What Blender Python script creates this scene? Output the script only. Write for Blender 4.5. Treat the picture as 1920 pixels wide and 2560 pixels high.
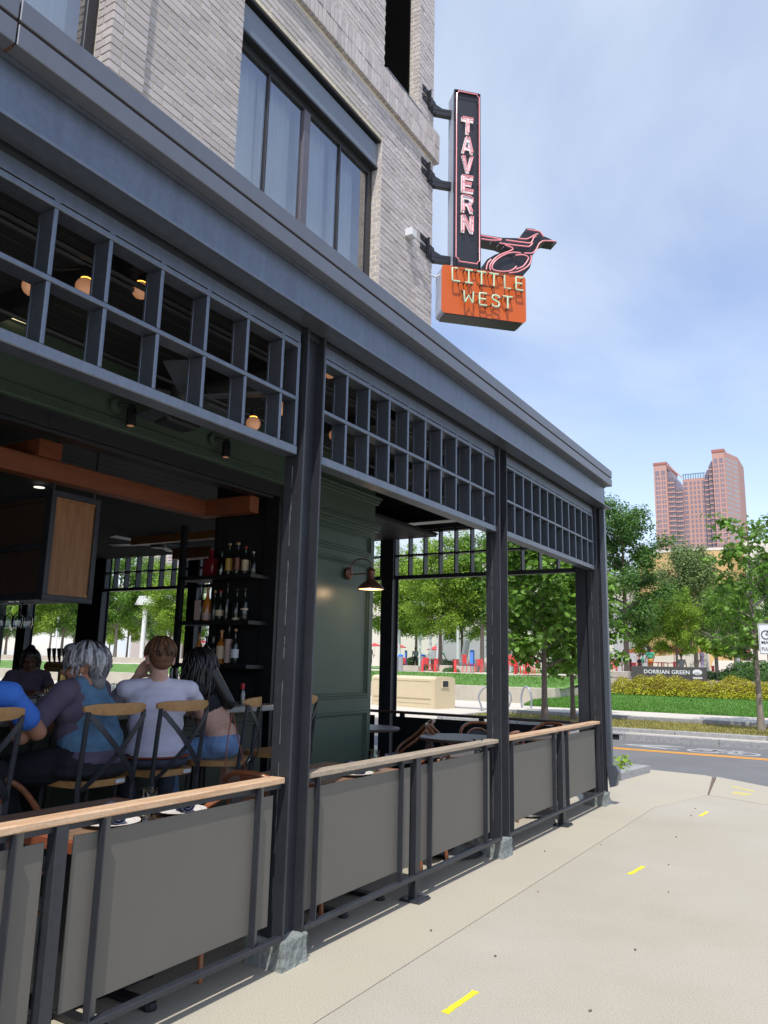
import bpy, bmesh, math, random
from mathutils import Vector, Matrix, noise
R = math.radians
random.seed(7)
for o in list(bpy.data.objects):
    bpy.data.objects.remove(o)
S = bpy.context.scene
COL = S.collection

# ------------------------------------------------------------------ camera
FPX, YAW, PIT, ROL, EYE = 1939.45, R(31.4704), R(11.0225), R(1.295), 1.42
_f = Vector((-math.sin(YAW) * math.cos(PIT), math.cos(YAW) * math.cos(PIT), math.sin(PIT)))
_r = Vector((math.cos(YAW), math.sin(YAW), 0))
_u = _r.cross(_f)
CR = math.cos(ROL) * _r + math.sin(ROL) * _u
CU = -math.sin(ROL) * _r + math.cos(ROL) * _u
CF = _f
cam = bpy.data.cameras.new("camera")
cam.lens = FPX / 2560 * 36
cam.sensor_width = 36
cam.clip_start = 0.05
cam.clip_end = 3000
co = bpy.data.objects.new("camera", cam)
COL.objects.link(co)
M4 = Matrix((CR, CU, -CF)).transposed().to_4x4()
M4.translation = (0, 0, EYE)
co.matrix_world = M4
S.camera = co
CO = Vector((0, 0, EYE))

def ray(x, y):
    return CF + (x - 960) / FPX * CR - (y - 1280) / FPX * CU
def onX(x, y, X):
    d = ray(x, y); return CO + d * (X / d.x)
def onY(x, y, Y):
    d = ray(x, y); return CO + d * (Y / d.y)
def onZ(x, y, z):
    d = ray(x, y); return CO + d * ((z - EYE) / d.z)
def pxof(p):
    d = Vector(p) - CO; w = d.dot(CF)
    return 960 + FPX * d.dot(CR) / w, 1280 - FPX * d.dot(CU) / w, w

# ------------------------------------------------------------------ sky, sun
SUN = Vector((0.20, -0.50, 1.0)).normalized()
SEL = math.asin(SUN.z)
SROT = math.atan2(SUN.x, SUN.y)
W = bpy.data.worlds.new("World")
S.world = W
W.use_nodes = True
nt = W.node_tree
nt.nodes.clear()
def N(t, tree=None, **k):
    n = (tree or nt).nodes.new(t)
    for a, b in k.items():
        setattr(n, a, b)
    return n
L = nt.links.new
out = N('ShaderNodeOutputWorld')
bg = N('ShaderNodeBackground')
bg.inputs[1].default_value = 0.15
sky = N('ShaderNodeTexSky', sky_type='NISHITA', sun_disc=False, sun_elevation=SEL, sun_rotation=SROT)
sky.air_density = 1.0
sky.dust_density = 0.8
sky.ozone_density = 1.6
tc = N('ShaderNodeTexCoord')
sep = N('ShaderNodeSeparateXYZ')
L(tc.outputs['Generated'], sep.inputs[0])
addz = N('ShaderNodeMath', operation='ADD'); addz.inputs[1].default_value = 0.22
mz = N('ShaderNodeMath', operation='MAXIMUM'); mz.inputs[1].default_value = 0.0
L(sep.outputs[2], mz.inputs[0]); L(mz.outputs[0], addz.inputs[0])
dx = N('ShaderNodeMath', operation='DIVIDE'); dy = N('ShaderNodeMath', operation='DIVIDE')
L(sep.outputs[0], dx.inputs[0]); L(addz.outputs[0], dx.inputs[1])
L(sep.outputs[1], dy.inputs[0]); L(addz.outputs[0], dy.inputs[1])
cmb = N('ShaderNodeCombineXYZ')
L(dx.outputs[0], cmb.inputs[0]); L(dy.outputs[0], cmb.inputs[1])
mp = N('ShaderNodeMapping'); mp.inputs['Location'].default_value = (3.1, 1.4, 0.0)
mp.inputs['Rotation'].default_value = (0, 0, 0.5); mp.inputs['Scale'].default_value = (1.0, 0.8, 1.0)
L(cmb.outputs[0], mp.inputs[0])
n1 = N('ShaderNodeTexNoise'); n1.inputs['Scale'].default_value = 1.25; n1.inputs['Detail'].default_value = 9; n1.inputs['Roughness'].default_value = 0.5
n1.inputs['Distortion'].default_value = 0.3
L(mp.outputs[0], n1.inputs[0])
cr = N('ShaderNodeMapRange', interpolation_type='SMOOTHSTEP')
cr.inputs['From Min'].default_value = 0.34; cr.inputs['From Max'].default_value = 0.72
cr.inputs['To Min'].default_value = 0.02; cr.inputs['To Max'].default_value = 0.90
L(n1.outputs[0], cr.inputs[0])
# thin cloud thickens towards the horizon
hz = N('ShaderNodeMapRange'); hz.inputs['From Min'].default_value = 0.0; hz.inputs['From Max'].default_value = 0.42
hz.inputs['To Min'].default_value = 0.30; hz.inputs['To Max'].default_value = 0.0
L(mz.outputs[0], hz.inputs[0])
ad = N('ShaderNodeMath', operation='ADD', use_clamp=True)
L(cr.outputs[0], ad.inputs[0]); L(hz.outputs[0], ad.inputs[1])
mixc = N('ShaderNodeMix', data_type='RGBA')
mixc.inputs['B'].default_value = (3.7, 4.25, 5.0, 1)
tint = N('ShaderNodeMix', data_type='RGBA', blend_type='MULTIPLY'); tint.inputs['Factor'].default_value = 1.0
tint.inputs['B'].default_value = (1.35, 1.18, 1.16, 1)
L(sky.outputs[0], tint.inputs['A'])
L(ad.outputs[0], mixc.inputs['Factor']); L(tint.outputs['Result'], mixc.inputs['A'])
L(mixc.outputs['Result'], bg.inputs[0]); L(bg.outputs[0], out.inputs[0])

sun = bpy.data.lights.new("sun", 'SUN')
sun.energy = 3.0
sun.angle = R(0.55)
sun.color = (1.0, 0.955, 0.88)
so = bpy.data.objects.new("sun", sun)
so.rotation_euler = SUN.to_track_quat('Z', 'Y').to_euler()
so.location = (10, -20, 40)
COL.objects.link(so)

S.view_settings.view_transform = 'Standard'
S.view_settings.look = 'None'
S.view_settings.exposure = 0.50
S.view_settings.gamma = 1.0
S.view_settings.use_curve_mapping = False
S.render.engine = 'CYCLES'
S.cycles.max_bounces = 8
S.cycles.diffuse_bounces = 4
S.cycles.glossy_bounces = 3
S.cycles.transparent_max_bounces = 12
S.cycles.use_denoising = True
S.cycles.sample_clamp_indirect = 6

# ------------------------------------------------------------------ materials
MATS = {}
def mat(name, c, rough=0.6, metal=0.0, var=0.12, vs=5.0, bump=0.0, bs=60.0, spec=0.5, alpha=1.0, emit=None, es=1.0,
        trans=0.0, isl=0.0, obr=0.0, stretch=None, grain=0.0, c2=None, fine=0.0, fs=120.0, coat=0.0, translu=0.0, streak=0.0):
    """Principled material: large-scale mottling, fine speckle, bump, per-piece variation."""
    m = bpy.data.materials.new(name); m.use_nodes = True
    t = m.node_tree; t.nodes.clear(); l = t.links.new
    o = N('ShaderNodeOutputMaterial', t); p = N('ShaderNodeBsdfPrincipled', t)
    p.inputs['Roughness'].default_value = rough; p.inputs['Metallic'].default_value = metal
    p.inputs['Specular IOR Level'].default_value = spec; p.inputs['Coat Weight'].default_value = coat
    p.inputs['Transmission Weight'].default_value = trans
    co_ = N('ShaderNodeTexCoord', t)
    src = co_.outputs['Object']
    if stretch:
        mpp = N('ShaderNodeMapping', t); mpp.inputs['Scale'].default_value = stretch
        l(src, mpp.inputs[0]); src = mpp.outputs[0]
    base = N('ShaderNodeRGB', t); base.outputs[0].default_value = (*c, 1)
    cur = base.outputs[0]
    def mul(cur, fac_sock, lo, hi):
        mr = N('ShaderNodeMapRange', t); mr.inputs['To Min'].default_value = lo; mr.inputs['To Max'].default_value = hi
        mr.inputs['From Min'].default_value = 0.25; mr.inputs['From Max'].default_value = 0.75
        l(fac_sock, mr.inputs[0])
        vm = N('ShaderNodeVectorMath', t, operation='SCALE'); l(cur, vm.inputs[0]); l(mr.outputs[0], vm.inputs[3])
        return vm.outputs[0]
    if grain:   # wood: stretched noise bands between two colours
        g = N('ShaderNodeTexNoise', t); g.inputs['Scale'].default_value = vs; g.inputs['Detail'].default_value = 6
        g.inputs['Roughness'].default_value = 0.65; g.inputs['Distortion'].default_value = 0.6
        l(src, g.inputs[0])
        mx = N('ShaderNodeMix', t, data_type='RGBA'); mr = N('ShaderNodeMapRange', t)
        mr.inputs['From Min'].default_value = 0.38; mr.inputs['From Max'].default_value = 0.62; mr.inputs['To Max'].default_value = grain
        l(g.outputs[0], mr.inputs[0]); l(mr.outputs[0], mx.inputs['Factor']); l(cur, mx.inputs['A'])
        mx.inputs['B'].default_value = (*(c2 or (c[0] * .5, c[1] * .45, c[2] * .4)), 1); cur = mx.outputs['Result']
    elif c2:
        g = N('ShaderNodeTexNoise', t); g.inputs['Scale'].default_value = vs; g.inputs['Detail'].default_value = 5
        l(src, g.inputs[0]); mx = N('ShaderNodeMix', t, data_type='RGBA'); mr = N('ShaderNodeMapRange', t)
        mr.inputs['From Min'].default_value = 0.4; mr.inputs['From Max'].default_value = 0.6
        l(g.outputs[0], mr.inputs[0]); l(mr.outputs[0], mx.inputs['Factor']); l(cur, mx.inputs['A']); mx.inputs['B'].default_value = (*c2, 1)
        cur = mx.outputs['Result']
    if var:
        g = N('ShaderNodeTexNoise', t); g.inputs['Scale'].default_value = vs; g.inputs['Detail'].default_value = 5; g.inputs['Roughness'].default_value = 0.6
        l(src, g.inputs[0]); cur = mul(cur, g.outputs[0], 1 - var, 1 + var)
    if fine:
        g = N('ShaderNodeTexNoise', t); g.inputs['Scale'].default_value = fs; g.inputs['Detail'].default_value = 2
        l(co_.outputs['Object'], g.inputs[0]); cur = mul(cur, g.outputs[0], 1 - fine, 1 + fine)
    if streak:
        mp2 = N('ShaderNodeMapping', t); mp2.inputs['Scale'].default_value = (9, 9, 0.7); l(co_.outputs['Object'], mp2.inputs[0])
        g = N('ShaderNodeTexNoise', t); g.inputs['Scale'].default_value = 2.2; g.inputs['Detail'].default_value = 4
        l(mp2.outputs[0], g.inputs[0]); cur = mul(cur, g.outputs[0], 1 - streak, 1 + streak)
    if isl:
        ge = N('ShaderNodeNewGeometry', t); cur = mul(cur, ge.outputs['Random Per Island'], 1 - isl, 1 + isl)
    if obr:
        oi = N('ShaderNodeObjectInfo', t); cur = mul(cur, oi.outputs['Random'], 1 - obr, 1 + obr)
    l(cur, p.inputs['Base Color'])
    if bump:
        g = N('ShaderNodeTexNoise', t); g.inputs['Scale'].default_value = bs; g.inputs['Detail'].default_value = 4
        l(src, g.inputs[0]); b = N('ShaderNodeBump', t); b.inputs['Strength'].default_value = bump; b.inputs['Distance'].default_value = 0.02
        l(g.outputs[0], b.inputs['Height']); l(b.outputs[0], p.inputs['Normal'])
    if emit:
        p.inputs['Emission Color'].default_value = (*emit, 1); p.inputs['Emission Strength'].default_value = es
    sh = p.outputs[0]
    if translu:
        tr = N('ShaderNodeBsdfTranslucent', t); l(cur, tr.inputs[0])
        ms = N('ShaderNodeMixShader', t); ms.inputs[0].default_value = translu; l(sh, ms.inputs[1]); l(tr.outputs[0], ms.inputs[2]); sh = ms.outputs[0]
    if alpha < 1:
        tr = N('ShaderNodeBsdfTransparent', t); ms = N('ShaderNodeMixShader', t); ms.inputs[0].default_value = alpha
        l(tr.outputs[0], ms.inputs[1]); l(sh, ms.inputs[2]); sh = ms.outputs[0]
    l(sh, o.inputs[0])
    MATS[name] = m
    return m

def glassmat(name, tint=(1, 1, 1), refl=1.0, rough=0.02, base=0.04):
    """thin glass: clear straight-through, mirror-like by angle."""
    m = bpy.data.materials.new(name); m.use_nodes = True
    t = m.node_tree; t.nodes.clear(); l = t.links.new
    o = N('ShaderNodeOutputMaterial', t)
    tr = N('ShaderNodeBsdfTransparent', t); tr.inputs[0].default_value = (*tint, 1)
    gl = N('ShaderNodeBsdfGlossy', t); gl.inputs['Roughness'].default_value = rough
    lw = N('ShaderNodeFresnel', t); lw.inputs[0].default_value = 1.5
    mm = N('ShaderNodeMath', t, operation='MULTIPLY_ADD', use_clamp=True); mm.inputs[1].default_value = refl; mm.inputs[2].default_value = base
    l(lw.outputs[0], mm.inputs[0])
    ms = N('ShaderNodeMixShader', t); l(mm.outputs[0], ms.inputs[0]); l(tr.outputs[0], ms.inputs[1]); l(gl.outputs[0], ms.inputs[2])
    l(ms.outputs[0], o.inputs[0]); MATS[name] = m
    return m

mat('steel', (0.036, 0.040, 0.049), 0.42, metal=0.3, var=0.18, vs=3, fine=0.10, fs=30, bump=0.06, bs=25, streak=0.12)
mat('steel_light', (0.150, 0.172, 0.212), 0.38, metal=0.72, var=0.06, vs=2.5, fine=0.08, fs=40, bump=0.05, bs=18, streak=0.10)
mat('cornice', (0.155, 0.165, 0.192), 0.40, metal=0.4, var=0.05, vs=1.2, streak=0.04)
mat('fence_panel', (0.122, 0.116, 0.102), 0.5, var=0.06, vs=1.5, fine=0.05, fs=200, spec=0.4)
mat('weld', (0.12, 0.125, 0.13), 0.6, var=0.3, vs=60)
mat('grout', (0.26, 0.28, 0.27), 0.9, var=0.35, vs=14, bump=0.9, bs=30, c2=(0.16, 0.18, 0.17))
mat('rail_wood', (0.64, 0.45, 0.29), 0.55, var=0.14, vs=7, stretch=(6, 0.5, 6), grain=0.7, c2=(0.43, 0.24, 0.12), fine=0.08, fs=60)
mat('rail_grey', (0.42, 0.34, 0.25), 0.65, var=0.18, vs=7, stretch=(6, 0.5, 6), grain=0.8, c2=(0.27, 0.22, 0.17), fine=0.1, fs=60)
mat('stool_wood', (0.46, 0.25, 0.09), 0.4, var=0.12, vs=6, stretch=(1.2, 5, 5), grain=0.8, c2=(0.30, 0.15, 0.05))
mat('beam_wood', (0.26, 0.075, 0.03), 0.6, var=0.2, vs=6, stretch=(4, 0.5, 8), grain=0.7, bump=0.1, bs=30)
mat('panel_wood', (0.36, 0.17, 0.06), 0.45, var=0.1, vs=5, stretch=(5, 5, 0.45), grain=0.85, c2=(0.22, 0.09, 0.03))
mat('table_wood', (0.26, 0.16, 0.10), 0.45, var=0.2, vs=6, stretch=(6, 0.6, 6), grain=0.8, c2=(0.11, 0.065, 0.04))
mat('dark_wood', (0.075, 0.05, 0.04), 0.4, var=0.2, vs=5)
mat('rattan', (0.26, 0.085, 0.03), 0.35, var=0.25, vs=18, fine=0.2, fs=60, coat=0.3)
mat('green_paint', (0.070, 0.106, 0.080), 0.34, var=0.06, vs=3, fine=0.03, fs=60, bump=0.02, bs=40)
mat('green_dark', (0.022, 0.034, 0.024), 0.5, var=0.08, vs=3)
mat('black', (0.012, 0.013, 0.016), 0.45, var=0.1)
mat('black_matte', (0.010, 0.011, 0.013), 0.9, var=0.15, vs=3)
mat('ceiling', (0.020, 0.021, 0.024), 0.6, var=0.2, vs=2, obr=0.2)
mat('bar_stone', (0.30, 0.30, 0.29), 0.3, var=0.15, vs=12, fine=0.15, fs=80)
mat('brick', (0.60, 0.55, 0.53), 0.85, var=0.10, vs=16, isl=0.09, obr=0.09, bump=0.5, bs=45, fine=0.12, fs=90, c2=(0.62, 0.57, 0.555))
mat('mortar', (0.78, 0.70, 0.55), 0.95, var=0.08, vs=10, bump=0.4, bs=60)
mat('spandrel', (0.17, 0.20, 0.245), 0.4, var=0.04, vs=1)
mat('frame_dark', (0.025, 0.026, 0.030), 0.4, var=0.05)
mat('frame_mull', (0.12, 0.11, 0.13), 0.4, var=0.05)
mat('curtain', (0.88, 0.90, 0.90), 0.9, var=0.06, vs=3, translu=0.2)
mat('room_dark', (0.05, 0.055, 0.06), 0.9, var=0.1)
mat('orange', (0.58, 0.105, 0.010), 0.35, var=0.03, vs=2)
mat('sign_black', (0.018, 0.020, 0.026), 0.35, var=0.1)
mat('sign_side', (0.52, 0.56, 0.66), 0.45, var=0.04)
mat('white_letter', (0.82, 0.80, 0.82), 0.5, var=0.04)
mat('neon_pink', (0.85, 0.33, 0.36), 0.25, var=0.03, emit=(1.0, 0.30, 0.32), es=0.12, coat=0.5)
mat('neon_green', (0.58, 0.80, 0.56), 0.25, var=0.03, emit=(0.5, 1.0, 0.55), es=0.05, coat=0.5)
mat('porcelain', (0.75, 0.73, 0.70), 0.3, var=0.03)
mat('concrete_wall', (0.44, 0.40, 0.33), 0.85, var=0.12, vs=1.5, fine=0.08, fs=20, streak=0.08)
mat('pave', (0.435, 0.398, 0.312), 0.88, var=0.10, vs=1.1, fine=0.24, fs=150, bump=0.18, bs=140, c2=(0.385, 0.355, 0.285))
mat('pave_far', (0.56, 0.52, 0.45), 0.9, var=0.07, vs=0.6, fine=0.05, fs=20)
mat('joint', (0.32, 0.29, 0.235), 0.95, var=0.2, vs=20)
mat('road', (0.150, 0.150, 0.155), 0.88, var=0.16, vs=0.9, fine=0.16, fs=70, bump=0.15, bs=90)
mat('ground', (0.20, 0.19, 0.16), 0.95, var=0.1, vs=0.2)
mat('paint_yellow', (0.72, 0.33, 0.035), 0.7, var=0.12, vs=6, fine=0.15, fs=50)
mat('paint_white', (0.40, 0.40, 0.40), 0.75, var=0.15, vs=5, fine=0.2, fs=40)
mat('chalk_yellow', (0.80, 0.70, 0.03), 0.8, var=0.1, vs=20, fine=0.2, fs=120)
mat('granite', (0.31, 0.31, 0.315), 0.75, var=0.2, vs=12, fine=0.3, fs=70, bump=0.6, bs=25)
mat('kerb_conc', (0.50, 0.46, 0.39), 0.9, var=0.1, vs=3)
mat('lawn', (0.085, 0.20, 0.030), 0.9, var=0.3, vs=2.5, fine=0.25, fs=30, c2=(0.12, 0.235, 0.045))
mat('verge', (0.21, 0.17, 0.065), 0.95, var=0.3, vs=3, fine=0.3, fs=25, c2=(0.20, 0.195, 0.05))
mat('grass_blade', (0.11, 0.26, 0.035), 0.7, var=0.2, vs=1, isl=0.3, translu=0.3)
mat('grass_dry', (0.30, 0.27, 0.07), 0.8, var=0.2, vs=1, isl=0.35, translu=0.3)
mat('bark', (0.15, 0.115, 0.09), 0.9, var=0.3, vs=14, stretch=(1, 1, 0.25), bump=0.7, bs=20)
mat('bark_pale', (0.24, 0.205, 0.17), 0.9, var=0.3, vs=12, stretch=(1, 1, 0.3), bump=0.6, bs=20)
mat('leaf_mid', (0.150, 0.290, 0.038), 0.5, var=0.0, isl=0.35, translu=0.42)
mat('leaf_bright', (0.245, 0.390, 0.040), 0.5, var=0.0, isl=0.32, translu=0.45)
mat('leaf_dark', (0.085, 0.190, 0.032), 0.45, var=0.0, isl=0.35, translu=0.36)
mat('leaf_grey', (0.20, 0.285, 0.10), 0.5, var=0.0, isl=0.4, translu=0.38)
mat('leaf_lime', (0.46, 0.46, 0.025), 0.6, var=0.0, isl=0.35, translu=0.35)
mat('leaf_rust', (0.30, 0.21, 0.05), 0.7, var=0.0, isl=0.35, translu=0.3)
mat('leaf_box', (0.060, 0.150, 0.022), 0.5, var=0.0, isl=0.35, translu=0.3)
mat('box_beige', (0.60, 0.50, 0.33), 0.55, var=0.03, vs=2)
mat('box_groove', (0.36, 0.29, 0.18), 0.7)
mat('galv', (0.36, 0.38, 0.41), 0.4, metal=0.5, var=0.08)
mat('white_pole', (0.72, 0.74, 0.76), 0.45, var=0.04)
mat('red', (0.68, 0.045, 0.05), 0.5, var=0.06)
mat('red_canvas', (0.72, 0.10, 0.11), 0.8, var=0.06, translu=0.3)
mat('blue_plastic', (0.04, 0.19, 0.62), 0.4, var=0.05)
mat('sign_grey', (0.075, 0.070, 0.068), 0.5, var=0.05)
mat('sign_white', (0.74, 0.76, 0.76), 0.5, var=0.03)
mat('sign_ink', (0.02, 0.025, 0.035), 0.6)
mat('museum_white', (0.66, 0.61, 0.54), 0.85, var=0.05, vs=0.3, streak=0.05)
mat('museum_tan', (0.58, 0.39, 0.175), 0.8, var=0.05, vs=0.3, streak=0.06)
mat('museum_grey', (0.40, 0.40, 0.41), 0.85, var=0.05, vs=0.3)
mat('tower_pink_hazed', (0.52, 0.30, 0.25), 0.7, var=0.05, vs=0.05, obr=0.03)  # distance haze mixed into the pink, paler than the granite
mat('tower_red', (0.40, 0.16, 0.13), 0.7, var=0.05, vs=0.05)
mat('tower_glass_hazed', (0.22, 0.19, 0.235), 0.35, var=0.10, vs=0.1, isl=0.18)  # lightened too, haze put into the glass colour
mat('tower_side', (0.36, 0.35, 0.36), 0.35, var=0.08, vs=0.1)
mat('tower_blue', (0.12, 0.22, 0.26), 0.4)
mat('tower_pale', (0.52, 0.45, 0.40), 0.7, var=0.05)
mat('brass', (0.55, 0.36, 0.13), 0.3, metal=0.9, var=0.1)
mat('copper', (0.20, 0.095, 0.065), 0.42, metal=0.6, var=0.15, vs=12)
mat('lamp_inside', (0.85, 0.62, 0.38), 0.5, emit=(1.0, 0.62, 0.28), es=1.6)
mat('bulb', (0.62, 0.34, 0.22), 0.2, emit=(1.0, 0.45, 0.22), es=0.16, coat=0.6)
mat('filament', (1.0, 0.6, 0.2), 0.5, emit=(1.0, 0.45, 0.06), es=2.5)
mat('strip_light', (0.8, 0.7, 0.45), 0.5, emit=(1.0, 0.85, 0.5), es=0.9)
mat('downlight', (0.8, 0.8, 0.75), 0.5, emit=(1.0, 0.95, 0.85), es=0.8)
mat('screen_blue', (0.05, 0.25, 0.75), 0.3, emit=(0.1, 0.4, 1.0), es=0.4, c2=(0.25, 0.12, 0.6), vs=2)
mat('amber', (0.45, 0.16, 0.02), 0.15, var=0.1, coat=0.6)
mat('crimson', (0.16, 0.012, 0.02), 0.2, var=0.1, coat=0.6)
mat('bottle_dark', (0.010, 0.014, 0.012), 0.12, coat=0.8)
mat('bottle_blue', (0.03, 0.12, 0.25), 0.2, coat=0.6)
mat('cork', (0.50, 0.33, 0.17), 0.7)
mat('label_cream', (0.66, 0.56, 0.40), 0.7, var=0.08, vs=20)
mat('label_pink', (0.55, 0.40, 0.36), 0.7, var=0.08, vs=20)
mat('label_gold', (0.55, 0.36, 0.08), 0.45, var=0.1, vs=20)
mat('label_red', (0.45, 0.02, 0.03), 0.5, var=0.1)
mat('napkin', (0.045, 0.055, 0.11), 0.9, var=0.15, vs=30)
mat('juice', (0.70, 0.38, 0.03), 0.2, coat=0.5)
mat('straw_tan', (0.52, 0.38, 0.18), 0.7, isl=0.25)
mat('towel', (0.60, 0.62, 0.68), 0.9, var=0.05)
mat('bag_brown', (0.15, 0.075, 0.05), 0.55, var=0.25, vs=30)
mat('mesh_seat', (0.16, 0.155, 0.14), 0.7, var=0.15, vs=40, fine=0.5, fs=160)
mat('mesh_dark', (0.035, 0.037, 0.042), 0.7, var=0.15, vs=40, fine=0.4, fs=160)
mat('tag_white', (0.62, 0.68, 0.72), 0.5)
# people
mat('skin_tan', (0.42, 0.215, 0.135), 0.5, var=0.08, vs=14, fine=0.05, fs=60, spec=0.35)
mat('skin_fair', (0.60, 0.37, 0.29), 0.5, var=0.08, vs=14, fine=0.05, fs=60, spec=0.35)
mat('skin_dark', (0.13, 0.062, 0.038), 0.5, var=0.1, vs=14, spec=0.35)
mat('denim_vest', (0.085, 0.185, 0.300), 0.85, var=0.35, vs=7, fine=0.15, fs=120, bump=0.2, bs=30)
mat('denim_light', (0.16, 0.28, 0.50), 0.85, var=0.35, vs=9, fine=0.15, fs=120, bump=0.2, bs=30)
mat('denim_dark', (0.045, 0.055, 0.085), 0.85, var=0.3, vs=9, fine=0.15, fs=120)
mat('tee_plum', (0.095, 0.075, 0.115), 0.9, var=0.12, vs=6, bump=0.15, bs=12)
mat('tee_white', (0.66, 0.64, 0.78), 0.9, var=0.06, vs=5, bump=0.25, bs=10)
mat('tee_blue', (0.045, 0.17, 0.62), 0.85, var=0.10, vs=6, bump=0.2, bs=12)
mat('top_black', (0.010, 0.010, 0.016), 0.8, var=0.2, vs=8)
mat('pants_black', (0.012, 0.012, 0.018), 0.85, var=0.2, vs=8)
mat('belt', (0.24, 0.055, 0.018), 0.5, var=0.15)
mat('hair_grey', (0.42, 0.43, 0.46), 0.45, var=0.5, vs=14, stretch=(3, 3, 0.6), c2=(0.10, 0.10, 0.11), isl=0.4)
mat('hair_brown', (0.115, 0.050, 0.024), 0.5, var=0.35, vs=16, stretch=(3, 3, 0.8), isl=0.4)
mat('hair_black', (0.010, 0.009, 0.011), 0.35, var=0.2, vs=16, isl=0.4)
mat('hair_salt', (0.055, 0.052, 0.052), 0.55, var=0.5, vs=30, isl=0.5)
mat('shoe', (0.60, 0.58, 0.56), 0.7, var=0.1)
mat('cloth_red', (0.65, 0.04, 0.07), 0.85, var=0.1)
mat('cloth_green', (0.08, 0.42, 0.26), 0.85, var=0.1)
mat('cloth_grey', (0.28, 0.29, 0.31), 0.85, var=0.1)
mat('cloth_violet', (0.33, 0.26, 0.45), 0.85, var=0.1)
mat('cloth_orange', (0.70, 0.17, 0.04), 0.85, var=0.1)
mat('cloth_white', (0.70, 0.70, 0.70), 0.85, var=0.1)
mat('lip', (0.33, 0.12, 0.09), 0.5)
mat('eye_dark', (0.015, 0.012, 0.012), 0.3)
glassmat('glass_clear', (0.96, 0.98, 0.98), 1.0, 0.02, 0.06)
glassmat('glass_window', (0.90, 0.97, 0.98), 1.0, 0.0, 0.36)
glassmat('glass_bottle', (0.86, 0.92, 0.92), 1.2, 0.03, 0.10)
glassmat('plastic_bag', (0.80, 0.82, 0.84), 1.2, 0.15, 0.10)
glassmat('glass_dark', (0.25, 0.35, 0.28), 1.0, 0.02, 0.12)

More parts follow.
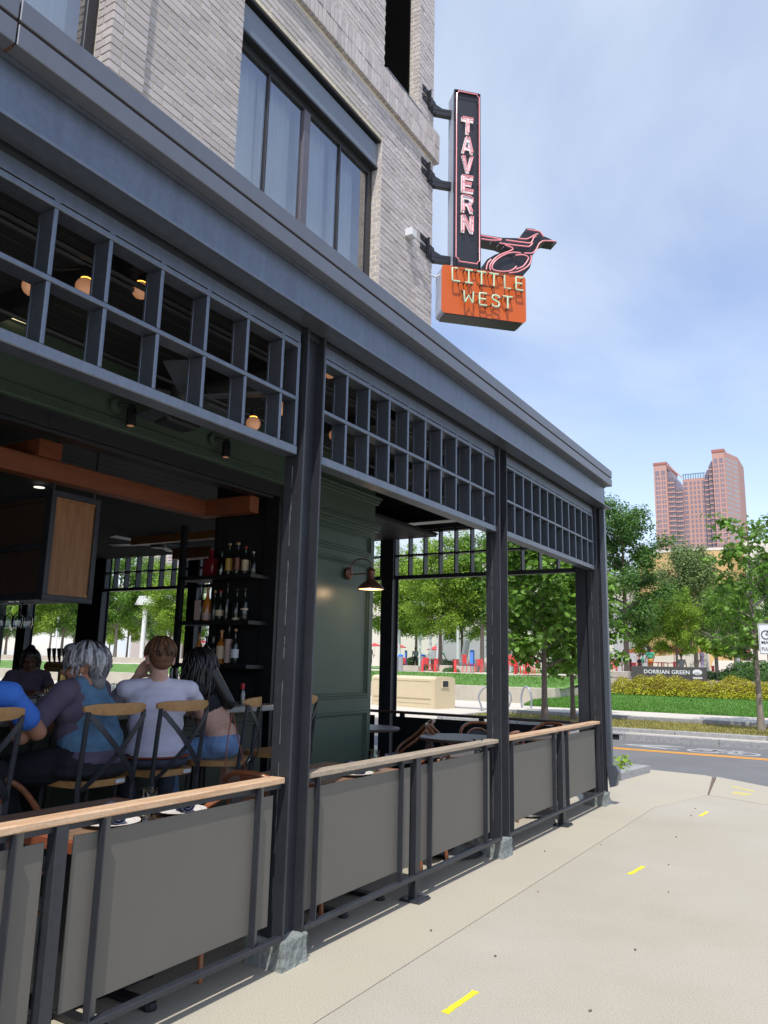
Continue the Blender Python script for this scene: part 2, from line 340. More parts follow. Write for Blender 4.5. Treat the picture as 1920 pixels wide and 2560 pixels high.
# ------------------------------------------------------------------ mesh helpers
ORG = {}
class MB:
    def __init__(s):
        s.v = []; s.f = []; s.m = []; s.mi = 0
    def add(s, vs, fs):
        k = len(s.v); s.v += [tuple(p) for p in vs]
        for q in fs:
            s.f.append(tuple(i + k for i in q)); s.m.append(s.mi)
        return s
    def box(s, x0, x1, y0, y1, z0, z1, b=0.0):
        if x0 > x1: x0, x1 = x1, x0
        if y0 > y1: y0, y1 = y1, y0
        if z0 > z1: z0, z1 = z1, z0
        if b <= 0:
            v = [(x, y, z) for z in (z0, z1) for y in (y0, y1) for x in (x0, x1)]
            return s.add(v, [(0, 2, 3, 1), (4, 5, 7, 6), (0, 1, 5, 4), (2, 6, 7, 3), (0, 4, 6, 2), (1, 3, 7, 5)])
        b = min(b, (x1 - x0) * .45, (y1 - y0) * .45, (z1 - z0) * .45)
        lo, hi = (x0, y0, z0), (x1, y1, z1)
        V = []; idx = {}
        for cx in (0, 1):
            for cy in (0, 1):
                for cz in (0, 1):
                    c = [hi[i] if (cx, cy, cz)[i] else lo[i] for i in range(3)]
                    ins = [c[i] + (-b if (cx, cy, cz)[i] else b) for i in range(3)]
                    for ax in range(3):
                        p = [ins[0], ins[1], ins[2]]; p[ax] = c[ax]
                        idx[(cx, cy, cz, ax)] = len(V); V.append(tuple(p))
        F = []
        cs = [(0, 0), (1, 0), (1, 1), (0, 1)]
        for ax in range(3):
            for sd in (0, 1):
                o = [(ax + 1) % 3, (ax + 2) % 3]; q = []
                for (a, c) in cs:
                    k = [0, 0, 0]; k[ax] = sd; k[o[0]] = a; k[o[1]] = c; q.append(idx[(*k, ax)])
                F.append(tuple(q) if sd else tuple(reversed(q)))
        for ax in range(3):     # edges along ax
            o = [(ax + 1) % 3, (ax + 2) % 3]
            for (a, c) in cs:
                k0 = [0, 0, 0]; k0[o[0]] = a; k0[o[1]] = c; k1 = list(k0); k1[ax] = 1
                q = (idx[(*k0, o[0])], idx[(*k1, o[0])], idx[(*k1, o[1])], idx[(*k0, o[1])])
                F.append(q if (a ^ c) else tuple(reversed(q)))
        for cx in (0, 1):
            for cy in (0, 1):
                for cz in (0, 1):
                    q = tuple(idx[(cx, cy, cz, a)] for a in range(3))
                    F.append(q if (cx + cy + cz) % 2 else tuple(reversed(q)))
        return s.add(V, F)
    def poly(s, pts):
        return s.add(pts, [tuple(range(len(pts)))])
    def prism(s, pts, vec):
        n = len(pts); vec = Vector(vec); top = [tuple(Vector(p) + vec) for p in pts]
        a = Vector((0, 0, 0)); c = Vector(pts[0])
        for i in range(1, n - 1):
            a += (Vector(pts[i]) - c).cross(Vector(pts[i + 1]) - c)
        F = [tuple(range(n)), tuple(range(2 * n - 1, n - 1, -1))]
        for i in range(n):
            j = (i + 1) % n; F.append((i, i + n, j + n, j))
        if a.dot(vec) > 0: F = [tuple(reversed(q)) for q in F]
        return s.add([tuple(p) for p in pts] + top, F)
    def tube(s, pts, r, n=8, closed=False, flat=None):
        pts = [Vector(p) for p in pts]; k = len(pts)
        rs = r if isinstance(r, (list, tuple)) else [r] * k
        V = []; prev = None
        for i in range(k):
            a = pts[i - 1] if (i > 0 or closed) else pts[i]; b = pts[(i + 1) % k] if (i < k - 1 or closed) else pts[i]
            t = (b - a).normalized() if (b - a).length > 1e-9 else Vector((0, 0, 1))
            if prev is None:
                up = Vector((0, 0, 1)) if abs(t.z) < .9 else Vector((1, 0, 0)); x = t.cross(up).normalized()
            else:
                x = (prev - t * prev.dot(t)); x = x.normalized() if x.length > 1e-6 else t.orthogonal().normalized()
            prev = x; y = t.cross(x)
            for j in range(n):
                an = 2 * math.pi * j / n; sx = flat if flat else 1.0
                V.append(tuple(pts[i] + (x * math.cos(an) + y * math.sin(an) * sx) * rs[i]))
        F = []
        for i in range(k if closed else k - 1):
            a = i * n; b = ((i + 1) % k) * n
            for j in range(n):
                F.append((a + j, a + (j + 1) % n, b + (j + 1) % n, b + j))
        if not closed:
            F.append(tuple(range(n - 1, -1, -1))); F.append(tuple(range((k - 1) * n, k * n)))
        return s.add(V, F)
    def bar(s, p0, p1, w, h, up=(0, 0, 1)):
        p0 = Vector(p0); p1 = Vector(p1); t = (p1 - p0).normalized(); u = Vector(up); x = t.cross(u).normalized(); u = x.cross(t)
        V = []
        for p in (p0, p1):
            for a, c in ((-1, -1), (1, -1), (1, 1), (-1, 1)): V.append(tuple(p + x * a * w / 2 + u * c * h / 2))
        return s.add(V, [(3, 2, 1, 0), (4, 5, 6, 7), (0, 1, 5, 4), (1, 2, 6, 5), (2, 3, 7, 6), (3, 0, 4, 7)])
    def lathe(s, c, prof, n=16, ax='z'):
        V = []; c = Vector(c)
        for (r, z) in prof:
            for j in range(n):
                a = 2 * math.pi * j / n; x, y = r * math.cos(a), r * math.sin(a)
                V.append(tuple(c + Vector({'z': (x, y, z), 'y': (x, z, -y), 'x': (z, x, y)}[ax])))
        F = []
        for i in range(len(prof) - 1):
            for j in range(n):
                F.append((i * n + j, i * n + (j + 1) % n, (i + 1) * n + (j + 1) % n, (i + 1) * n + j))
        F.append(tuple(range(n - 1, -1, -1))); F.append(tuple(range((len(prof) - 1) * n, len(prof) * n)))
        return s.add(V, F)
    def ball(s, c, rx, ry=None, rz=None, nu=14, nv=9, rot=None):
        ry = rx if ry is None else ry; rz = rx if rz is None else rz
        c = Vector(c); V = []; F = []
        for i in range(nv + 1):
            p = math.pi * i / nv
            for j in range(nu):
                a = 2 * math.pi * j / nu
                q = Vector((rx * math.sin(p) * math.cos(a), ry * math.sin(p) * math.sin(a), rz * math.cos(p)))
                if rot: q = rot @ q
                V.append(tuple(c + q))
        for i in range(nv):
            for j in range(nu):
                F.append((i * nu + j, (i + 1) * nu + j, (i + 1) * nu + (j + 1) % nu, i * nu + (j + 1) % nu))
        return s.add(V, F)
    def xf(s, m):
        s.v = [tuple(m @ Vector(p)) for p in s.v]; return s
    def build(s, name, mats, parent=None, smooth=False, ang=40, label=None, at=None):
        if isinstance(mats, str): mats = [mats]
        me = bpy.data.meshes.new(name)
        org = ORG.get(parent.name, Vector()) if parent else Vector()
        sh = org if at is None else Vector()
        me.from_pydata([tuple(Vector(p) - sh) for p in s.v], [], s.f)
        for q in mats: me.materials.append(MATS[q])
        if len(mats) > 1: me.polygons.foreach_set('material_index', s.m)
        if smooth:
            me.shade_smooth()
            if ang < 180: me.set_sharp_from_angle(angle=R(ang))
        me.update()
        o = bpy.data.objects.new(name, me); COL.objects.link(o)
        if parent: o.parent = parent
        if at is not None: o.location = Vector(at) - org
        ORG[o.name] = org
        if label: o['label'] = label
        return o
def tag(o, label, cat, group=None):
    o['label'] = label; o['category'] = cat
    if group: o['group'] = group
    return o
def kind(o, k):
    o['kind'] = k; return o
def thing(name, label, cat, loc=(0, 0, 0), rz=0.0, group=None, world=True):
    o = bpy.data.objects.new(name, None); COL.objects.link(o); o.empty_display_size = 0.2
    o.location = loc; o.rotation_euler = (0, 0, rz)
    ORG[o.name] = Vector(loc) if world else Vector()
    return tag(o, label, cat, group)
def again(o, at):
    """another of the same piece, sharing its mesh, at a world position"""
    c = o.copy(); COL.objects.link(c); c.location = Vector(at) - ORG[o.name]; ORG[c.name] = ORG[o.name]; return c
def copy_tree(o, parent=None):
    c = o.copy(); COL.objects.link(c)
    if parent: c.parent = parent
    for ch in o.children:
        copy_tree(ch, c)
    return c
def dup(o, loc, rz, label, group=None):
    c = copy_tree(o); c.location = loc; c.rotation_euler = (0, 0, rz); c['label'] = label
    if group: c['group'] = group
    return c
def text_mesh(txt, size, depth, bold=False, spacing=1.0):
    cu = bpy.data.curves.new("lettering", 'FONT'); cu.body = txt; cu.size = size; cu.extrude = depth; cu.align_x = 'CENTER'; cu.align_y = 'CENTER'
    cu.resolution_u = 3; cu.space_character = spacing
    if bold: cu.offset = size * 0.018
    o = bpy.data.objects.new("lettering", cu); COL.objects.link(o)
    dg = bpy.context.evaluated_depsgraph_get(); me = bpy.data.meshes.new_from_object(o.evaluated_get(dg))
    vs = [v.co.copy() for v in me.vertices]; fs = [tuple(p.vertices) for p in me.polygons]
    bpy.data.objects.remove(o); bpy.data.curves.remove(cu); bpy.data.meshes.remove(me)
    return vs, fs

# ================================================================== SETTING (near)
def inset(pts, d):
    n = len(pts); P = [Vector((p[0], p[1])) for p in pts]
    A = sum(P[i].x * P[(i + 1) % n].y - P[(i + 1) % n].x * P[i].y for i in range(n))
    sg = 1 if A > 0 else -1; o = []
    for i in range(n):
        a, b, c = P[i - 1], P[i], P[(i + 1) % n]
        e1 = (b - a).normalized(); e2 = (c - b).normalized()
        n1 = Vector((-e1.y, e1.x)) * sg; n2 = Vector((-e2.y, e2.x)) * sg
        m = (n1 + n2); m = m / max(.25, m.length_squared) * 2 if m.length > 1e-6 else n1
        o.append((b.x + m.x * d, b.y + m.y * d))
    return o
def slab(name, pts, z0, z1, m, parent=None, gap=0.0025):
    b = MB(); b.prism([(x, y, z0) for x, y in inset(pts, gap)], (0, 0, z1 - z0))
    return b.build(name, m, parent)

g = MB(); g.poly([(-900, -300, -0.35), (900, -300, -0.35), (900, 1500, -0.35), (-900, 1500, -0.35)])
kind(g.build('ground', 'ground'), 'structure')
mat('pave_b', (0.395, 0.366, 0.295), 0.88, var=0.10, vs=0.9, fine=0.26, fs=150, bump=0.18, bs=140, c2=(0.385, 0.36, 0.30))
pb = MB(); pb.box(-16, 8.5, -9, 11.2, -0.3, -0.012)
pave = kind(pb.build('pavement', 'joint'), 'structure')
slab('slab', [(-16, -8.9), (-2.0, -8.9), (-1.99, 8.8), (-1.67, 10.07), (-1.88, 11.80), (-2.0, 11.9), (-2.74, 11.99), (-16, 12.2)], -0.2, 0, 'pave', pave)
slab('slab', [(-2.0, -8.9), (8.4, -8.9), (8.4, 5.5), (-1.67, 10.07), (-1.99, 8.8)], -0.2, 0, 'pave_b', pave)
slab('slab', [(-1.66, 10.075), (3.2, 7.86), (1.2, 9.2), (-1.15, 11.31), (-1.84, 11.86)], -0.2, 0, 'pave', pave, 0.006)
b = MB(); b.prism([(-1.895, 11.8, -0.1), (-1.845, 11.82, -0.1), (-1.645, 10.1, -0.1), (-1.68, 10.09, -0.1)], (0, 0, .092)); b.build('joint_filler', 'bark', pave)
def dash(p0, p1, w, seed):
    rr = random.Random(seed); p0 = Vector((*p0, 0)); p1 = Vector((*p1, 0)); t = (p1 - p0); nrm = Vector((-t.y, t.x, 0)).normalized()
    A, B = [], []
    for i in range(9):
        k = i / 8; c = p0 + t * k
        A.append(tuple(c + nrm * w * (.4 + .25 * rr.random() + .25 * abs(k - .5)) + Vector((0, 0, .0003)))); B.append(tuple(c - nrm * w * (.4 + .25 * rr.random() + .25 * abs(k - .5)) + Vector((0, 0, .0003))))
    b = MB(); b.prism(A + B[::-1], (0, 0, .0035)); o = b.build('painted_mark', 'chalk_yellow'); return kind(o, 'structure')
for i, (p0, p1) in enumerate([((-1.585, 3.46), (-1.60, 3.19)), ((-1.495, 6.19), (-1.525, 5.91)), ((-1.485, 8.89), (-1.505, 8.60)), ((-1.53, 10.98), (-1.25, 10.72)), ((-1.44, 10.52), (-1.24, 10.45)), ((-1.45, 10.42), (-1.28, 10.33))]):
    dash(p0, p1, (.024 if i < 3 else .018), i)
# a few dry leaves and stones on the pavement
lb = MB(); rr = random.Random(5)
for (x, y) in [(-1.68, 3.9), (-2.12, 4.05), (-1.12, 4.4), (-1.95, 6.7), (-1.62, 9.0), (-1.58, 8.55), (-1.35, 6.35), (-2.25, 6.2), (-1.2, 5.6), (-1.9, 5.1), (-1.1, 3.55), (-1.5, 7.4)]:
    r = rr.uniform(.004, .008); a = rr.uniform(0, 6); lb.bar((x - r * math.cos(a), y - r * math.sin(a), .004), (x + r * math.cos(a), y + r * math.sin(a), .006), r * .8, .006)
kind(lb.build('litter', 'bark'), 'stuff')

# road, kerbs, verge, far pavement
ZR = -0.10
rb = MB(); rb.poly([(-120, 9.0, ZR), (120, 2.0, ZR), (120, 17.62, ZR), (-120, 17.62, ZR)]); kind(rb.build('road', 'road'), 'structure')
ym = MB()
for dy in (0.0, 0.17): ym.prism([(-60, 15.80 + dy, ZR + .001), (40, 15.40 + dy, ZR + .001), (40, 15.50 + dy, ZR + .001), (-60, 15.90 + dy, ZR + .001)], (0, 0, .004))
kind(ym.build('centre_line', 'paint_yellow'), 'structure')
def flat(name, polys, m, z):
    b = MB()
    for p in polys: b.prism([(x, y, z) for x, y in p], (0, 0, .004))
    return kind(b.build(name, m), 'structure')
def ln(x0, y0, x1, y1, w):
    t = Vector((x1 - x0, y1 - y0)).normalized() * w / 2; return [(x0 - t.y, y0 + t.x), (x1 - t.y, y1 + t.x), (x1 + t.y, y1 - t.x), (x0 + t.y, y0 - t.x)]
def arc(cx, cy, r, w, n=16, sy=1.0):
    o = []
    for i in range(n):
        a, c = 2 * math.pi * i / n, 2 * math.pi * (i + 1) / n
        o.append([(cx + (r + w / 2) * math.cos(a), cy + sy * (r + w / 2) * math.sin(a)), (cx + (r + w / 2) * math.cos(c), cy + sy * (r + w / 2) * math.sin(c)), (cx + (r - w / 2) * math.cos(c), cy + sy * (r - w / 2) * math.sin(c)), (cx + (r - w / 2) * math.cos(a), cy + sy * (r - w / 2) * math.sin(a))])
    return o
# bicycle lane symbol with its chevrons, lying along the lane (arrow towards -X)
shp = [ln(-4.35, 16.62, -3.45, 16.95, .09), ln(-4.35, 16.62, -3.42, 16.32, .09), ln(-4.05, 16.62, -3.2, 16.92, .08), ln(-4.05, 16.62, -3.2, 16.34, .08)]
shp += arc(-2.75, 16.42, .27, .07) + arc(-2.05, 16.42, .27, .07)
shp += [ln(-2.75, 16.42, -2.52, 16.78, .06), ln(-2.05, 16.42, -2.40, 16.40, .06), ln(-2.40, 16.40, -2.60, 16.70, .06), ln(-2.05, 16.42, -2.25, 16.72, .06), ln(-2.60, 16.70, -2.22, 16.72, .06), ln(-2.95, 16.9, -2.4, 16.84, .07), ln(-2.3, 16.86, -2.1, 16.86, .1)]
flat('lane_symbol', shp, 'paint_white', ZR + .001)
# far kerbs: granite stones laid end to end
def kerb(name, y0, y1, z0, z1, xs, m):
    p = MB(); p.box(xs[0] + .02, xs[-1] - .02, y0 + .02, y1 - .02, z0 - .1, z1 - .03)
    pa = kind(p.build(name, 'joint'), 'structure')
    rr = random.Random(len(xs))
    for a, c in zip(xs[:-1], xs[1:]):
        j = rr.uniform(-.006, .006); b = MB(); b.box(a + .006, c - .006, y0 + j, y1 + j, z0 - .08, z1 + rr.uniform(-.004, .004), .012); b.build('kerb_stone', m, pa)
    return pa
kerb('kerb', 17.60, 17.74, ZR, .045, [-60, -30, -18, -9.5, -6.6, -5.35] + [-4.55 + 1.9 * i for i in range(9)], 'granite')
b = MB(); b.box(-60, 40, 17.74, 18.06, -.2, .040); kind(b.build('gutter_strip', 'kerb_conc'), 'structure')
kerb('verge_kerb', 18.06, 18.20, .03, .125, [-9.2, -7.2, -5.4, -3.6, -1.8, 0, 1.8, 3.6, 5.4, 8, 14, 30], 'granite')
b = MB(); b.box(-9.2, 30, 18.2, 21.2, -.1, .112); verge = kind(b.build('verge', 'verge'), 'structure')
b = MB(); b.box(-9.2, 30, 21.2, 21.34, -.1, .212, .01); kind(b.build('pavement_edge', 'granite'), 'structure')
b = MB(); b.box(-60, -9.21, 18.06, 28.7, -.2, .04); b.box(-9.2, 30, 21.34, 23.6, -.1, .21); kind(b.build('far_pavement', 'pave_far'), 'structure')
b = MB(); b.box(-9.35, -9.2, 18.06, 23.6, -.1, .13, .01); b.box(-11.5, -9.35, 23.4, 23.55, -.1, .09, .01); kind(b.build('pit_kerb', 'granite'), 'structure')
# storm drain inlet in the kerb
dr = thing('storm_drain', 'dark storm drain inlet in the far kerb', 'drain', (-4.95, 17.6, ZR))
b = MB(); b.box(-5.33, -4.57, 17.56, 18.05, .012, .052, .008); b.box(-5.33, -5.25, 17.57, 17.74, ZR, .012); b.box(-4.65, -4.57, 17.57, 17.74, ZR, .012); b.build('inlet_frame', 'granite', dr)
b = MB(); b.box(-5.25, -4.65, 17.592, 17.60, ZR + .005, .012); b.build('opening', 'black_matte', dr)
# lawn rises to the terrace wall
lw = MB(); nx, ny = 34, 12; V = []; F = []
def lawn_y0(x): return 23.6 if x > -9.2 else 23.6 + (-9.2 - x) * 3.4
for j in range(ny + 1):
    for i in range(nx + 1):
        x = -10.6 + 41 * i / nx; y0 = lawn_y0(x); y = y0 + (34.0 - y0) * j / ny
        V.append((x, y, .215 + .20 * (j / ny) ** 1.2 + .015 * noise.noise((x * .5, y * .5, 0))))
for j in range(ny):
    for i in range(nx): F.append((j * (nx + 1) + i, j * (nx + 1) + i + 1, (j + 1) * (nx + 1) + i + 1, (j + 1) * (nx + 1) + i))
lw.add(V, F); kind(lw.build('lawn', 'lawn', smooth=True), 'structure')
def blades(name, m, region, n, hmin, hmax, zf, seed, w=.012):
    rr = random.Random(seed); b = MB()
    for _ in range(n):
        x, y = region(rr); z = zf(x, y); h = rr.uniform(hmin, hmax); a = rr.uniform(0, math.pi); lx, ly = rr.uniform(-.5, .5) * h, rr.uniform(-.5, .5) * h
        b.add([(x - w * math.cos(a), y - w * math.sin(a), z - .005), (x + w * math.cos(a), y + w * math.sin(a), z - .005), (x + lx, y + ly, z + h)], [(0, 1, 2)])
    return kind(b.build(name, m), 'stuff')
def lawnz(x, y):
    y0 = lawn_y0(x); j = max(0, (y - y0) / max(.5, 34 - y0)); return .215 + .20 * j ** 1.2
blades('grass', 'grass_blade', lambda r: (lambda x: (x, lawn_y0(x) + .05 + (10.2 - (lawn_y0(x) - 23.6)) * r.random() ** 1.4))(r.uniform(-10.3, 0.5)), 26000, .03, .085, lawnz, 3, .016)
blades('dry_grass', 'grass_dry', lambda r: (r.uniform(-9.1, 0.5), 18.25 + 2.9 * r.random()), 9000, .02, .06, lambda x, y: .112, 4, .012)

# ================================================================== PAVILION
PV = thing('tavern_pavilion', 'dark steel tavern pavilion with grid transoms and flat roof over the patio', 'pavilion', (-6.0, 4.0, 0))
YE = 8.6
b = MB(); b.box(-13.4, -2.39, -3.0, 8.70, 3.485, 3.60); b.build('roof_slab', 'black_matte', PV)
ys = [-3.0, -1.5, 1.29, 4.08, 6.85, 8.79]
for a, c in zip(ys[:-1], ys[1:]):
    b = MB(); b.box(-2.40, -2.307, a + .003, c - .003, 3.472, 3.555, .003); b.build('cornice_panel', 'cornice', PV)
    b = MB(); b.box(-2.40, -2.307, a + .003, c - .003, 3.569, 3.655, .003); b.build('cornice_panel', 'cornice', PV)
b = MB(); b.box(-2.405, -2.325, -3, 8.775, 3.5551, 3.5689); b.box(-2.40, -2.33, -3, 8.78, 3.4721, 3.65); b.build('cornice_groove', 'copper', PV)
b = MB(); b.box(-13.4, -2.41, 8.72, 8.79, 3.472, 3.655); b.build('cornice_panel', 'cornice', PV)
b = MB(); b.box(-2.40, -2.387, -3, 8.74, 3.22, 3.4715); b.box(-2.386, -2.372, -3, 8.745, 3.452, 3.4712); b.build('beam_web', 'steel_light', PV)
b = MB(); b.box(-2.455, -2.322, -3, 8.80, 3.205, 3.220, .002); b.box(-13.4, -2.46, 8.60, 8.80, 3.205, 3.22); b.build('beam_flange', 'steel_light', PV)
b = MB(); b.box(-13.4, -2.41, 8.69, 8.715, 3.22, 3.471); b.box(-2.56, -2.47, -3, 8.6, 3.172, 3.484); b.build('beam_web', 'steel', PV)
# columns
def wcol(y, x0=-2.555, x1=-2.434, d=.165, seam=True, z1=3.205, plinth=True):
    b = MB(); b.box(x0, x1, y, y + .013, .10, z1, .002); b.box(x0, x1, y + d - .013, y + d, .10, z1, .002); xm = (x0 + x1) / 2
    b.box(xm - .006, xm + .006, y + .0131, y + d - .0131, .10, z1)
    o = b.build('column', 'steel', PV)
    if seam:
        w = MB(); rr = random.Random(int(y * 100)); z = .25; pts = []
        while z < 2.45:
            pts.append((xm - .008 + rr.uniform(-.0016, .0016), y - .0006, z)); z += rr.uniform(.012, .05)
        k = 0
        while k < len(pts) - 4:
            n = rr.randint(4, 16); sgm = pts[k:k + n]
            if len(sgm) > 1: w.tube(sgm, [rr.uniform(.0007, .0028) for _ in sgm], 5)
            k += n + rr.randint(0, 2)
        w.build('weld_seam', 'weld', o)
    if plinth:
        b = MB(); bx0, bx1, by0, by1 = x0 - .10, x1 + .012, y - .014, y + d + .014; n = 9; rr = random.Random(int(y * 77)); rings = []
        per = [(bx0 + (bx1 - bx0) * i / n, by0) for i in range(n)] + [(bx1, by0 + (by1 - by0) * i / n) for i in range(n)] + [(bx1 - (bx1 - bx0) * i / n, by1) for i in range(n)] + [(bx0, by1 - (by1 - by0) * i / n) for i in range(n)]
        V = []; F = []; K = len(per); cx, cy = (bx0 + bx1) / 2, (by0 + by1) / 2
        for j, z in enumerate([0, .012, .04, .07, .10, .118, .128, .128]):
            sc = [1.07, 1.035, 1.0, .985, .99, 1.0, .96, .5][j]
            for (px_, py_) in per:
                jn = .006 * noise.noise((px_ * 40, py_ * 40, z * 30)); V.append((cx + (px_ - cx) * sc + jn, cy + (py_ - cy) * sc + jn, z + (.007 * noise.noise((px_ * 30, py_ * 30, 9)) if j > 3 else 0) + (.0 if j else 0)))
        for j in range(7):
            for i in range(K): F.append((j * K + i, j * K + (i + 1) % K, (j + 1) * K + (i + 1) % K, (j + 1) * K + i))
        F.append(tuple(range(7 * K, 8 * K))); b.add(V, F); b.build('grout_base', 'grout', o)
    return o
for y in (0.52, 3.15, 5.78, 8.52): wcol(y)
wcol(8.54, -2.69, -2.57, .15, False, plinth=False)
# end-wall columns
def ecol(x0, x1, seam=False, m='steel', y0=8.6, y1=8.76):
    b = MB(); b.box(x0, x1, y0, y0 + .013, 0, 3.205); b.box(x0, x1, y1 - .013, y1, 0, 3.205); b.box(x0 + .03, x1 - .03, y0 + .0131, y1 - .0131, 0, 3.205); b.build('column', m, PV)
ecol(-5.28, -5.11); ecol(-8.76, -8.57); ecol(-11.30, -10.72); ecol(-12.94, -12.68)
# downspout with kick-out at the corner
b = MB(); b.box(-2.432, -2.372, 8.64, 8.70, .40, 3.2, .004); b.build('downspout', 'steel_light', PV)
b = MB(); b.prism([(-2.43, 8.63, .42), (-2.33, 8.63, .40), (-2.30, 8.63, .34), (-2.335, 8.63, .20), (-2.40, 8.63, .18), (-2.42, 8.63, .30)], (0, .09, 0)); b.build('downspout_elbow', 'steel_light', PV)

# transom lattices: frame part with each upright as a sub-part
def lattice(P, t, n, inw, L_, bars, zt=3.172, cell_t=3.075, mid=2.79, cell_b=2.530, bot=2.483, d=.092, m='steel_light', slots=True):
    """P: start, t: unit along, inw: unit towards inside; local x along, y inwards, z up"""
    Tm = Matrix(((t[0], inw[0], 0, P[0]), (t[1], inw[1], 0, P[1]), (0, 0, 1, 0), (0, 0, 0, 1)))
    b = MB()
    b.box(0, L_, .004, d - .02, 3.109, zt, .002); b.box(0, L_, 0, d, cell_t, 3.101, .003)
    b.box(0, L_, .0, d, mid - .011, mid + .011, .003); b.box(0, L_, -.004, d, bot, cell_b, .004)
    b.box(0, .022, .001, d - .001, cell_b, 3.109, .003); b.box(L_ - .022, L_, .001, d - .001, cell_b, 3.109, .003)
    b.xf(Tm); fr = b.build('lattice_frame', m, PV); first = None
    for x in bars:
        b = MB()
        if first is None:
            for z0, z1 in ((cell_b, mid - .011), (mid + .011, cell_t)): b.box(-.0095, .0095, .001, d - .002, z0, z1, .004)
            b.box(-.014, .014, .002, .02, 3.101, 3.109)
            b.box(-.0075, .0075, d - .002, d + .012, cell_b, cell_t, .002)
            b.xf(Matrix(((t[0], inw[0], 0, 0), (t[1], inw[1], 0, 0), (0, 0, 1, 0), (0, 0, 0, 1))))
            first = b.build('lattice_bar', m, fr, at=(P[0] + t[0] * x, P[1] + t[1] * x, 0))
        else: again(first, (P[0] + t[0] * x, P[1] + t[1] * x, 0))
    return fr
XL = -2.457
lattice((XL, .70), (0, 1), 0, (-1, 0), 2.42, [.24 * i + .13 for i in range(0, 3)] + [y - .70 for y in (1.61, 1.865, 2.14, 2.42, 2.70, 2.975)])
lattice((XL, 3.335), (0, 1), 0, (-1, 0), 2.425, [.2425 * i for i in range(1, 10)])
lattice((XL, 5.965), (0, 1), 0, (-1, 0), 2.53, [2.53 / 12 * i for i in range(1, 12)])
lattice((-5.10, 8.605), (1, 0), 0, (0, 1), 2.40, [.218 * i for i in range(1, 11)], m='steel')
lattice((-8.56, 8.605), (1, 0), 0, (0, 1), 3.27, [.252 * i for i in range(1, 13)], m='steel')
lattice((-10.71, 8.605), (1, 0), 0, (0, 1), 1.94, [.268 * i - .04 for i in range(1, 8)], m='steel')
lattice((-12.67, 8.605), (1, 0), 0, (0, 1), 1.36, [.268 * i for i in range(1, 5)], m='steel')
# ceiling boards of the patio, ceiling of the bar
o0 = None
for i in range(13):
    x = -2.58 - .142 * i
    if o0 is None:
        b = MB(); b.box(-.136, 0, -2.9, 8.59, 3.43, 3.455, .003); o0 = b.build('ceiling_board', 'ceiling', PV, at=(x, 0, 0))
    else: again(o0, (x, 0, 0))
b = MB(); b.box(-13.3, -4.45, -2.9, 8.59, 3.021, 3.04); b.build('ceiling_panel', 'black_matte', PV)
for i in range(10): again(o0, (-4.47 - .142 * i, 0, -.433))
for y in (1.0, 2.35, 3.75, 5.1, 6.5, 7.9):
    b = MB(); b.box(-4.28, -2.57, y, y + .07, 3.31, 3.43); b.build('ceiling_joist', 'black', PV)
b = MB()
for x in (-3.0, -3.06, -3.9): b.tube([(x, -2, 3.28), (x, 8.5, 3.28)], .016, 6)
b.build('conduit', 'steel', PV)
# dark side and back walls of the bar (closed off from view)
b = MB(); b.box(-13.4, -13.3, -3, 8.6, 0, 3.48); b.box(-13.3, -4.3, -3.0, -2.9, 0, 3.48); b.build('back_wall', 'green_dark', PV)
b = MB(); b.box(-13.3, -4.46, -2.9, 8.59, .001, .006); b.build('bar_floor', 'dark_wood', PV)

# green wall with panelled pier and the lintel over the bar opening
gw = thing('green_wall', 'dark green panelled wall pier beside the bar opening', 'wall', (-4.5, 6.0, 0))
b = MB(); b.box(-4.95, -4.29, 5.30, 6.83, 0, 3.19); b.build('pier', 'green_paint', gw)
b = MB(); b.box(-4.44, -4.29, -2.9, 5.299, 2.955, 3.46); b.box(-4.44, -4.291, 5.30, 6.829, 3.191, 3.46); b.build('lintel', 'green_paint', gw)
def mould_run(y0, y1, z, prof):
    b = MB()
    for (dz0, dz1, px_) in prof: b.box(-4.2899, -4.29 + px_, y0, y1, z + dz0, z + dz1, .004)
    return b
b = mould_run(-2.9, 5.30, 2.955, [(0, .02, .040), (.0205, .045, .026), (.0455, .066, .016), (.0665, .078, .03)]); b.build('moulding', 'green_paint', gw)
b = mould_run(5.301, 6.86, 3.06, [(0, .02, .03), (.021, .05, .05), (.051, .075, .075)]); b.build('moulding', 'green_paint', gw)
b = mould_run(5.301, 6.87, 2.77, [(0, .022, .03), (.023, .05, .05), (.051, .062, .062)]); b.build('moulding', 'green_paint', gw)
def wall_panel(y0, y1, z0, z1):
    b = MB()
    for k, (w, px_) in enumerate([(.022, .018), (.018, .030), (.016, .014)]):
        o_ = [0, .0221, .0402][k]; a, c, e, g_ = y0 + o_, y1 - o_, z0 + o_, z1 - o_
        b.box(-4.2899, -4.29 + px_, a, c, g_ - w, g_, .004); b.box(-4.2899, -4.29 + px_, a, c, e, e + w, .004)
        b.box(-4.2899, -4.29 + px_, a, a + w, e + w + .0002, g_ - w - .0002, .004); b.box(-4.2899, -4.29 + px_, c - w, c, e + w + .0002, g_ - w - .0002, .004)
    b.build('wall_panel', 'green_paint', gw)
wall_panel(5.40, 6.76, 2.49, 2.73); wall_panel(5.40, 6.76, 1.08, 2.43); wall_panel(5.40, 6.76, .18, .97)
b = MB(); b.box(-4.30, -4.265, 5.32, 6.835, 0, .13, .006); b.build('skirting', 'green_paint', gw)
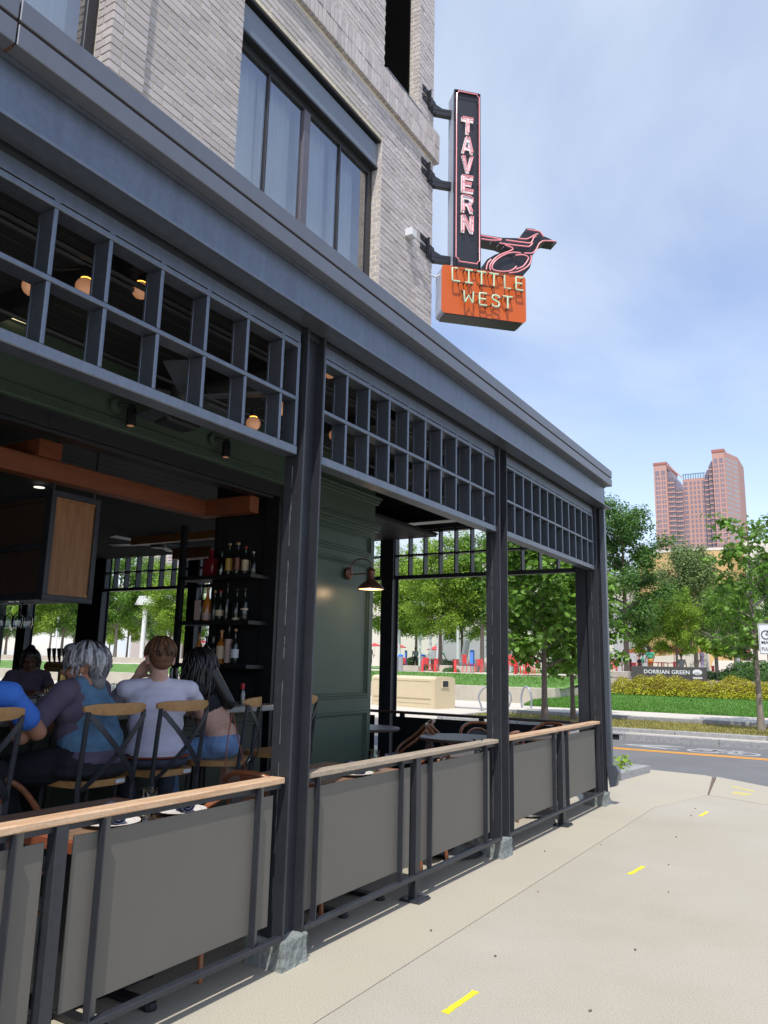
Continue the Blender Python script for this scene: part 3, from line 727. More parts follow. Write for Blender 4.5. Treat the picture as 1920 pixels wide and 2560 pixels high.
# door header of the bar opening
b = MB(); b.box(-4.44, -4.30, -2.9, 5.25, 2.845, 2.954); b.box(-4.47, -4.33, -2.9, 5.20, 2.83, 2.8449); b.box(-4.45, -4.30, 5.255, 5.297, 0, 2.954); b.build('door_header', 'black', PV)
b = MB(); b.box(-4.2999, -4.295, -2.9, 5.25, 2.845, 2.850); b.box(-4.2999, -4.295, 2.93, 2.935, 2.851, 2.954); b.box(-4.34, -4.325, -2.9, 5.19, 2.822, 2.8299); b.build('header_trim', 'steel', PV)

# ================================================================== RAILINGS
def rail_section(y0, y1, labels, panels, pickets, posts, wood, top_end=None):
    t = thing('patio_railing', labels, 'railing', (-2.48, (y0 + y1) / 2, 0), group='patio railings')
    b = MB(); n = 14; ye = top_end or y1
    b.box(-2.532, -2.447, y0, ye, .836, .864, .004); b.build('handrail', wood, t)
    b = MB(); b.box(-2.470, -2.432, y0 - .01, y1 + .01, .128, .152, .003); b.build('bottom_rail', 'steel', t)
    b = MB(); b.box(-2.50, -2.468, y0, y1, .812, .8355); b.build('top_rail', 'steel', t)
    for a, c in panels:
        b = MB(); b.box(-2.476, -2.470, a, c, .205, .786, .001); b.build('fence_panel', 'fence_panel', t)
    for a, c in pickets:
        b = MB(); b.box(-2.4695, -2.4635, a, c, .1525, .8355); b.build('picket', 'fence_panel', t)
        b = MB(); b.box(-2.4695, -2.435, a - .006, a - .0005, .1525, .8355); b.build('picket_shade_side', 'steel', t)  # near side of the bar, its shade put into a darker colour
    for a, c in posts:
        b = MB(); b.box(-2.50, -2.448, a, c, .012, .8355, .002); o = b.build('rail_post', 'steel', t)
        b = MB(); b.box(-2.535, -2.395, (a + c) / 2 - .075, (a + c) / 2 + .075, 0, .014, .003)
        for sx in (-1, 1):
            for sy in (-1, 1): b.lathe((-2.465 + sx * .055, (a + c) / 2 + sy * .058, .014), [(.010, 0), (.010, .008), (.004, .009)], 6)
        b.build('base_plate', 'steel', o)
    return t
rail_section(.55, 3.135, 'nearest patio railing, honey wood handrail over two grey brown panels', [(.75, 1.838), (1.957, 3.078)], [(.90, .945), (1.708, 1.751), (2.068, 2.112), (2.950, 2.998)], [(1.868, 1.918)], 'rail_wood')
rail_section(3.33, 5.765, 'middle patio railing, weathered wood handrail greying at its near end', [(3.345, 4.42), (4.545, 5.64)], [(3.415, 3.457), (4.280, 4.326), (4.655, 4.697), (5.530, 5.578)], [(4.465, 4.522)], 'rail_grey')
rail_section(5.96, 8.50, 'farthest street-side railing between the third and corner columns', [(5.98, 7.150), (7.375, 8.36)], [(6.038, 6.076), (7.04, 7.085), (7.405, 7.444), (8.43, 8.468)], [(7.255, 7.320)], 'rail_wood')
er = thing('end_railing', 'railing with backlit shade coloured into its panels across the road end of the patio', 'railing', (-5, 8.6, 0))
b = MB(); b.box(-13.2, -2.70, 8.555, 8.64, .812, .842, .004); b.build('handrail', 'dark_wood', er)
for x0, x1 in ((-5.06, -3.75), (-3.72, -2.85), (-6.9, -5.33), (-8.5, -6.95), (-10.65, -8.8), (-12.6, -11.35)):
    b = MB(); b.box(x0, x1, 8.59, 8.598, .12, .775); b.build('fence_panel', 'black', er)  # black carries the shade of the panels seen against the light
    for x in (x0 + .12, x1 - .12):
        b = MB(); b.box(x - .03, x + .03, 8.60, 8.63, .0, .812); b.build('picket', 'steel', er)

# ================================================================== BRICK HOTEL
HX = -4.29
HB = thing('brick_hotel', 'pale grey brick hotel rising above the tavern roof', 'building', (HX, 5.5, 3.6))
b = MB(); bk = -.016
WY1 = 8.04
def mort(y0, y1, z0, z1, x1=HX, x0=HX - .30): b.box(x0, x1 + bk + .008, y0, y1, z0, z1)
ZT = 13.0
mort(3.375, 4.41, 3.6, 7.39); mort(3.375, 6.79, 7.39, ZT); mort(6.79, WY1 - .008, 3.6, 8.33); mort(7.65, WY1 - .008, 8.33, ZT); mort(6.789, 6.7905, 8.33, ZT)
mort(3.06, 3.374, 3.6, ZT, HX + .035)
b.box(HX - .3, HX + .035, -1, .2, 3.6, ZT); b.box(HX - .3, HX + .02, .2, 3.06, 7.6, ZT)
b.box(HX - 4, HX - .3, 7.2, WY1 - .02, 3.6, ZT); b.box(HX - 6, HX - .55, -1, 7.2, 3.6, ZT)
b.build('mortar_bed', 'mortar', HB)
BR = []     # (x0,x1,y0,y1,z0,z1)
CH, BL, JT = .0677, .203, .0095
rr = random.Random(11)
OPEN = [(4.41, 6.79, 3.0, 7.39), (6.79, 7.648, 8.33, 99)]
def course_run(y0, y1, z, xf, off, skipband=True):
    y = y0 - off
    while y < y1 - .012:
        a, c = max(y, y0), min(y + BL, y1); y += BL + JT
        if c - a < .02: continue
        j = rr.uniform(-.0025, .0025); BR.append((xf - .09, xf + j, a + rr.uniform(0, .0015), c, z + rr.uniform(-.0008, .0008), z + CH - JT))
z = 3.72; k = 0
SB0, SB1 = 7.885, 8.310
while z < ZT - .1:
    band = SB0 - .06 < z < SB1 - .02
    off = (BL + JT) / 2 if k % 2 else 0
    # pilaster: half brick then stretcher
    if k % 2: BR.append((HX - .05, HX + .035, 3.158, 3.372, z, z + CH - JT)); BR.append((HX - .07, HX + .035, 3.052, 3.149, z, z + CH - JT))
    else: BR.append((HX - .05, HX + .035, 3.158, 3.372, z, z + CH - JT)); BR.append((HX - .07, HX + .036, 3.052, 3.149, z, z + CH - JT))
    if not band:
        segs = [(3.378, WY1)]
        for (a, c, z0, z1) in OPEN:
            ns = []
            for s0, s1 in segs:
                if z + CH - JT > z0 + .01 and z < z1 - .01 and s0 < c and s1 > a:
                    if a - s0 > .03: ns.append((s0, a))
                    if s1 - c > .03: ns.append((c, s1))
                else: ns.append((s0, s1))
            segs = ns
        for s0, s1 in segs: course_run(s0, s1, z, HX, off)
    # reveals facing the viewer: window jamb, vent jamb
    if 5.0 < z < 7.33:
        hb = (.10, .047) if k % 2 else (.047, .10); x = HX - .004
        for w in hb: BR.append((x - w, x, 6.789, 6.86, z, z + CH - JT)); x -= w + JT
    if z > 8.34 and z < ZT - .2:
        hb = (.095, .035) if k % 2 else (.06, .07); x = HX - .003
        for w in hb: BR.append((x - w, x, 7.647, 7.72, z, z + CH - JT)); x -= w + JT
    if 4.9 < z < 7.6:     # jamb of the first window, set in the pilaster
        hb = (.10, .06) if k % 2 else (.06, .10); x = HX + .030
        for w in hb: BR.append((x - w, x, 3.050, 3.12, z, z + CH - JT)); x -= w + JT
    z += CH; k += 1
# soldier course band standing proud
y = 3.40
while y < 8.12:
    for z0 in (SB0, SB0 + .2125):
        BR.append((HX - .06, HX + .048 + rr.uniform(-.003, .003), y, y + CH - JT, z0, z0 + .203))
    y += CH
def inview(br):
    c = ((br[1]), (br[2] + br[3]) / 2, (br[4] + br[5]) / 2); x, y_, w = pxof(c)
    cx, cy = pxof((-2.31, br[2], 3.655))[:2]
    return -20 < x < 1940 and y_ > -20 and w > 0 and br[4] > 3.655 + (HX + 2.31) / -2.31 * (3.655 - EYE) * 0 and onX(x, y_, -2.31).z > 3.64
near = [q for q in BR if inview(q)]
near.sort(key=lambda q: (Vector((q[1], q[2], q[4])) - CO).length)
near = near[:300]; nset = set(id(q) for q in near)
ub = MB(); ub.box(-.5, .5, -.5, .5, -.5, .5, .03); first = None
for q in near:
    if first is None:
        ORG['tmp'] = Vector(); first = ub.build('brick', 'brick'); first.parent = HB; o = first
    else: o = first.copy(); COL.objects.link(o)
    o.scale = (q[1] - q[0], q[3] - q[2], q[5] - q[4]); o.location = Vector(((q[0] + q[1]) / 2, (q[2] + q[3]) / 2, (q[4] + q[5]) / 2)) - ORG[HB.name]
b = MB()
for q in BR:
    if id(q) not in nset: b.box(*q)
kind(b.build('brickwork', 'brick', HB), 'stuff')
b = MB(); b.box(HX + .02, HX + .05, 6.77, 7.66, 8.317, 8.327); b.build('vent_sill', 'galv', HB)
# louvre vent
lv = None
b = MB(); b.box(HX - .28, HX - .20, 6.80, 7.66, 8.31, ZT); lv = b.build('vent', 'black_matte', HB)
b = MB(); y = 8.34
for i in range(110): b.add([(HX - .19, 6.80, y), (HX - .19, 7.66, y), (HX - .145, 7.66, y - .012), (HX - .145, 6.80, y - .012)], [(0, 1, 2, 3)]); y += .0267
o = b.build('vent_slats', 'frame_dark', lv); kind(o, 'stuff')
# windows
def hotel_window(y0, y1, z0, z1, xg, mulls, thick):
    b = MB()
    b.box(xg - .05, xg + .02, y0, y1, z1 - .10, z1, .004); b.box(xg - .05, xg + .02, y1 - .085, y1, z0, z1 - .1001, .004); b.box(xg - .05, xg + .02, y0, y0 + .05, z0, z1 - .1001, .004)
    w = b.build('window', 'frame_dark', HB)
    for m in mulls:
        b = MB(); b.box(xg - .04, xg + .022, m - .012, m + .012, z0, z1 - .1002, .003); b.build('mullion', 'frame_dark', w)
    for (a, c) in thick:
        b = MB(); b.box(xg - .04, xg + .03, a, c, z0, z1 - .1002, .004); b.build('mullion', 'frame_mull', w)
    ed = sorted([y0 + .05] + [m for m in mulls] + [(a + c) / 2 for a, c in thick] + [y1 - .085])
    for a, c in zip(ed[:-1], ed[1:]):
        b = MB(); b.poly([(xg, a, z0), (xg, c, z0), (xg, c, z1 - .1), (xg, a, z1 - .1)]); b.build('pane', 'glass_window', w)
        # pleated curtain behind the pane
        b = MB(); V = []; F = []; n = 60; yy0, yy1 = a + .0, c
        gap = rr.uniform(.0, .12)
        for i in range(n + 1):
            yy = yy0 + gap * .4 + (yy1 - yy0 - gap) * i / n; xx = xg - .16 + .022 * math.sin(i * .85 + 2 * math.sin(i * .21)) + .008 * math.sin(i * 2.3)
            V += [(xx, yy, z0), (xx - .01, yy, z1)]
        for i in range(n): F.append((2 * i, 2 * i + 2, 2 * i + 3, 2 * i + 1))
        b.add(V, F); b.build('curtain', 'curtain', w, smooth=True, ang=180)
    return w
hotel_window(4.30, 6.79, 3.6, 7.05, HX - .15, [4.947, 6.143], [(5.485, 5.589)])
b = MB(); b.box(HX - .12, HX - .062, 4.30, 6.788, 7.055, 7.33, .003); b.build('spandrel', 'spandrel', HB)
b = MB(); b.box(HX - .3, HX - .02, 4.41, 6.79, 7.365, 7.392); b.box(HX - .20, HX - .125, 4.3, 6.79, 7.05, 7.36); b.build('window_head', 'frame_dark', HB)
b = MB(); b.box(HX - .065, HX - .055, 4.30, 6.788, 7.030, 7.054); b.box(HX - .14, HX - .06, 4.3, 6.788, 7.0299, 7.035); b.build('spandrel_trim', 'frame_dark', HB)
hotel_window(.25, 3.05, 3.6, 7.05, HX - .17, [1.15, 2.1], [])
# small flood light box and its cable on the wall
fl = thing('wall_box', 'small white junction box with cable on the brick corner', 'junction box', (HX, 7.39, 6.5))
b = MB(); b.box(HX + .002, HX + .10, 7.34, 7.46, 6.45, 6.55, .006); b.build('housing', 'white_pole', fl)
b = MB(); b.tube([(HX + .04, 7.45, 6.45), (HX + .03, 7.6, 6.30), (HX + .03, 7.85, 6.20), (HX + .06, 8.02, 6.22), (HX + .17, 8.16, 6.34), (HX + .2, 8.2, 6.42)], .011, 6); b.build('cable', 'white_pole', fl, smooth=True)

# ================================================================== BLADE SIGN (45 degrees off the corner)
BS = thing('blade_sign', 'vertical neon tavern sign with a running bird over an orange box', 'sign', (HX, 8.04, 0), R(45), world=False)
b = MB(); b.box(.24, .595, -.1295, .10, 6.37, 8.892, .006); b.build('sign_case', 'sign_side', BS)
b = MB(); b.box(.236, .60, -.137, -.1297, 6.366, 8.896, .002); b.box(.2365, .246, -.165, -.1371, 6.37, 8.892); b.box(.590, .5995, -.165, -.1371, 6.37, 8.892); b.box(.25, .585, -.165, -.1371, 8.88, 8.892); b.build('sign_face', 'sign_black', BS)
def rrect(x0, x1, z0, z1, r, n=5):
    o = []
    for cx, cz, a0 in ((x1 - r, z1 - r, 0), (x0 + r, z1 - r, 90), (x0 + r, z0 + r, 180), (x1 - r, z0 + r, 270)):
        for i in range(n + 1):
            a = R(a0 + 90 * i / n); o.append((cx + r * math.cos(a), cz + r * math.sin(a)))
    return o
b = MB(); b.prism([(x, -.129, z) for x, z in rrect(.092, 1.221, 5.722, 6.362, .045)], (0, .25, 0)); b.build('orange_case', 'sign_side', BS)
b = MB(); b.prism([(x, -.134, z) for x, z in rrect(.088, 1.225, 5.718, 6.366, .05)], (0, .0045, 0)); b.build('orange_face', 'orange', BS)
b = MB(); b.box(.14, 1.17, -.127, .119, 5.708, 5.722); b.build('orange_underside', 'sign_black', BS)
# rivets of the cases
b = MB()
for z in (6.9, 7.3, 7.7, 8.1, 8.5): b.lathe((.24, 0.0, z), [(.008, 0), (.008, -.003), (.002, -.004)], 8, 'x')
for z in (5.85, 6.0, 6.15, 6.25): b.lathe((.092, .03, z), [(.008, 0), (.008, -.003), (.002, -.004)], 8, 'x')
b.build('rivets', 'galv', BS)
# white block letters with a pink tube round each
GL = {'T': [(0, 1), (1, 1), (1, .76), (.65, .76), (.65, 0), (.35, 0), (.35, .76), (0, .76)],
      'A': [(0, 0), (.34, 1), (.66, 1), (1, 0), (.74, 0), (.67, .22), (.33, .22), (.26, 0)],
      'V': [(0, 1), (.28, 1), (.5, .32), (.72, 1), (1, 1), (.64, 0), (.36, 0)],
      'E': [(0, 0), (0, 1), (1, 1), (1, .79), (.3, .79), (.3, .61), (.86, .61), (.86, .40), (.3, .40), (.3, .21), (1, .21), (1, 0)],
      'R': [(0, 0), (0, 1), (.72, 1), (.97, .85), (.97, .58), (.76, .43), (1, 0), (.7, 0), (.48, .40), (.28, .40), (.28, 0)],
      'N': [(0, 0), (0, 1), (.28, 1), (.72, .42), (.72, 1), (1, 1), (1, 0), (.74, 0), (.28, .6), (.28, 0)]}
HOLE = {'A': [(.40, .40), (.60, .40), (.5, .72)], 'R': [(.28, .60), (.28, .79), (.60, .79), (.68, .72), (.62, .60)]}
LW, LH = .165, .245
for i, ch in enumerate('TAVERN'):
    zc = 8.375 - .2835 * i; x0 = .418 - LW / 2; z0 = zc - LH / 2
    b = MB(); b.prism([(x0 + x * LW, -.1372, z0 + z * LH) for x, z in GL[ch]], (0, -.012, 0)); lo = b.build('letter', 'white_letter', BS)
    if ch in HOLE:
        b = MB(); b.prism([(x0 + x * LW, -.1493, z0 + z * LH) for x, z in HOLE[ch]], (0, -.002, 0)); b.build('letter_hole', 'sign_black', lo)
    pts = inset(GL[ch], -.03 if False else .055)
    b = MB(); b.tube([(x0 + x * LW + .0, -.185, z0 + z * LH) for x, z in pts], .0072, 8, closed=True)
    for (x, z) in (pts[0], pts[len(pts) // 2]): b.tube([(x0 + x * LW, -.149, z0 + z * LH), (x0 + x * LW, -.185, z0 + z * LH)], .005, 6)
    b.build('neon_tube', 'neon_pink', lo, smooth=True)
fr_ = [(.285, 8.86), (.55, 8.86), (.55, 8.84), (.578, 8.82), (.578, 6.46), (.55, 6.44), (.55, 6.415), (.30, 6.415), (.30, 6.445), (.262, 6.47), (.262, 8.82), (.285, 8.84)]
b = MB(); b.tube([(x, -.178, z) for x, z in fr_], .0078, 8, closed=True); b.build('neon_border', 'neon_pink', BS, smooth=True)
b = MB()
for x in (.262, .578):
    for z in (6.6, 7.1, 7.55, 8.0, 8.45, 8.75): b.lathe((x + (.006 if x < .4 else -.006), -.137, z), [(.010, 0), (.010, -.02), (.006, -.034), (.006, -.046)], 8, 'y')
for v in b.v: pass
b.build('tube_supports', 'galv', BS)
# green single-stroke letters
STK = {'L1': [[(.62, 1.0), (.05, 1.0), (.05, .06), (.12, 0), (.85, 0)]], 'I': [[(0, 1), (1, 1)], [(.5, 1), (.5, 0)], [(0, 0), (1, 0)]], 'T': [[(0, 1), (1, 1)], [(.5, 1), (.5, 0)]],
       'L': [[(.1, 1), (.1, 0), (.9, 0)]], 'E': [[(1, 1), (.08, 1), (.02, .92), (.02, .08), (.08, 0), (1, 0)], [(.03, .52), (.85, .52)]],
       'W': [[(.0, 1), (.06, .12), (.14, .05), (.5, .66), (.86, .05), (.94, .12), (1, 1)]], 'S': [[(.98, .76), (.9, .93), (.5, 1.0), (.12, .93), (.03, .76), (.15, .60), (.5, .52), (.88, .42), (.98, .24), (.88, .07), (.5, 0), (.1, .07), (.02, .22)]]}
def stroke_letter(key, x0, x1, z0, z1):
    b = MB(); out_ = []
    for pl in STK[key]:
        P = [Vector((x0 + x * (x1 - x0), -.205, z0 + z * (z1 - z0))) for x, z in pl]
        b.tube(P, .0108, 8)
    lo = b.build('letter', 'neon_green', BS, smooth=True, ang=80)
    b = MB()
    for pl in STK[key]:
        for e in (pl[0], pl[-1]): b.tube([(x0 + e[0] * (x1 - x0), -.135, z0 + e[1] * (z1 - z0)), (x0 + e[0] * (x1 - x0), -.205, z0 + e[1] * (z1 - z0))], .008, 6)
    b.build('tube_supports', 'sign_black', lo)
for key, x0, x1 in [('L1', .20, .325), ('I', .372, .475), ('T', .532, .655), ('T', .697, .822), ('L', .893, .997), ('E', 1.057, 1.157)]: stroke_letter(key, x0, x1, 6.125, 6.298)
for key, x0, x1 in [('W', .360, .485), ('E', .564, .664), ('S', .732, .832), ('T', .880, 1.008)]: stroke_letter(key, x0, x1, 5.850, 6.010)
b = MB()
for x0, z0, x1, z1 in [(.31, 6.125, .372, 6.125), (.475, 6.298, .532, 6.298), (.593, 6.125, .76, 6.125), (.822, 6.29, .893, 6.29), (.98, 6.125, 1.057, 6.13), (.485, 6.0, .564, 6.0), (.664, 5.85, .732, 5.86), (.83, 5.97, .88, 6.0), (.33, 6.03, .36, 6.0)]: b.tube([(x0, -.18, z0), (x1, -.18, z1)], .006, 6)
b.build('blackout_tubes', 'sign_black', BS)
# bird
BIRD = [(0.599, 6.886), (0.91, 6.883), (1.161, 6.916), (1.262, 7.077), (1.36, 7.085), (1.459, 7.06), (1.507, 7.001), (1.582, 6.983), (1.697, 6.939), (1.548, 6.939), (1.473, 6.907), (1.43, 6.855), (1.409, 6.793), (1.342, 6.7), (1.333, 6.625), (1.302, 6.513), (1.22, 6.411), (1.011, 6.38), (0.764, 6.376), (0.665, 6.385), (0.662, 6.465), (0.709, 6.545), (0.821, 6.631), (1.022, 6.728), (0.95, 6.779), (0.878, 6.796), (0.601, 6.804)]
b = MB(); b.prism([(x, -.10, z) for x, z in BIRD], (0, .19, 0)); bird = b.build('bird', 'sign_black', BS)
BN = [[(0.608, 6.838), (0.89, 6.831)], [(0.612, 6.79), (0.762, 6.794), (0.89, 6.819)], [(0.95, 6.828), (1.252, 6.836), (1.309, 6.857), (1.343, 6.929), (1.376, 6.951)], [(0.861, 6.769), (1.227, 6.782), (1.284, 6.796), (1.325, 6.843)], [(0.937, 6.757), (1.049, 6.717), (0.88, 6.614), (0.785, 6.53), (0.729, 6.433), (0.736, 6.372)],
      [(1.153, 6.677), (1.04, 6.667), (0.928, 6.617), (0.816, 6.527), (0.76, 6.438), (0.776, 6.384), (0.894, 6.378), (1.022, 6.413), (1.094, 6.48)], [(1.08, 6.633), (1.185, 6.657), (1.257, 6.636), (1.249, 6.585), (1.183, 6.494), (1.086, 6.439)], [(1.206, 6.685), (1.315, 6.702), (1.373, 6.76), (1.415, 6.85), (1.474, 6.9), (1.556, 6.914), (1.655, 6.925)],
      [(1.123, 6.881), (1.245, 6.892), (1.352, 6.964), (1.401, 6.988)], [(1.247, 7.029), (1.353, 7.03), (1.427, 7.026), (1.483, 6.962)], [(0.989, 6.373), (1.118, 6.411), (1.247, 6.503), (1.297, 6.593), (1.298, 6.666)], [(0.678, 6.372), (0.697, 6.46), (0.745, 6.524)]]
def smooth_line(P, n=4):
    P = [Vector(p) for p in P]
    if len(P) < 3: return P
    o = []
    for i in range(len(P) - 1):
        p0 = P[max(0, i - 1)]; p1 = P[i]; p2 = P[i + 1]; p3 = P[min(len(P) - 1, i + 2)]
        for k in range(n):
            t = k / n; o.append(.5 * ((2 * p1) + (p2 - p0) * t + (2 * p0 - 5 * p1 + 4 * p2 - p3) * t * t + (3 * p1 - p0 - 3 * p2 + p3) * t ** 3))
    o.append(P[-1]); return o
b = MB()
for l_ in BN: b.tube(smooth_line([(x, -.15, z) for x, z in l_]), .0085, 8)
b.build('neon_tube', 'neon_pink', bird, smooth=True)
b = MB()
for l_ in BN:
    for e in (l_[0], l_[-1], l_[len(l_) // 2]): b.lathe((e[0], -.10, e[1]), [(.007, 0), (.007, .03), (.005, .05)], 6, 'y')
b.build('tube_supports', 'galv', bird)
# brackets bolted to the wall: plates lie on the +X wall face
for zc in (8.69, 7.63, 6.57):
    b = MB(); w2l = Matrix.Rotation(R(-45), 4, 'Z')
    for (y0, y1, z0, z1) in ((-.32, -.165, .045, .125), (-.32, -.165, -.085, -.005), (-.17, .03, -.135, .085)): b.box(.002, .016, y0, y1, zc + z0, zc + z1, .003)
    b.box(.0161, .055, -.172, -.160, zc - .13, zc + .13, .002)
    for (y, z) in ((-.28, .085), (-.28, -.045), (-.11, .05), (-.02, .02), (-.11, -.09), (-.02, -.10)): b.lathe((.016, y, zc + z), [(.010, 0), (.010, .010), (.004, .012), (.004, .028)], 6, 'x')
    b.xf(w2l); br = b.build('bracket', 'sign_black', BS)
    b = MB(); b.box(-.02, .245, -.035, .035, zc - .12, zc - .02, .003); b.prism([(-.02, -.038, zc + .04), (.18, -.038, zc - .06), (-.02, -.038, zc - .06)], (0, .006, 0)); b.build('bracket_arm', 'sign_black', br)

# ================================================================== LAMPS AND SMALL FITTINGS
lp = thing('wall_lamp', 'copper barn lamp on a gooseneck on the green pier, lit', 'wall lamp', (-4.265, 6.33, 2.28))
P0 = Vector((-4.273, 6.33, 2.28))
b = MB(); b.lathe(P0, [(.062, 0), (.062, .018), (.05, .028), (.02, .03)], 20, 'x'); b.build('wall_plate', 'copper', lp, smooth=True)
b = MB(); arc_ = [P0 + Vector((.03 + .12 * (1 - math.cos(t)), .0, .055 + .085 * math.sin(t))) for t in [i * math.pi / 12 for i in range(13)]]
b.tube([P0 + Vector((.03, 0, 0))] + arc_ + [P0 + Vector((.27, 0, .02))], .006, 8); b.tube([P0 + Vector((.02, 0, -.01)), P0 + Vector((.25, 0, -.01))], .006, 8); b.build('gooseneck', 'copper', lp, smooth=True)
Pc = P0 + Vector((.27, 0, 0))
b = MB(); b.lathe(Pc, [(.010, .045), (.042, .025), (.046, .015), (.035, .01), (.033, -.06), (.050, -.085), (.095, -.115), (.125, -.150), (.128, -.165), (.122, -.165), (.118, -.150), (.09, -.118), (.03, -.09)], 28); b.build('shade', 'copper', lp, smooth=True, ang=50)
b = MB(); b.lathe(Pc, [(.118, -.1635), (.09, -.125), (.03, -.1), (.001, -.098)], 28); b.build('shade_inside', 'lamp_inside', lp, smooth=True)
ll = bpy.data.lights.new('lamp_light', 'POINT'); ll.energy = 1.6; ll.color = (1.0, .68, .38); ll.shadow_soft_size = .03
lo = bpy.data.objects.new('lamp_light', ll); COL.objects.link(lo); lo.location = Pc + Vector((0, 0, -.18)); 

# string of globe bulbs under the ceiling
bulb_spots = [((82, 716), -3.05, 'first'), ((213, 718), -3.05, ''), ((352, 726), -3.05, ''), ((633, 1059), -3.25, ''), ((700, 1022), -3.10, ''), ((824, 930), -3.0, ''), ((837, 1088), -3.4, '')]
lab = ['globe bulb glowing faintly in the leftmost lattice opening', 'globe bulb half hidden behind the lattice rail, second from left', 'globe bulb third from left behind the near lattice', 'globe bulb just above the lattice sill near the second column', 'globe bulb in the last lower cell before the second column', 'globe bulb cut by the top rail just past the second column', 'globe bulb half hidden in first cell past the second column']
bpos = []
proto = None
for ((x, y), X, _), lb_ in zip(bulb_spots, lab):
    p = onX(x, y, X); bpos.append(p)
    if proto is None:
        proto = thing('string_light', lb_, 'light bulb', (0, 0, 0), group='globe bulbs strung under the patio ceiling', world=False)
        b = MB(); b.ball((0, 0, 0), .047, nu=18, nv=12); b.build('globe', 'bulb', proto, smooth=True, ang=180)
        b = MB(); b.lathe((0, 0, .045), [(.018, 0), (.020, .01), (.020, .055), (.008, .06)], 10); b.build('socket', 'black', proto)
        b = MB(); b.ball((0, 0, .030), .017, nu=8, nv=6); b.build('filament', 'filament', proto, smooth=True)
        b = MB(); b.lathe((0, 0, .033), [(.026, -.004), (.024, .012)], 12); b.build('collar', 'filament', proto); proto.location = p
    else: dup(proto, p, 0, lb_)
wr = MB()
for a, c in zip(bpos[:2], bpos[1:3]): wr.tube([a + Vector((0, 0, .10)), (a + c) / 2 + Vector((0, 0, .085)), c + Vector((0, 0, .10))], .004, 5)
for a, c in zip(bpos[3:-1], bpos[4:]): wr.tube([a + Vector((0, 0, .10)), (a + c) / 2 + Vector((0, 0, .06)), c + Vector((0, 0, .10))], .004, 5)
o = wr.build('light_cable', 'black'); tag(o, 'thin black cable carrying the globe bulbs under the ceiling', 'cable')
# spot lights on the green lintel
proto = None
for (x, y), lb_ in (((290, 1015), 'black spotlight on the lintel nearer the left edge'), ((533, 1100), 'black spotlight on the lintel near the second column')):
    p = onX(x, y, -4.27)
    if proto is None:
        proto = thing('spotlight', lb_, 'spotlight', (0, 0, 0), group='spotlights on the green lintel', world=False)
        b = MB(); b.lathe((0, 0, 0), [(.05, 0), (.05, .02), (.02, .022)], 16, 'x'); b.build('mount', 'green_paint', proto, smooth=True)
        b = MB(); b.tube([(.02, 0, 0), (.07, .02, .01), (.07, .06, 0)], .012, 8); b.build('arm', 'black', proto)
        b = MB(); b.lathe((.07, .08, -.13), [(.026, 0), (.034, .002), (.034, .115), (.022, .135), (.022, .15), (.01, .155)], 16); b.build('barrel', 'black', proto, smooth=True)
        b = MB(); b.lathe((.07, .08, -.131), [(.024, 0), (.024, .001)], 14); b.build('lens', 'bulb', proto); proto.location = p
    else: dup(proto, p, 0, lb_)
# ceiling fans, speakers
def fan(p, lb_, n=5, r=.62, a0=.3):
    t = thing('ceiling_fan', lb_, 'ceiling fan', p, group='ceiling fans')
    p = Vector(p); b = MB(); b.lathe(p, [(.09, 0), (.11, .03), (.11, .11), (.04, .14), (.02, .16), (.02, .34)], 18); b.build('motor', 'steel', t, smooth=True)
    for i in range(n):
        a = a0 + 2 * math.pi * i / n; d = Vector((math.cos(a), math.sin(a), 0)); s_ = Vector((-d.y, d.x, .12)).normalized(); up = d.cross(s_)
        b = MB(); c0, c1 = p + d * .12 + Vector((0, 0, .05)), p + d * r + Vector((0, 0, .05))
        b.prism([tuple(c0 - s_ * .045), tuple(c1 - s_ * .065), tuple(c1 + s_ * .065), tuple(c0 + s_ * .045)], tuple(up * .012)); b.build('blade', 'steel_light', t)
fan(onX(470, 1015, -3.55), 'dark ceiling fan with pale blades behind the near lattice', a0=-.9)
fan(onY(395, 1370, 7.3), 'ceiling fan with grey blades deep inside beyond the bar', a0=-.35, r=.75)
for (x, y, X, lb_) in ((440, 1040, -4.05, 'dark grey wall speaker under the lintel behind the near lattice'), (1090, 1240, -4.1, 'pale square speaker under the patio ceiling past the green pier')):
    p = onX(x, y, X); t = thing('speaker', lb_, 'speaker', p); b = MB(); b.box(p.x - .10, p.x + .10, p.y - .16, p.y + .16, p.z - .08, p.z + .10, .03); b.build('cabinet', 'steel', t)
    b = MB(); b.box(p.x + .1005, p.x + .106, p.y - .14, p.y + .14, p.z - .065, p.z + .085); b.build('grille', 'black', t)
# warm linear strip on the lintel
t = thing('strip_light', 'warm linear light above the green lintel at the left edge', 'strip light', (-4.2, 1.9, 3.2)); p = onX(20, 788, -4.25); q = onX(104, 820, -4.25)
b = MB(); b.tube([p, q], .012, 8); b.build('tube', 'strip_light', t); b = MB(); b.box(-4.285, -4.255, p.y - .3, q.y + .05, p.z + .02, p.z + .10); b.build('housing', 'black', t)

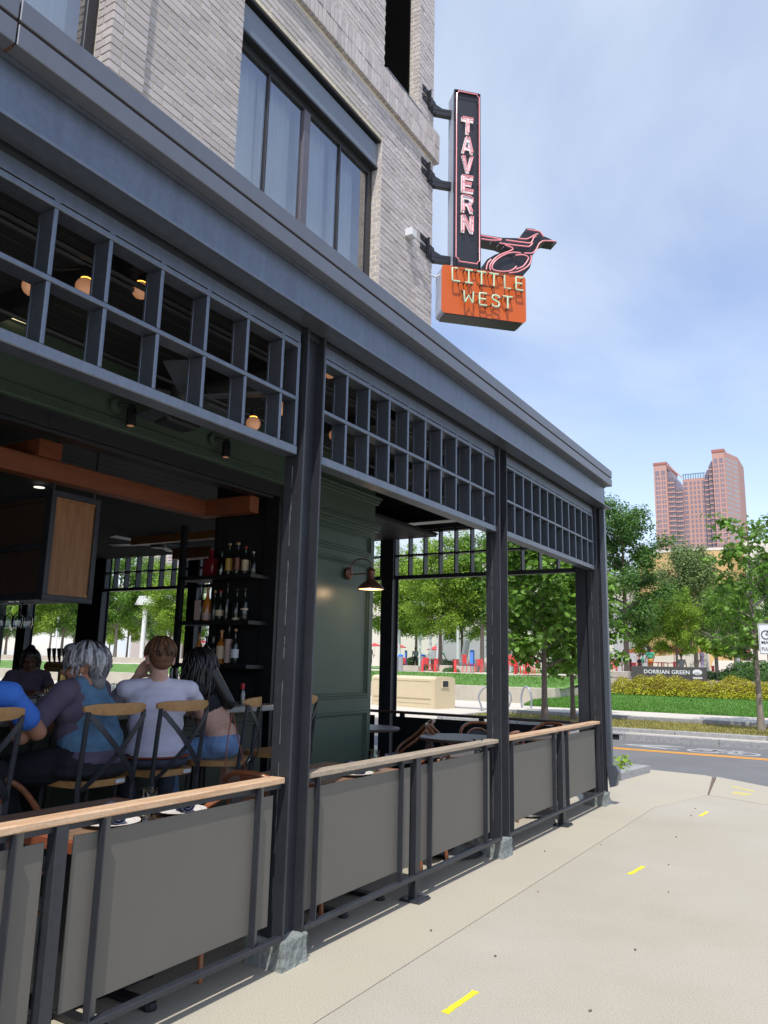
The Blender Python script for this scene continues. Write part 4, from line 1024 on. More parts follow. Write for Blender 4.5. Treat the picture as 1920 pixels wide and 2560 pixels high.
# ================================================================== BAR
bc = thing('bar_counter', 'long bar counter with grey stone top and green panelled front', 'bar counter', (-4.5, 3.2, 0))
b = MB(); b.box(-4.78, -4.10, -1.5, 5.20, 1.025, 1.068, .006); b.build('counter_top', 'bar_stone', bc)
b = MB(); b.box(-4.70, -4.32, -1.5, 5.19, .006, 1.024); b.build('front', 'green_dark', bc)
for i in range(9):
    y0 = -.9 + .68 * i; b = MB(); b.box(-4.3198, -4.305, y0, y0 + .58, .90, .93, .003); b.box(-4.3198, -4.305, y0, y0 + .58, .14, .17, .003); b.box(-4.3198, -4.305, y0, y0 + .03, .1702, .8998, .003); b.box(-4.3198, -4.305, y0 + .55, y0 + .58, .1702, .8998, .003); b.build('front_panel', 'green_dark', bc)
b = MB(); b.tube([(-4.2, -1.5, .20), (-4.2, 5.18, .20)], .02, 8); b.build('foot_rail', 'brass', bc, smooth=True)
fb = thing('back_counter', 'dark counter on the far side of the bar', 'bar counter', (-6.2, 4.0, 0))
b = MB(); b.box(-6.45, -5.95, 0.2, 6.3, 1.02, 1.06, .006); b.build('counter_top', 'bar_stone', fb); b = MB(); b.box(-6.35, -6.0, .2, 6.29, .006, 1.019); b.build('front', 'green_dark', fb)
wk = thing('work_counter', 'steel work counter between the two bars', 'counter', (-5.3, 4.0, 0))
b = MB(); b.box(-5.94, -4.80, 3.5, 4.3, .93, .96, .004); b.build('counter_top', 'galv', wk); b = MB(); b.box(-5.9, -4.84, 3.55, 4.25, .006, .929); b.build('cabinet', 'black', wk)
# hanging cabinet over the bar
hc = thing('hanging_cabinet', 'hanging steel bar cabinet with oak end panel and mesh doors', 'cabinet', (-5.8, 3.7, 1.8))
b = MB(); b.box(-6.9, -5.02, 3.50, 3.90, 1.835, 1.86); b.box(-6.9, -5.02, 3.50, 3.90, 2.56, 2.6); b.box(-6.9, -5.05, 3.60, 3.62, 1.86, 2.56); b.box(-6.9, -5.02, 3.51, 3.89, 2.20, 2.215); b.build('carcass', 'dark_wood', hc)
b = MB()
for (a, c, e, g_) in ((3.485, 3.915, 1.81, 1.855), (3.485, 3.915, 2.575, 2.62)): b.box(-5.02, -4.985, a, c, e, g_, .003)
for (a, c) in ((3.485, 3.525), (3.875, 3.915)): b.box(-5.02, -4.985, a, c, 1.8551, 2.5749, .003)
for z in (1.835, 2.20, 2.59): b.box(-6.9, -5.0201, 3.485, 3.50, z - .02, z + .03)
for x in (-6.88, -5.95, -5.04): b.box(x - .018, x + .018, 3.4845, 3.4995, 1.866, 2.569)
for y in (3.52, 3.88): b.tube([(-5.03, y, 2.6), (-5.03, y, 3.02)], .010, 6)
b.build('frame', 'steel', hc)
b = MB(); b.box(-5.018, -5.002, 3.5255, 3.8745, 1.8555, 2.5745); b.build('end_panel', 'panel_wood', hc)
b = MB(); b.box(-5.0019, -4.994, 3.5258, 3.8742, 1.8558, 1.875); b.box(-5.0019, -4.994, 3.5258, 3.8742, 2.555, 2.5742); b.build('end_batten', 'panel_wood', hc)
b = MB()
for zz in range(25):
    for z0 in (1.87, 2.225): b.box(-6.86, -5.06, 3.489, 3.492, z0 + zz * .0135, z0 + zz * .0135 + .006)
o = b.build('mesh_door', 'dark_wood', hc); kind(o, 'stuff')
b = MB(); b.box(-6.9, -5.03, 3.50, 3.90, 1.822, 1.8349); b.build('underside', 'white_pole', hc)
# stemmed glasses hanging under the cabinet
def stem_glass(x, y, lb_, n=[0]):
    t = thing('wine_glass', lb_, 'wine glass', (x, y, 1.60), group='wine glasses hanging under the cabinet')
    b = MB(); b.lathe((x, y, 1.62), [(.033, .0), (.040, .04), (.037, .08), (.012, .11), (.004, .12), (.004, .19), (.032, .195), (.032, .198)], 14); b.build('bowl', 'glass_bottle', t, smooth=True, ang=60)
for i, (x, y) in enumerate([(-5.45, 3.62), (-5.55, 3.62), (-5.65, 3.62), (-5.50, 3.74), (-5.60, 3.74)]):
    stem_glass(x, y, ['upturned wine glass hanging nearest the oak panel, front row', 'upturned wine glass hanging second from the oak panel, front row', 'upturned wine glass hanging farthest left, front row', 'upturned wine glass in the rear row nearer the oak panel', 'upturned wine glass in the rear row farther left'][i])
# timber beams above the bar
bm = thing('timber_beam', 'reddish timber beam frame above the bar', 'beam', (-4.8, 4.0, 2.7))
b = MB(); b.box(-5.05, -4.93, .5, 5.0, 2.675, 2.822, .006); b.build('long_beam', 'beam_wood', bm)
b = MB(); b.box(-5.05, -4.42, 5.001, 5.12, 2.68, 2.827, .006); b.build('end_beam', 'beam_wood', bm)
b = MB(); b.box(-6.6, -4.90, 3.28, 3.47, 2.823, 2.95, .006); b.build('cross_beam', 'beam_wood', bm)
b = MB(); b.box(-6.6, -5.5, 6.2, 6.34, 2.52, 2.64, .004); b.box(-6.6, -4.95, 5.6, 5.68, 2.60, 2.68, .004); b.build('rear_beam', 'panel_wood', bm)
# recessed downlight
t = thing('downlight', 'small round downlight in the dark bar ceiling', 'light', onZ(98, 1219, 2.98)); p = onZ(98, 1219, 2.98)
b = MB(); b.lathe(p, [(.05, 0), (.05, .004)], 16); b.build('lens', 'downlight', t)

# bottle shelves on the pier end
sh = thing('bottle_shelf', 'dark open shelf unit of spirits beside the bar opening', 'shelf', (-4.8, 5.15, 1.2))
ZS = [onY(560, 1660, 5.12).z, onY(540, 1553, 5.12).z, onY(540, 1441, 5.12).z]
for z in ZS:
    b = MB(); b.box(-5.24, -4.38, 5.02, 5.28, z - .035, z, .003); b.build('shelf_board', 'black', sh)
b = MB(); b.box(-5.26, -5.215, 5.03, 5.08, 1.07, 2.62); b.box(-5.0, -4.96, 5.20, 5.29, 1.07, 3.0); b.build('shelf_post', 'black', sh)
b = MB(); b.box(-4.96, -4.46, 5.285, 5.298, 1.07, 3.1); b.build('shelf_back', 'black_matte', sh)
def bottle(xpx, shelf, hh, r, body, labm, capm, lb_, shape='round', lz=(.25, .62), cat='bottle'):
    x = onY(xpx, 1500, 5.12).x; z = ZS[shelf]; t = thing('bottle', lb_, cat, (x, 5.12, z), group='bottles on the dark shelves')
    H = hh; b = MB(); q = H * .60
    if shape == 'round': b.lathe((x, 5.12, z), [(r * .9, 0), (r, .01), (r, q * .93), (r * .85, q), (r * .42, q + H * .10), (r * .33, H * .80), (r * .33, H * .93), (r * .38, H * .935), (r * .38, H * .95)], 14)
    else:
        b.box(x - r, x + r, 5.12 - r * .8, 5.12 + r * .8, z, z + q, .008); b.lathe((x, 5.12, z + q), [(r * .6, 0), (r * .35, H * .06), (r * .33, H * .33)], 12)
    b.build('body', body, t, smooth=True, ang=50)
    if labm:
        b = MB()
        if shape == 'round': b.lathe((x, 5.12, z), [(r + .0012, q * lz[0]), (r + .0012, q * lz[1] * 1.4)], 14)
        else: b.box(x - r * .92, x + r * .92, 5.12 - r * .8 - .003, 5.12 - r * .8 - .0005, z + q * lz[0], z + q * min(.97, lz[1] * 1.3))
        b.build('label', labm, t, smooth=True)
    b = MB(); b.lathe((x, 5.12, z + H * .93), [(r * .42, 0), (r * .42, H * .07)], 10); b.build('cap', capm, t)
for a in [(522, 2, .27, .062, 'crimson', None, 'black', 'square decanter of dark red spirit at the open end, top shelf', 'sq'), (548, 2, .22, .033, 'glass_dark', None, 'black', 'small clear dark bottle beside the red decanter, top shelf'),
          (567, 2, .29, .032, 'bottle_dark', 'label_gold', 'cork', 'slim bottle with a gold label, top shelf'), (588, 2, .29, .038, 'bottle_dark', 'copper', 'cork', 'bottle with a coppery brown label, top shelf'),
          (608, 2, .25, .030, 'bottle_dark', 'label_cream', 'label_red', 'bottle with red cap and pale label, top shelf'), (628, 2, .2, .026, 'bottle_dark', None, 'label_pink', 'small dark bottle with pale cap at the right end, top shelf'),
          (502, 1, .32, .040, 'glass_bottle', 'label_pink', 'black', 'clear bottle with a tall pink label, middle shelf', 'sq', (.08, .75)), (519, 1, .30, .040, 'amber', 'label_pink', 'cork', 'amber bottle with a blue top band, middle shelf', 'round', (.06, .30)),
          (537, 1, .27, .028, 'bottle_dark', None, 'cork', 'dark slim bottle with cork right of the amber one, middle shelf'), (551, 1, .27, .037, 'bottle_dark', 'label_cream', 'label_red', 'dark bottle with square cream label, middle shelf', 'round', (.28, .42)),
          (568, 1, .33, .028, 'bottle_dark', None, 'black', 'tall plain dark bottle, middle shelf'), (592, 1, .28, .034, 'bottle_dark', 'label_cream', 'black', 'dark bottle with a low cream seal, middle shelf', 'round', (.05, .12)), (612, 1, .28, .032, 'bottle_dark', 'label_cream', 'black', 'dark bottle with a small high cream label, middle shelf', 'round', (.55, .45)),
          (524, 0, .24, .036, 'bottle_dark', 'label_gold', 'black', 'squat bottle with lime gold label, bottom shelf'), (541, 0, .24, .038, 'bottle_dark', 'black', 'black', 'squat black labelled bottle, bottom shelf'),
          (560, 0, .29, .041, 'amber', 'label_cream', 'cork', 'bottle with large cream label and yellow tie, bottom shelf'), (578, 0, .37, .032, 'bottle_dark', 'label_pink', 'black', 'tallest bottle with a pinkish label, bottom shelf', 'round', (.05, .68)), (594, 0, .30, .034, 'bottle_dark', 'tag_white', 'cork', 'bottle with white label and flat cork, bottom shelf', 'round', (.3, .5)),
          (505, 0, .28, .03, 'amber', 'copper', 'black', 'orange brown bottle at the open end, bottom shelf')]: bottle(*a)
# things on the bar top
def onbar(x, y, z=1.07): return onZ(x, y, z)
def lathe_thing(name, lb_, cat, p, parts, group=None):
    t = thing(name, lb_, cat, p, group=group)
    for nm, m, prof, n in parts:
        b = MB(); b.lathe(p, prof, n); b.build(nm, m, t, smooth=True, ang=50)
    return t
tap = thing('beer_tap', 'brass beer tap tower with six black handles', 'beer tap', (-5.33, 4.0, .96))
ax0, ax1 = Vector((-5.55, 4.0, 1.335)), Vector((-5.16, 4.0, 1.335))
b = MB(); b.lathe((-5.36, 4.0, .961), [(.06, 0), (.06, .02), (.036, .03), (.036, .36)], 18); b.build('column', 'brass', tap, smooth=True)
b = MB(); b.tube([ax0, ax1], .040, 20); b.build('crossbar', 'brass', tap, smooth=True)
for i in range(6):
    x = -5.52 + .062 * i; b = MB(); b.tube([(x, 3.99, 1.36), (x + .012, 3.97, 1.41), (x + .022, 3.955, 1.475)], [.006, .012, .017], 8); b.build('handle', 'black', tap)
p = Vector((-4.95, 3.62, .96))
for i in range(7):
    q = Vector((-5.02 + .062 * (i % 4) + .03 * (i // 4), 4.10 + .055 * (i // 4) - .035 * (i % 4) * 0, .961)); q.y = 4.02 + .05 * (i % 4) + .06 * (i // 4)
    lathe_thing('carafe', 'clear water carafe on the steel counter, ' + ['at the left front of the cluster', 'second from left in the front row', 'third from left in the front row', 'at the right end of the front row', 'left in the rear row', 'middle of the rear row', 'right in the rear row'][i], 'bottle', q, [('body', 'glass_bottle', [(.030, 0), (.033, .01), (.033, .15), (.016, .20), (.014, .25), (.018, .262)], 12)], 'clear glass carafes beside the taps')
sp = onX(140, 1700, -4.9); sp.z = .961
st = thing('straw_cup', 'brown cup crowded with tan paper straws', 'cup', sp)
b = MB(); b.lathe(sp, [(.05, 0), (.065, .02), (.07, .14)], 14); b.build('cup', 'dark_wood', st, smooth=True)
b = MB()
for i in range(22):
    a = rr.uniform(0, 6.28); r_ = rr.uniform(0, .055); b.tube([sp + Vector((r_ * math.cos(a), r_ * math.sin(a), .02)), sp + Vector((r_ * 1.25 * math.cos(a), r_ * 1.25 * math.sin(a), rr.uniform(.19, .24)))], .005, 5)
kind(b.build('straws', 'straw_tan', st), 'stuff')
for (x, y, fill, lb_) in ((112, 1738, 'dark_wood', 'glass jar of dark snacks on the bar top'), (140, 1730, 'label_gold', 'glass jar of olives on the bar top')):
    p = onX(x, y + 10, -4.62); p.z = 1.069; t = thing('jar', lb_, 'jar', p)
    b = MB(); b.lathe(p, [(.045, 0), (.05, .01), (.05, .085), (.042, .09)], 14); b.build('glass', 'glass_clear', t, smooth=True, ang=50)
    b = MB(); b.lathe(p, [(.042, .006), (.042, .055)], 12); b.build('filling', fill, t, smooth=True, ang=50)
    b = MB(); b.lathe(p, [(.047, .09), (.047, .10)], 14); b.build('lid', 'galv', t, smooth=True, ang=50)
p = onbar(612, 1752)
lathe_thing('pepper_mill', 'turned wooden pepper mill by the bar end', 'pepper mill', Vector((-4.30, 4.40, 1.069)), [('body', 'stool_wood', [(.026, 0), (.03, .01), (.022, .05), (.027, .09), (.018, .12), (.025, .14), (.028, .165), (.018, .185)], 14)])
nd = thing('straw_dispenser', 'clear dispenser with red label beside the pepper mill', 'dispenser', (-4.36, 4.62, 1.069))
b = MB(); b.lathe((-4.36, 4.62, 1.069), [(.05, 0), (.05, .09)], 14); b.build('label', 'label_red', nd, smooth=True, ang=50)
b = MB(); b.lathe((-4.36, 4.62, 1.159), [(.05, 0), (.048, .09), (.03, .16), (.03, .22)], 14); b.build('jar', 'cloth_grey', nd, smooth=True, ang=50)
b = MB()
for i in range(9): b.add([(-4.40 + rr.uniform(-.05, .05), 4.60 + rr.uniform(-.06, .06), 1.33 + rr.uniform(0, .2)) for _ in range(3)], [(0, 1, 2)])
b.build('wrap', 'plastic_bag', nd)
lathe_thing('sauce_bottle', 'slim sauce bottle with a red cap at the bar end', 'bottle', Vector((-4.30, 4.90, 1.069)), [('body', 'glass_dark', [(.024, 0), (.024, .09), (.012, .12)], 12), ('cap', 'label_red', [(.016, .12), (.016, .165)], 10)])
p = onX(457, 1725, -4.25); p.z = 1.069
t = lathe_thing('cocktail', 'wine glass of orange juice cocktail in front of the dark haired woman', 'drink', p, [('bowl', 'glass_clear', [(.032, 0), (.004, .006), (.004, .07), (.036, .10), (.042, .15), (.036, .20)], 14), ('drink', 'juice', [(.010, .078), (.034, .10), (.040, .145)], 14)])
b = MB(); b.tube([p + Vector((0, 0, .09)), p + Vector((-.03, -.02, .26))], .004, 5); b.build('straw', 'straw_tan', t)
for i, (x, lb_) in enumerate(((425, 'dark wine bottle left of the cocktail'), (438, 'dark wine bottle right beside the cocktail'))):
    q = onX(x, 1725, -4.45 - .05 * i); q.z = 1.069
    lathe_thing('wine_bottle', lb_, 'bottle', q, [('body', 'bottle_dark', [(.034, 0), (.036, .01), (.036, .16), (.014, .21), (.014, .28)], 12)])

# ================================================================== STOOLS
def make_stool(lb_):
    t = thing('bar_stool', lb_, 'bar stool', (0, 0, 0), group='cross-back bar stools along the counter', world=False)
    pts = []
    for i in range(28):
        a = 2 * math.pi * i / 28; c, s_ = math.cos(a), math.sin(a); e = .42; pts.append((.185 * math.copysign(abs(c) ** e, c), (.19 - .015 * (c < 0)) * math.copysign(abs(s_) ** e, s_)))
    b = MB(); b.prism([(x, y, .742) for x, y in pts], (0, 0, .034)); se = b.build('seat', 'stool_wood', t)
    b = MB(); b.box(-.188, -.1855, -.12, -.06, .750, .770); b.build('tag', 'tag_white', se)
    for sx, sy in ((1, 1), (1, -1)):
        b = MB(); b.tube([(sx * .15, sy * .145, .742), (sx * .19, sy * .185, 0)], .013, 8); b.build('leg', 'steel', t, smooth=True)
    for sy in (1, -1):
        b = MB(); b.tube([(-.22, sy * .195, 0), (-.185, sy * .175, .50), (-.180, sy * .178, .76), (-.205, sy * .183, 1.0), (-.222, sy * .186, 1.135)], .0135, 8); b.build('leg', 'steel', t, smooth=True)
    b = MB()
    for (a, c) in (((.175, .172, .28), (.175, -.172, .28)), ((.175, .172, .28), (-.195, .183, .28)), ((.175, -.172, .28), (-.195, -.183, .28)), ((-.195, .183, .34), (-.195, -.183, .34))): b.tube([a, c], .009, 6)
    b.build('footrest', 'steel', t, smooth=True)
    # curved wooden top rail
    b = MB(); V = []; F = []; n = 16
    for i in range(n + 1):
        k = -1 + 2 * i / n; y = .205 * k; x = -.250 + .045 * k * k; hh = .031 * (1 - .55 * abs(k) ** 4)
        for (dx, dz) in ((-.013, -1), (-.015, 0), (-.013, 1), (.010, 1), (.012, 0), (.010, -1)): V.append((x + dx * (1 - .3 * abs(k) ** 3), y, 1.145 + dz * hh + .004 * k * k))
    for i in range(n):
        for j in range(6): F.append((i * 6 + j, i * 6 + (j + 1) % 6, (i + 1) * 6 + (j + 1) % 6, (i + 1) * 6 + j))
    F.append((5, 4, 3, 2, 1, 0)); F.append(tuple(range(n * 6, n * 6 + 6))); b.add(V, F); b.build('top_rail', 'stool_wood', t, smooth=True, ang=50)
    for s_ in (1, -1):
        b = MB(); P = smooth_line([(-.236, s_ * .183, 1.115), (-.262 - .004 * s_, s_ * .085, 1.01), (-.262 - .004 * s_, -s_ * .02, .90), (-.235, -s_ * .12, .80), (-.190, -s_ * .165, .735)], 4)
        for a, c in zip(P[:-1], P[1:]): b.bar(a, c + (c - a) * .04, .030, .005, (1, 0, .2))
        b.build('back_strap', 'steel', t)
    return t
ST = [(-3.72, 2.22, 'bar stool under the man in blue, cut by the frame'), (-3.70, 2.96, 'bar stool under the woman in the denim vest'), (-3.71, 3.47, 'bar stool under the man in the white shirt'),
      (-3.74, 4.06, 'turned bar stool under the dark haired woman, bag hanging from it'), (-3.74, 4.66, 'empty bar stool at the counter end beside the column')]
ANG = [R(180), R(180), R(180), R(208), R(180)]
s0 = make_stool(ST[0][2]); s0.location = (ST[0][0], ST[0][1], 0); s0.rotation_euler = (0, 0, ANG[0])
for (x, y, lb_), a in list(zip(ST, ANG))[1:]: dup(s0, (x, y, 0), a, lb_)
# handbag hanging from the fourth stool
hp = onX(596, 1935, -3.36)
hbg = thing('handbag', 'small brown patterned bag hanging by a thin strap from a stool', 'bag', hp)
b = MB(); b.prism([(hp.x, hp.y - .11, hp.z + .05), (hp.x, hp.y + .10, hp.z - .02), (hp.x, hp.y + .11, hp.z - .13), (hp.x, hp.y - .12, hp.z - .13)], (-.05, 0, 0)); b.build('pouch', 'bag_brown', hbg)
b = MB(); b.tube([(hp.x - .02, hp.y - .10, hp.z + .05), (hp.x - .06, hp.y - .05, hp.z + .2), (hp.x - .10, hp.y + .02, hp.z + .36)], .004, 5); b.tube([(hp.x - .02, hp.y + .09, hp.z), (hp.x - .06, hp.y + .05, hp.z + .2), (hp.x - .10, hp.y + .03, hp.z + .36)], .004, 5); b.build('strap', 'belt', hbg)

# ================================================================== PATIO TABLES AND CHAIRS
def rect_table(x0, x1, y0, y1, z, lb_):
    t = thing('patio_table', lb_, 'table', ((x0 + x1) / 2, (y0 + y1) / 2, 0), group='wooden patio tables behind the railing')
    n = 4
    for i in range(n):
        a = x0 + (x1 - x0) * i / n; b = MB(); b.box(a + .001, a + (x1 - x0) / n - .001, y0 + .03, y1 - .03, z - .03, z, .002); b.build('plank', 'table_wood', t)
    for (a, c) in ((y0, y0 + .0295), (y1 - .0295, y1)): b = MB(); b.box(x0, x1, a, c, z - .045, z, .003); b.build('edge_board', 'beam_wood', t)
    xm, ym = (x0 + x1) / 2, (y0 + y1) / 2
    for yy in (y0 + .25, y1 - .25):
        b = MB(); b.lathe((xm, yy, .012), [(.03, .02), (.03, z - .06)], 12); b.box(xm - .28, xm + .28, yy - .03, yy + .03, .005, .03, .004); b.box(xm - .03, xm + .03, yy - .24, yy + .24, .0051, .0299, .004)
        for (dx_, dy_) in ((.27, 0), (-.27, 0), (0, .23), (0, -.23)): b.lathe((xm + dx_, yy + dy_, 0), [(.03, 0), (.03, .012), (.02, .028)], 10)
        b.build('pedestal', 'black', t)
    return t
rect_table(-3.22, -2.57, 2.03, 2.78, .74, 'wooden table laid with two plates behind the nearest railing')
rect_table(-3.25, -2.57, 3.72, 4.62, .74, 'wooden table with a napkin and glass behind the middle railing')
def round_table(x, y, lb_, r=.38, z=.745):
    t = thing('round_table', lb_, 'table', (x, y, 0), group='round dark bistro tables')
    b = MB(); b.lathe((x, y, z - .03), [(r - .01, 0), (r, .008), (r, .024), (r - .006, .03)], 36); b.build('tabletop', 'dark_wood', t, smooth=True, ang=40)
    b = MB(); b.lathe((x, y, .02), [(.25, 0), (.24, .015), (.05, .035), (.03, .06), (.03, z - .05)], 20); b.build('pedestal', 'black', t, smooth=True, ang=50)
    for i in range(4):
        a = i * math.pi / 2 + .4; b = MB(); b.lathe((x + .22 * math.cos(a), y + .22 * math.sin(a), 0), [(.025, 0), (.025, .02)], 8); b.build('foot', 'black', t)
round_table(-4.62, 7.25, 'round dark table beyond the green pier at the corner'); round_table(-3.35, 6.95, 'round table behind the third column'); round_table(-2.92, 7.62, 'round table near the corner column, mostly behind the rail', .32); round_table(-2.82, 5.72, 'round table against the third column carrying a water glass', .26)
def make_chair(lb_, seat='mesh_seat'):
    t = thing('bistro_chair', lb_, 'chair', (0, 0, 0), group='rattan bistro chairs in the patio', world=False)
    P = smooth_line([(.12, .225, .40), (.06, .245, .52), (-.10, .245, .64), (-.22, .205, .755), (-.285, .10, .812), (-.295, 0, .822), (-.285, -.10, .812), (-.22, -.205, .755), (-.10, -.245, .64), (.06, -.245, .52), (.12, -.225, .40)], 4)
    b = MB(); b.tube(P, .0155, 9); b.build('back_hoop', 'rattan', t, smooth=True)
    P2 = smooth_line([(-.205, .16, .46), (-.236, .165, .58), (-.268, .13, .695), (-.283, .06, .752), (-.287, 0, .762), (-.283, -.06, .752), (-.268, -.13, .695), (-.236, -.165, .58), (-.205, -.16, .46)], 4)
    b = MB(); b.tube(P2, .010, 7); b.build('inner_hoop', 'rattan', t, smooth=True)
    b = MB(); V = []; F = []; n = len(P2)
    h = n // 2; L_, R_ = P2[:h + 1], P2[::-1][:h + 1]; m = 8
    for a, c in zip(L_, R_):
        for j in range(m + 1):
            k = j / m; q = a.lerp(c, k); V.append((q.x - .02 * math.sin(math.pi * k), q.y, q.z))
    for i in range(len(L_) - 1):
        for j in range(m): F.append((i * (m + 1) + j, i * (m + 1) + j + 1, (i + 1) * (m + 1) + j + 1, (i + 1) * (m + 1) + j))
    b.add(V, F); bo = b.build('backrest', seat, t, smooth=True, ang=180)
    so_ = bo.modifiers.new('thickness', 'SOLIDIFY'); so_.thickness = .008
    pts = [(.22 * math.cos(a) * .98, .215 * math.sin(a)) for a in [2 * math.pi * i / 24 for i in range(24)]]
    b = MB(); b.prism([(x, y, .435) for x, y in pts], (0, 0, .022)); b.build('seat', seat, t)
    b = MB(); b.tube([(x * 1.02, y * 1.02, .438) for x, y in pts], .016, 8, closed=True); b.build('seat_rim', 'rattan', t, smooth=True)
    for sx, sy in ((1, 1), (1, -1), (-1, 1), (-1, -1)):
        b = MB(); b.tube([(sx * .17, sy * .165, .43), (sx * .205 - .02, sy * .20, 0)], [.0155, .0135], 9); b.build('leg', 'rattan', t, smooth=True)
    b = MB(); b.tube([(.18, .17, .22), (-.19, .18, .22)], .008, 6); b.tube([(.18, -.17, .22), (-.19, -.18, .22)], .008, 6); b.build('stretcher', 'rattan', t, smooth=True)
    return t
CH_ = [(-2.76, 1.70, R(88), 'rattan chair at the near end of the first table, seen through the post gap'),
       (-2.87, 3.04, R(180), 'rattan chair beside the second column, hoop just under the handrail'), (-3.52, 2.4, R(0), 'rattan chair on the far side of the first table'),
       (-2.90, 3.66, R(92), 'rattan chair at the near end of the second table'), (-2.92, 5.20, R(180), 'rattan chair with orange lit hoop rising above the middle handrail'),
       (-4.30, 7.60, R(212), 'dark hooped chair at the corner round table, left of a pair'), (-3.55, 7.28, R(24), 'dark hooped chair leaning next to its twin, right of a pair'),
       (-3.36, 7.62, R(-45), 'mesh backed dark chair in front of the end railing'), (-3.08, 6.96, R(180), 'rattan chair behind the farthest railing with hoop above the handrail'), (-2.95, 8.05, R(-100), 'rattan chair near the corner column')]
c0 = make_chair(CH_[0][3]); c0.location = (CH_[0][0], CH_[0][1], 0); c0.rotation_euler = (0, 0, CH_[0][2])
c1 = None
for i, (x, y, a, lb_) in enumerate(CH_[1:]):
    if 'dark' in lb_ or 'mesh backed' in lb_:
        if c1 is None: c1 = make_chair(lb_, 'mesh_dark'); c1.location = (x, y, 0); c1.rotation_euler = (0, 0, a)
        else: dup(c1, (x, y, 0), a, lb_)
    else: dup(c0, (x, y, 0), a, lb_)
def plate(p, lb_):
    t = thing('plate', lb_, 'plate', p, group='plates on the patio tables'); b = MB(); b.lathe(p, [(.065, .001), (.075, .004), (.118, .016), (.121, .018), (.116, .019), (.072, .009), (.001, .008)], 32); b.build('dish', 'porcelain', t, smooth=True, ang=50)
    b = MB()
    for i in range(22):
        a = 2 * math.pi * i / 22; q = p + Vector((.098 * math.cos(a), .098 * math.sin(a), .0150)); b.ball(q, .006, .006, .0015, 6, 4)
    b.build('rim_pattern', 'label_pink', t); kind([c for c in t.children if c.name.startswith('rim')][0], 'stuff')
def napkin(p, a, lb_):
    t = thing('napkin', lb_, 'napkin', p, a, group='rolled navy napkins', world=False)
    b = MB(); V = []; F = []; n = 26
    for i in range(n):
        th = i * .62; r_ = .010 + .0011 * i; 
        for y in (-.085, .085): V.append((r_ * math.cos(th), y, .034 + r_ * math.sin(th)))
    for i in range(n - 1): F.append((2 * i, 2 * i + 1, 2 * i + 3, 2 * i + 2))
    b.add(V, F); o = b.build('roll', 'napkin', t, smooth=True, ang=180); m_ = o.modifiers.new('thickness', 'SOLIDIFY'); m_.thickness = .004
    b = MB(); b.box(-.03, .03, -.02, .02, .006, .012); b.build('fold', 'napkin', t)
def tumbler(p, lb_, h_=.13, r=.036):
    t = thing('water_glass', lb_, 'glass', p, group='water glasses'); b = MB()
    b.lathe(p, [(r * .74, .0), (r * .76, .006), (r * .82, h_ * .5), (r, h_ * .52), (r * 1.05, h_), (r * .99, h_), (r * .93, h_ * .53), (r * .76, h_ * .48), (r * .70, .014), (.001, .013)], 18); b.build('tumbler', 'glass_bottle', t, smooth=True, ang=35)
for (x, y, n_) in ((275, 2062, 'nearest plate, left of the water glass on the first table'), (448, 2032, 'plate right of the water glass on the first table'), (885, 1938, 'plate on the second table behind the middle railing')):
    p = onZ(x, y, .742); plate(p, 'small white plate with a pink rim pattern: ' + n_) if False else plate(p, {275: 'white rimmed plate left of the water glass, nearest table', 448: 'white rimmed plate right of the water glass, nearest table', 885: 'pale plate on the second table behind the middle railing'}[x])
    napkin(p + Vector((-.0, .02, .008)), R(60), {275: 'rolled navy napkin on the left plate', 448: 'rolled navy napkin on the right plate', 885: 'rolled navy napkin on the second table plate'}[x])
for (x, y, lb_) in ((366, 2052, 'water glass between the two plates on the nearest table'), (934, 1928, 'water glass on the second table'), (1195, 1893, 'water glass standing by the third column')):
    p = onZ(x, y, .741); tumbler(p, lb_)

# ================================================================== PEOPLE
import numpy as np
def capsule(b, p0, p1, r0, r1, n=12):
    p0, p1 = Vector(p0), Vector(p1); t = (p1 - p0); L_ = t.length; t = t.normalized() if L_ > 1e-6 else Vector((0, 0, 1)); x = t.orthogonal().normalized(); y = t.cross(x)
    V = []; rings = []
    for k in range(4): a = math.pi / 2 * (1 - k / 4); rings.append((p0 - t * r0 * math.sin(a), r0 * math.cos(a)))
    for k in range(5): a = math.pi / 2 * k / 4; rings.append((p1 + t * r1 * math.sin(a), r1 * math.cos(a)))
    for c, r in rings:
        r = max(r, 1e-4)
        for j in range(n): an = 2 * math.pi * j / n; V.append(tuple(c + (x * math.cos(an) + y * math.sin(an)) * r))
    F = []
    for i in range(len(rings) - 1):
        for j in range(n): F.append((i * n + j, i * n + (j + 1) % n, (i + 1) * n + (j + 1) % n, (i + 1) * n + j))
    F.append(tuple(range(n - 1, -1, -1))); F.append(tuple(range((len(rings) - 1) * n, len(rings) * n)))
    b.add(V, F)
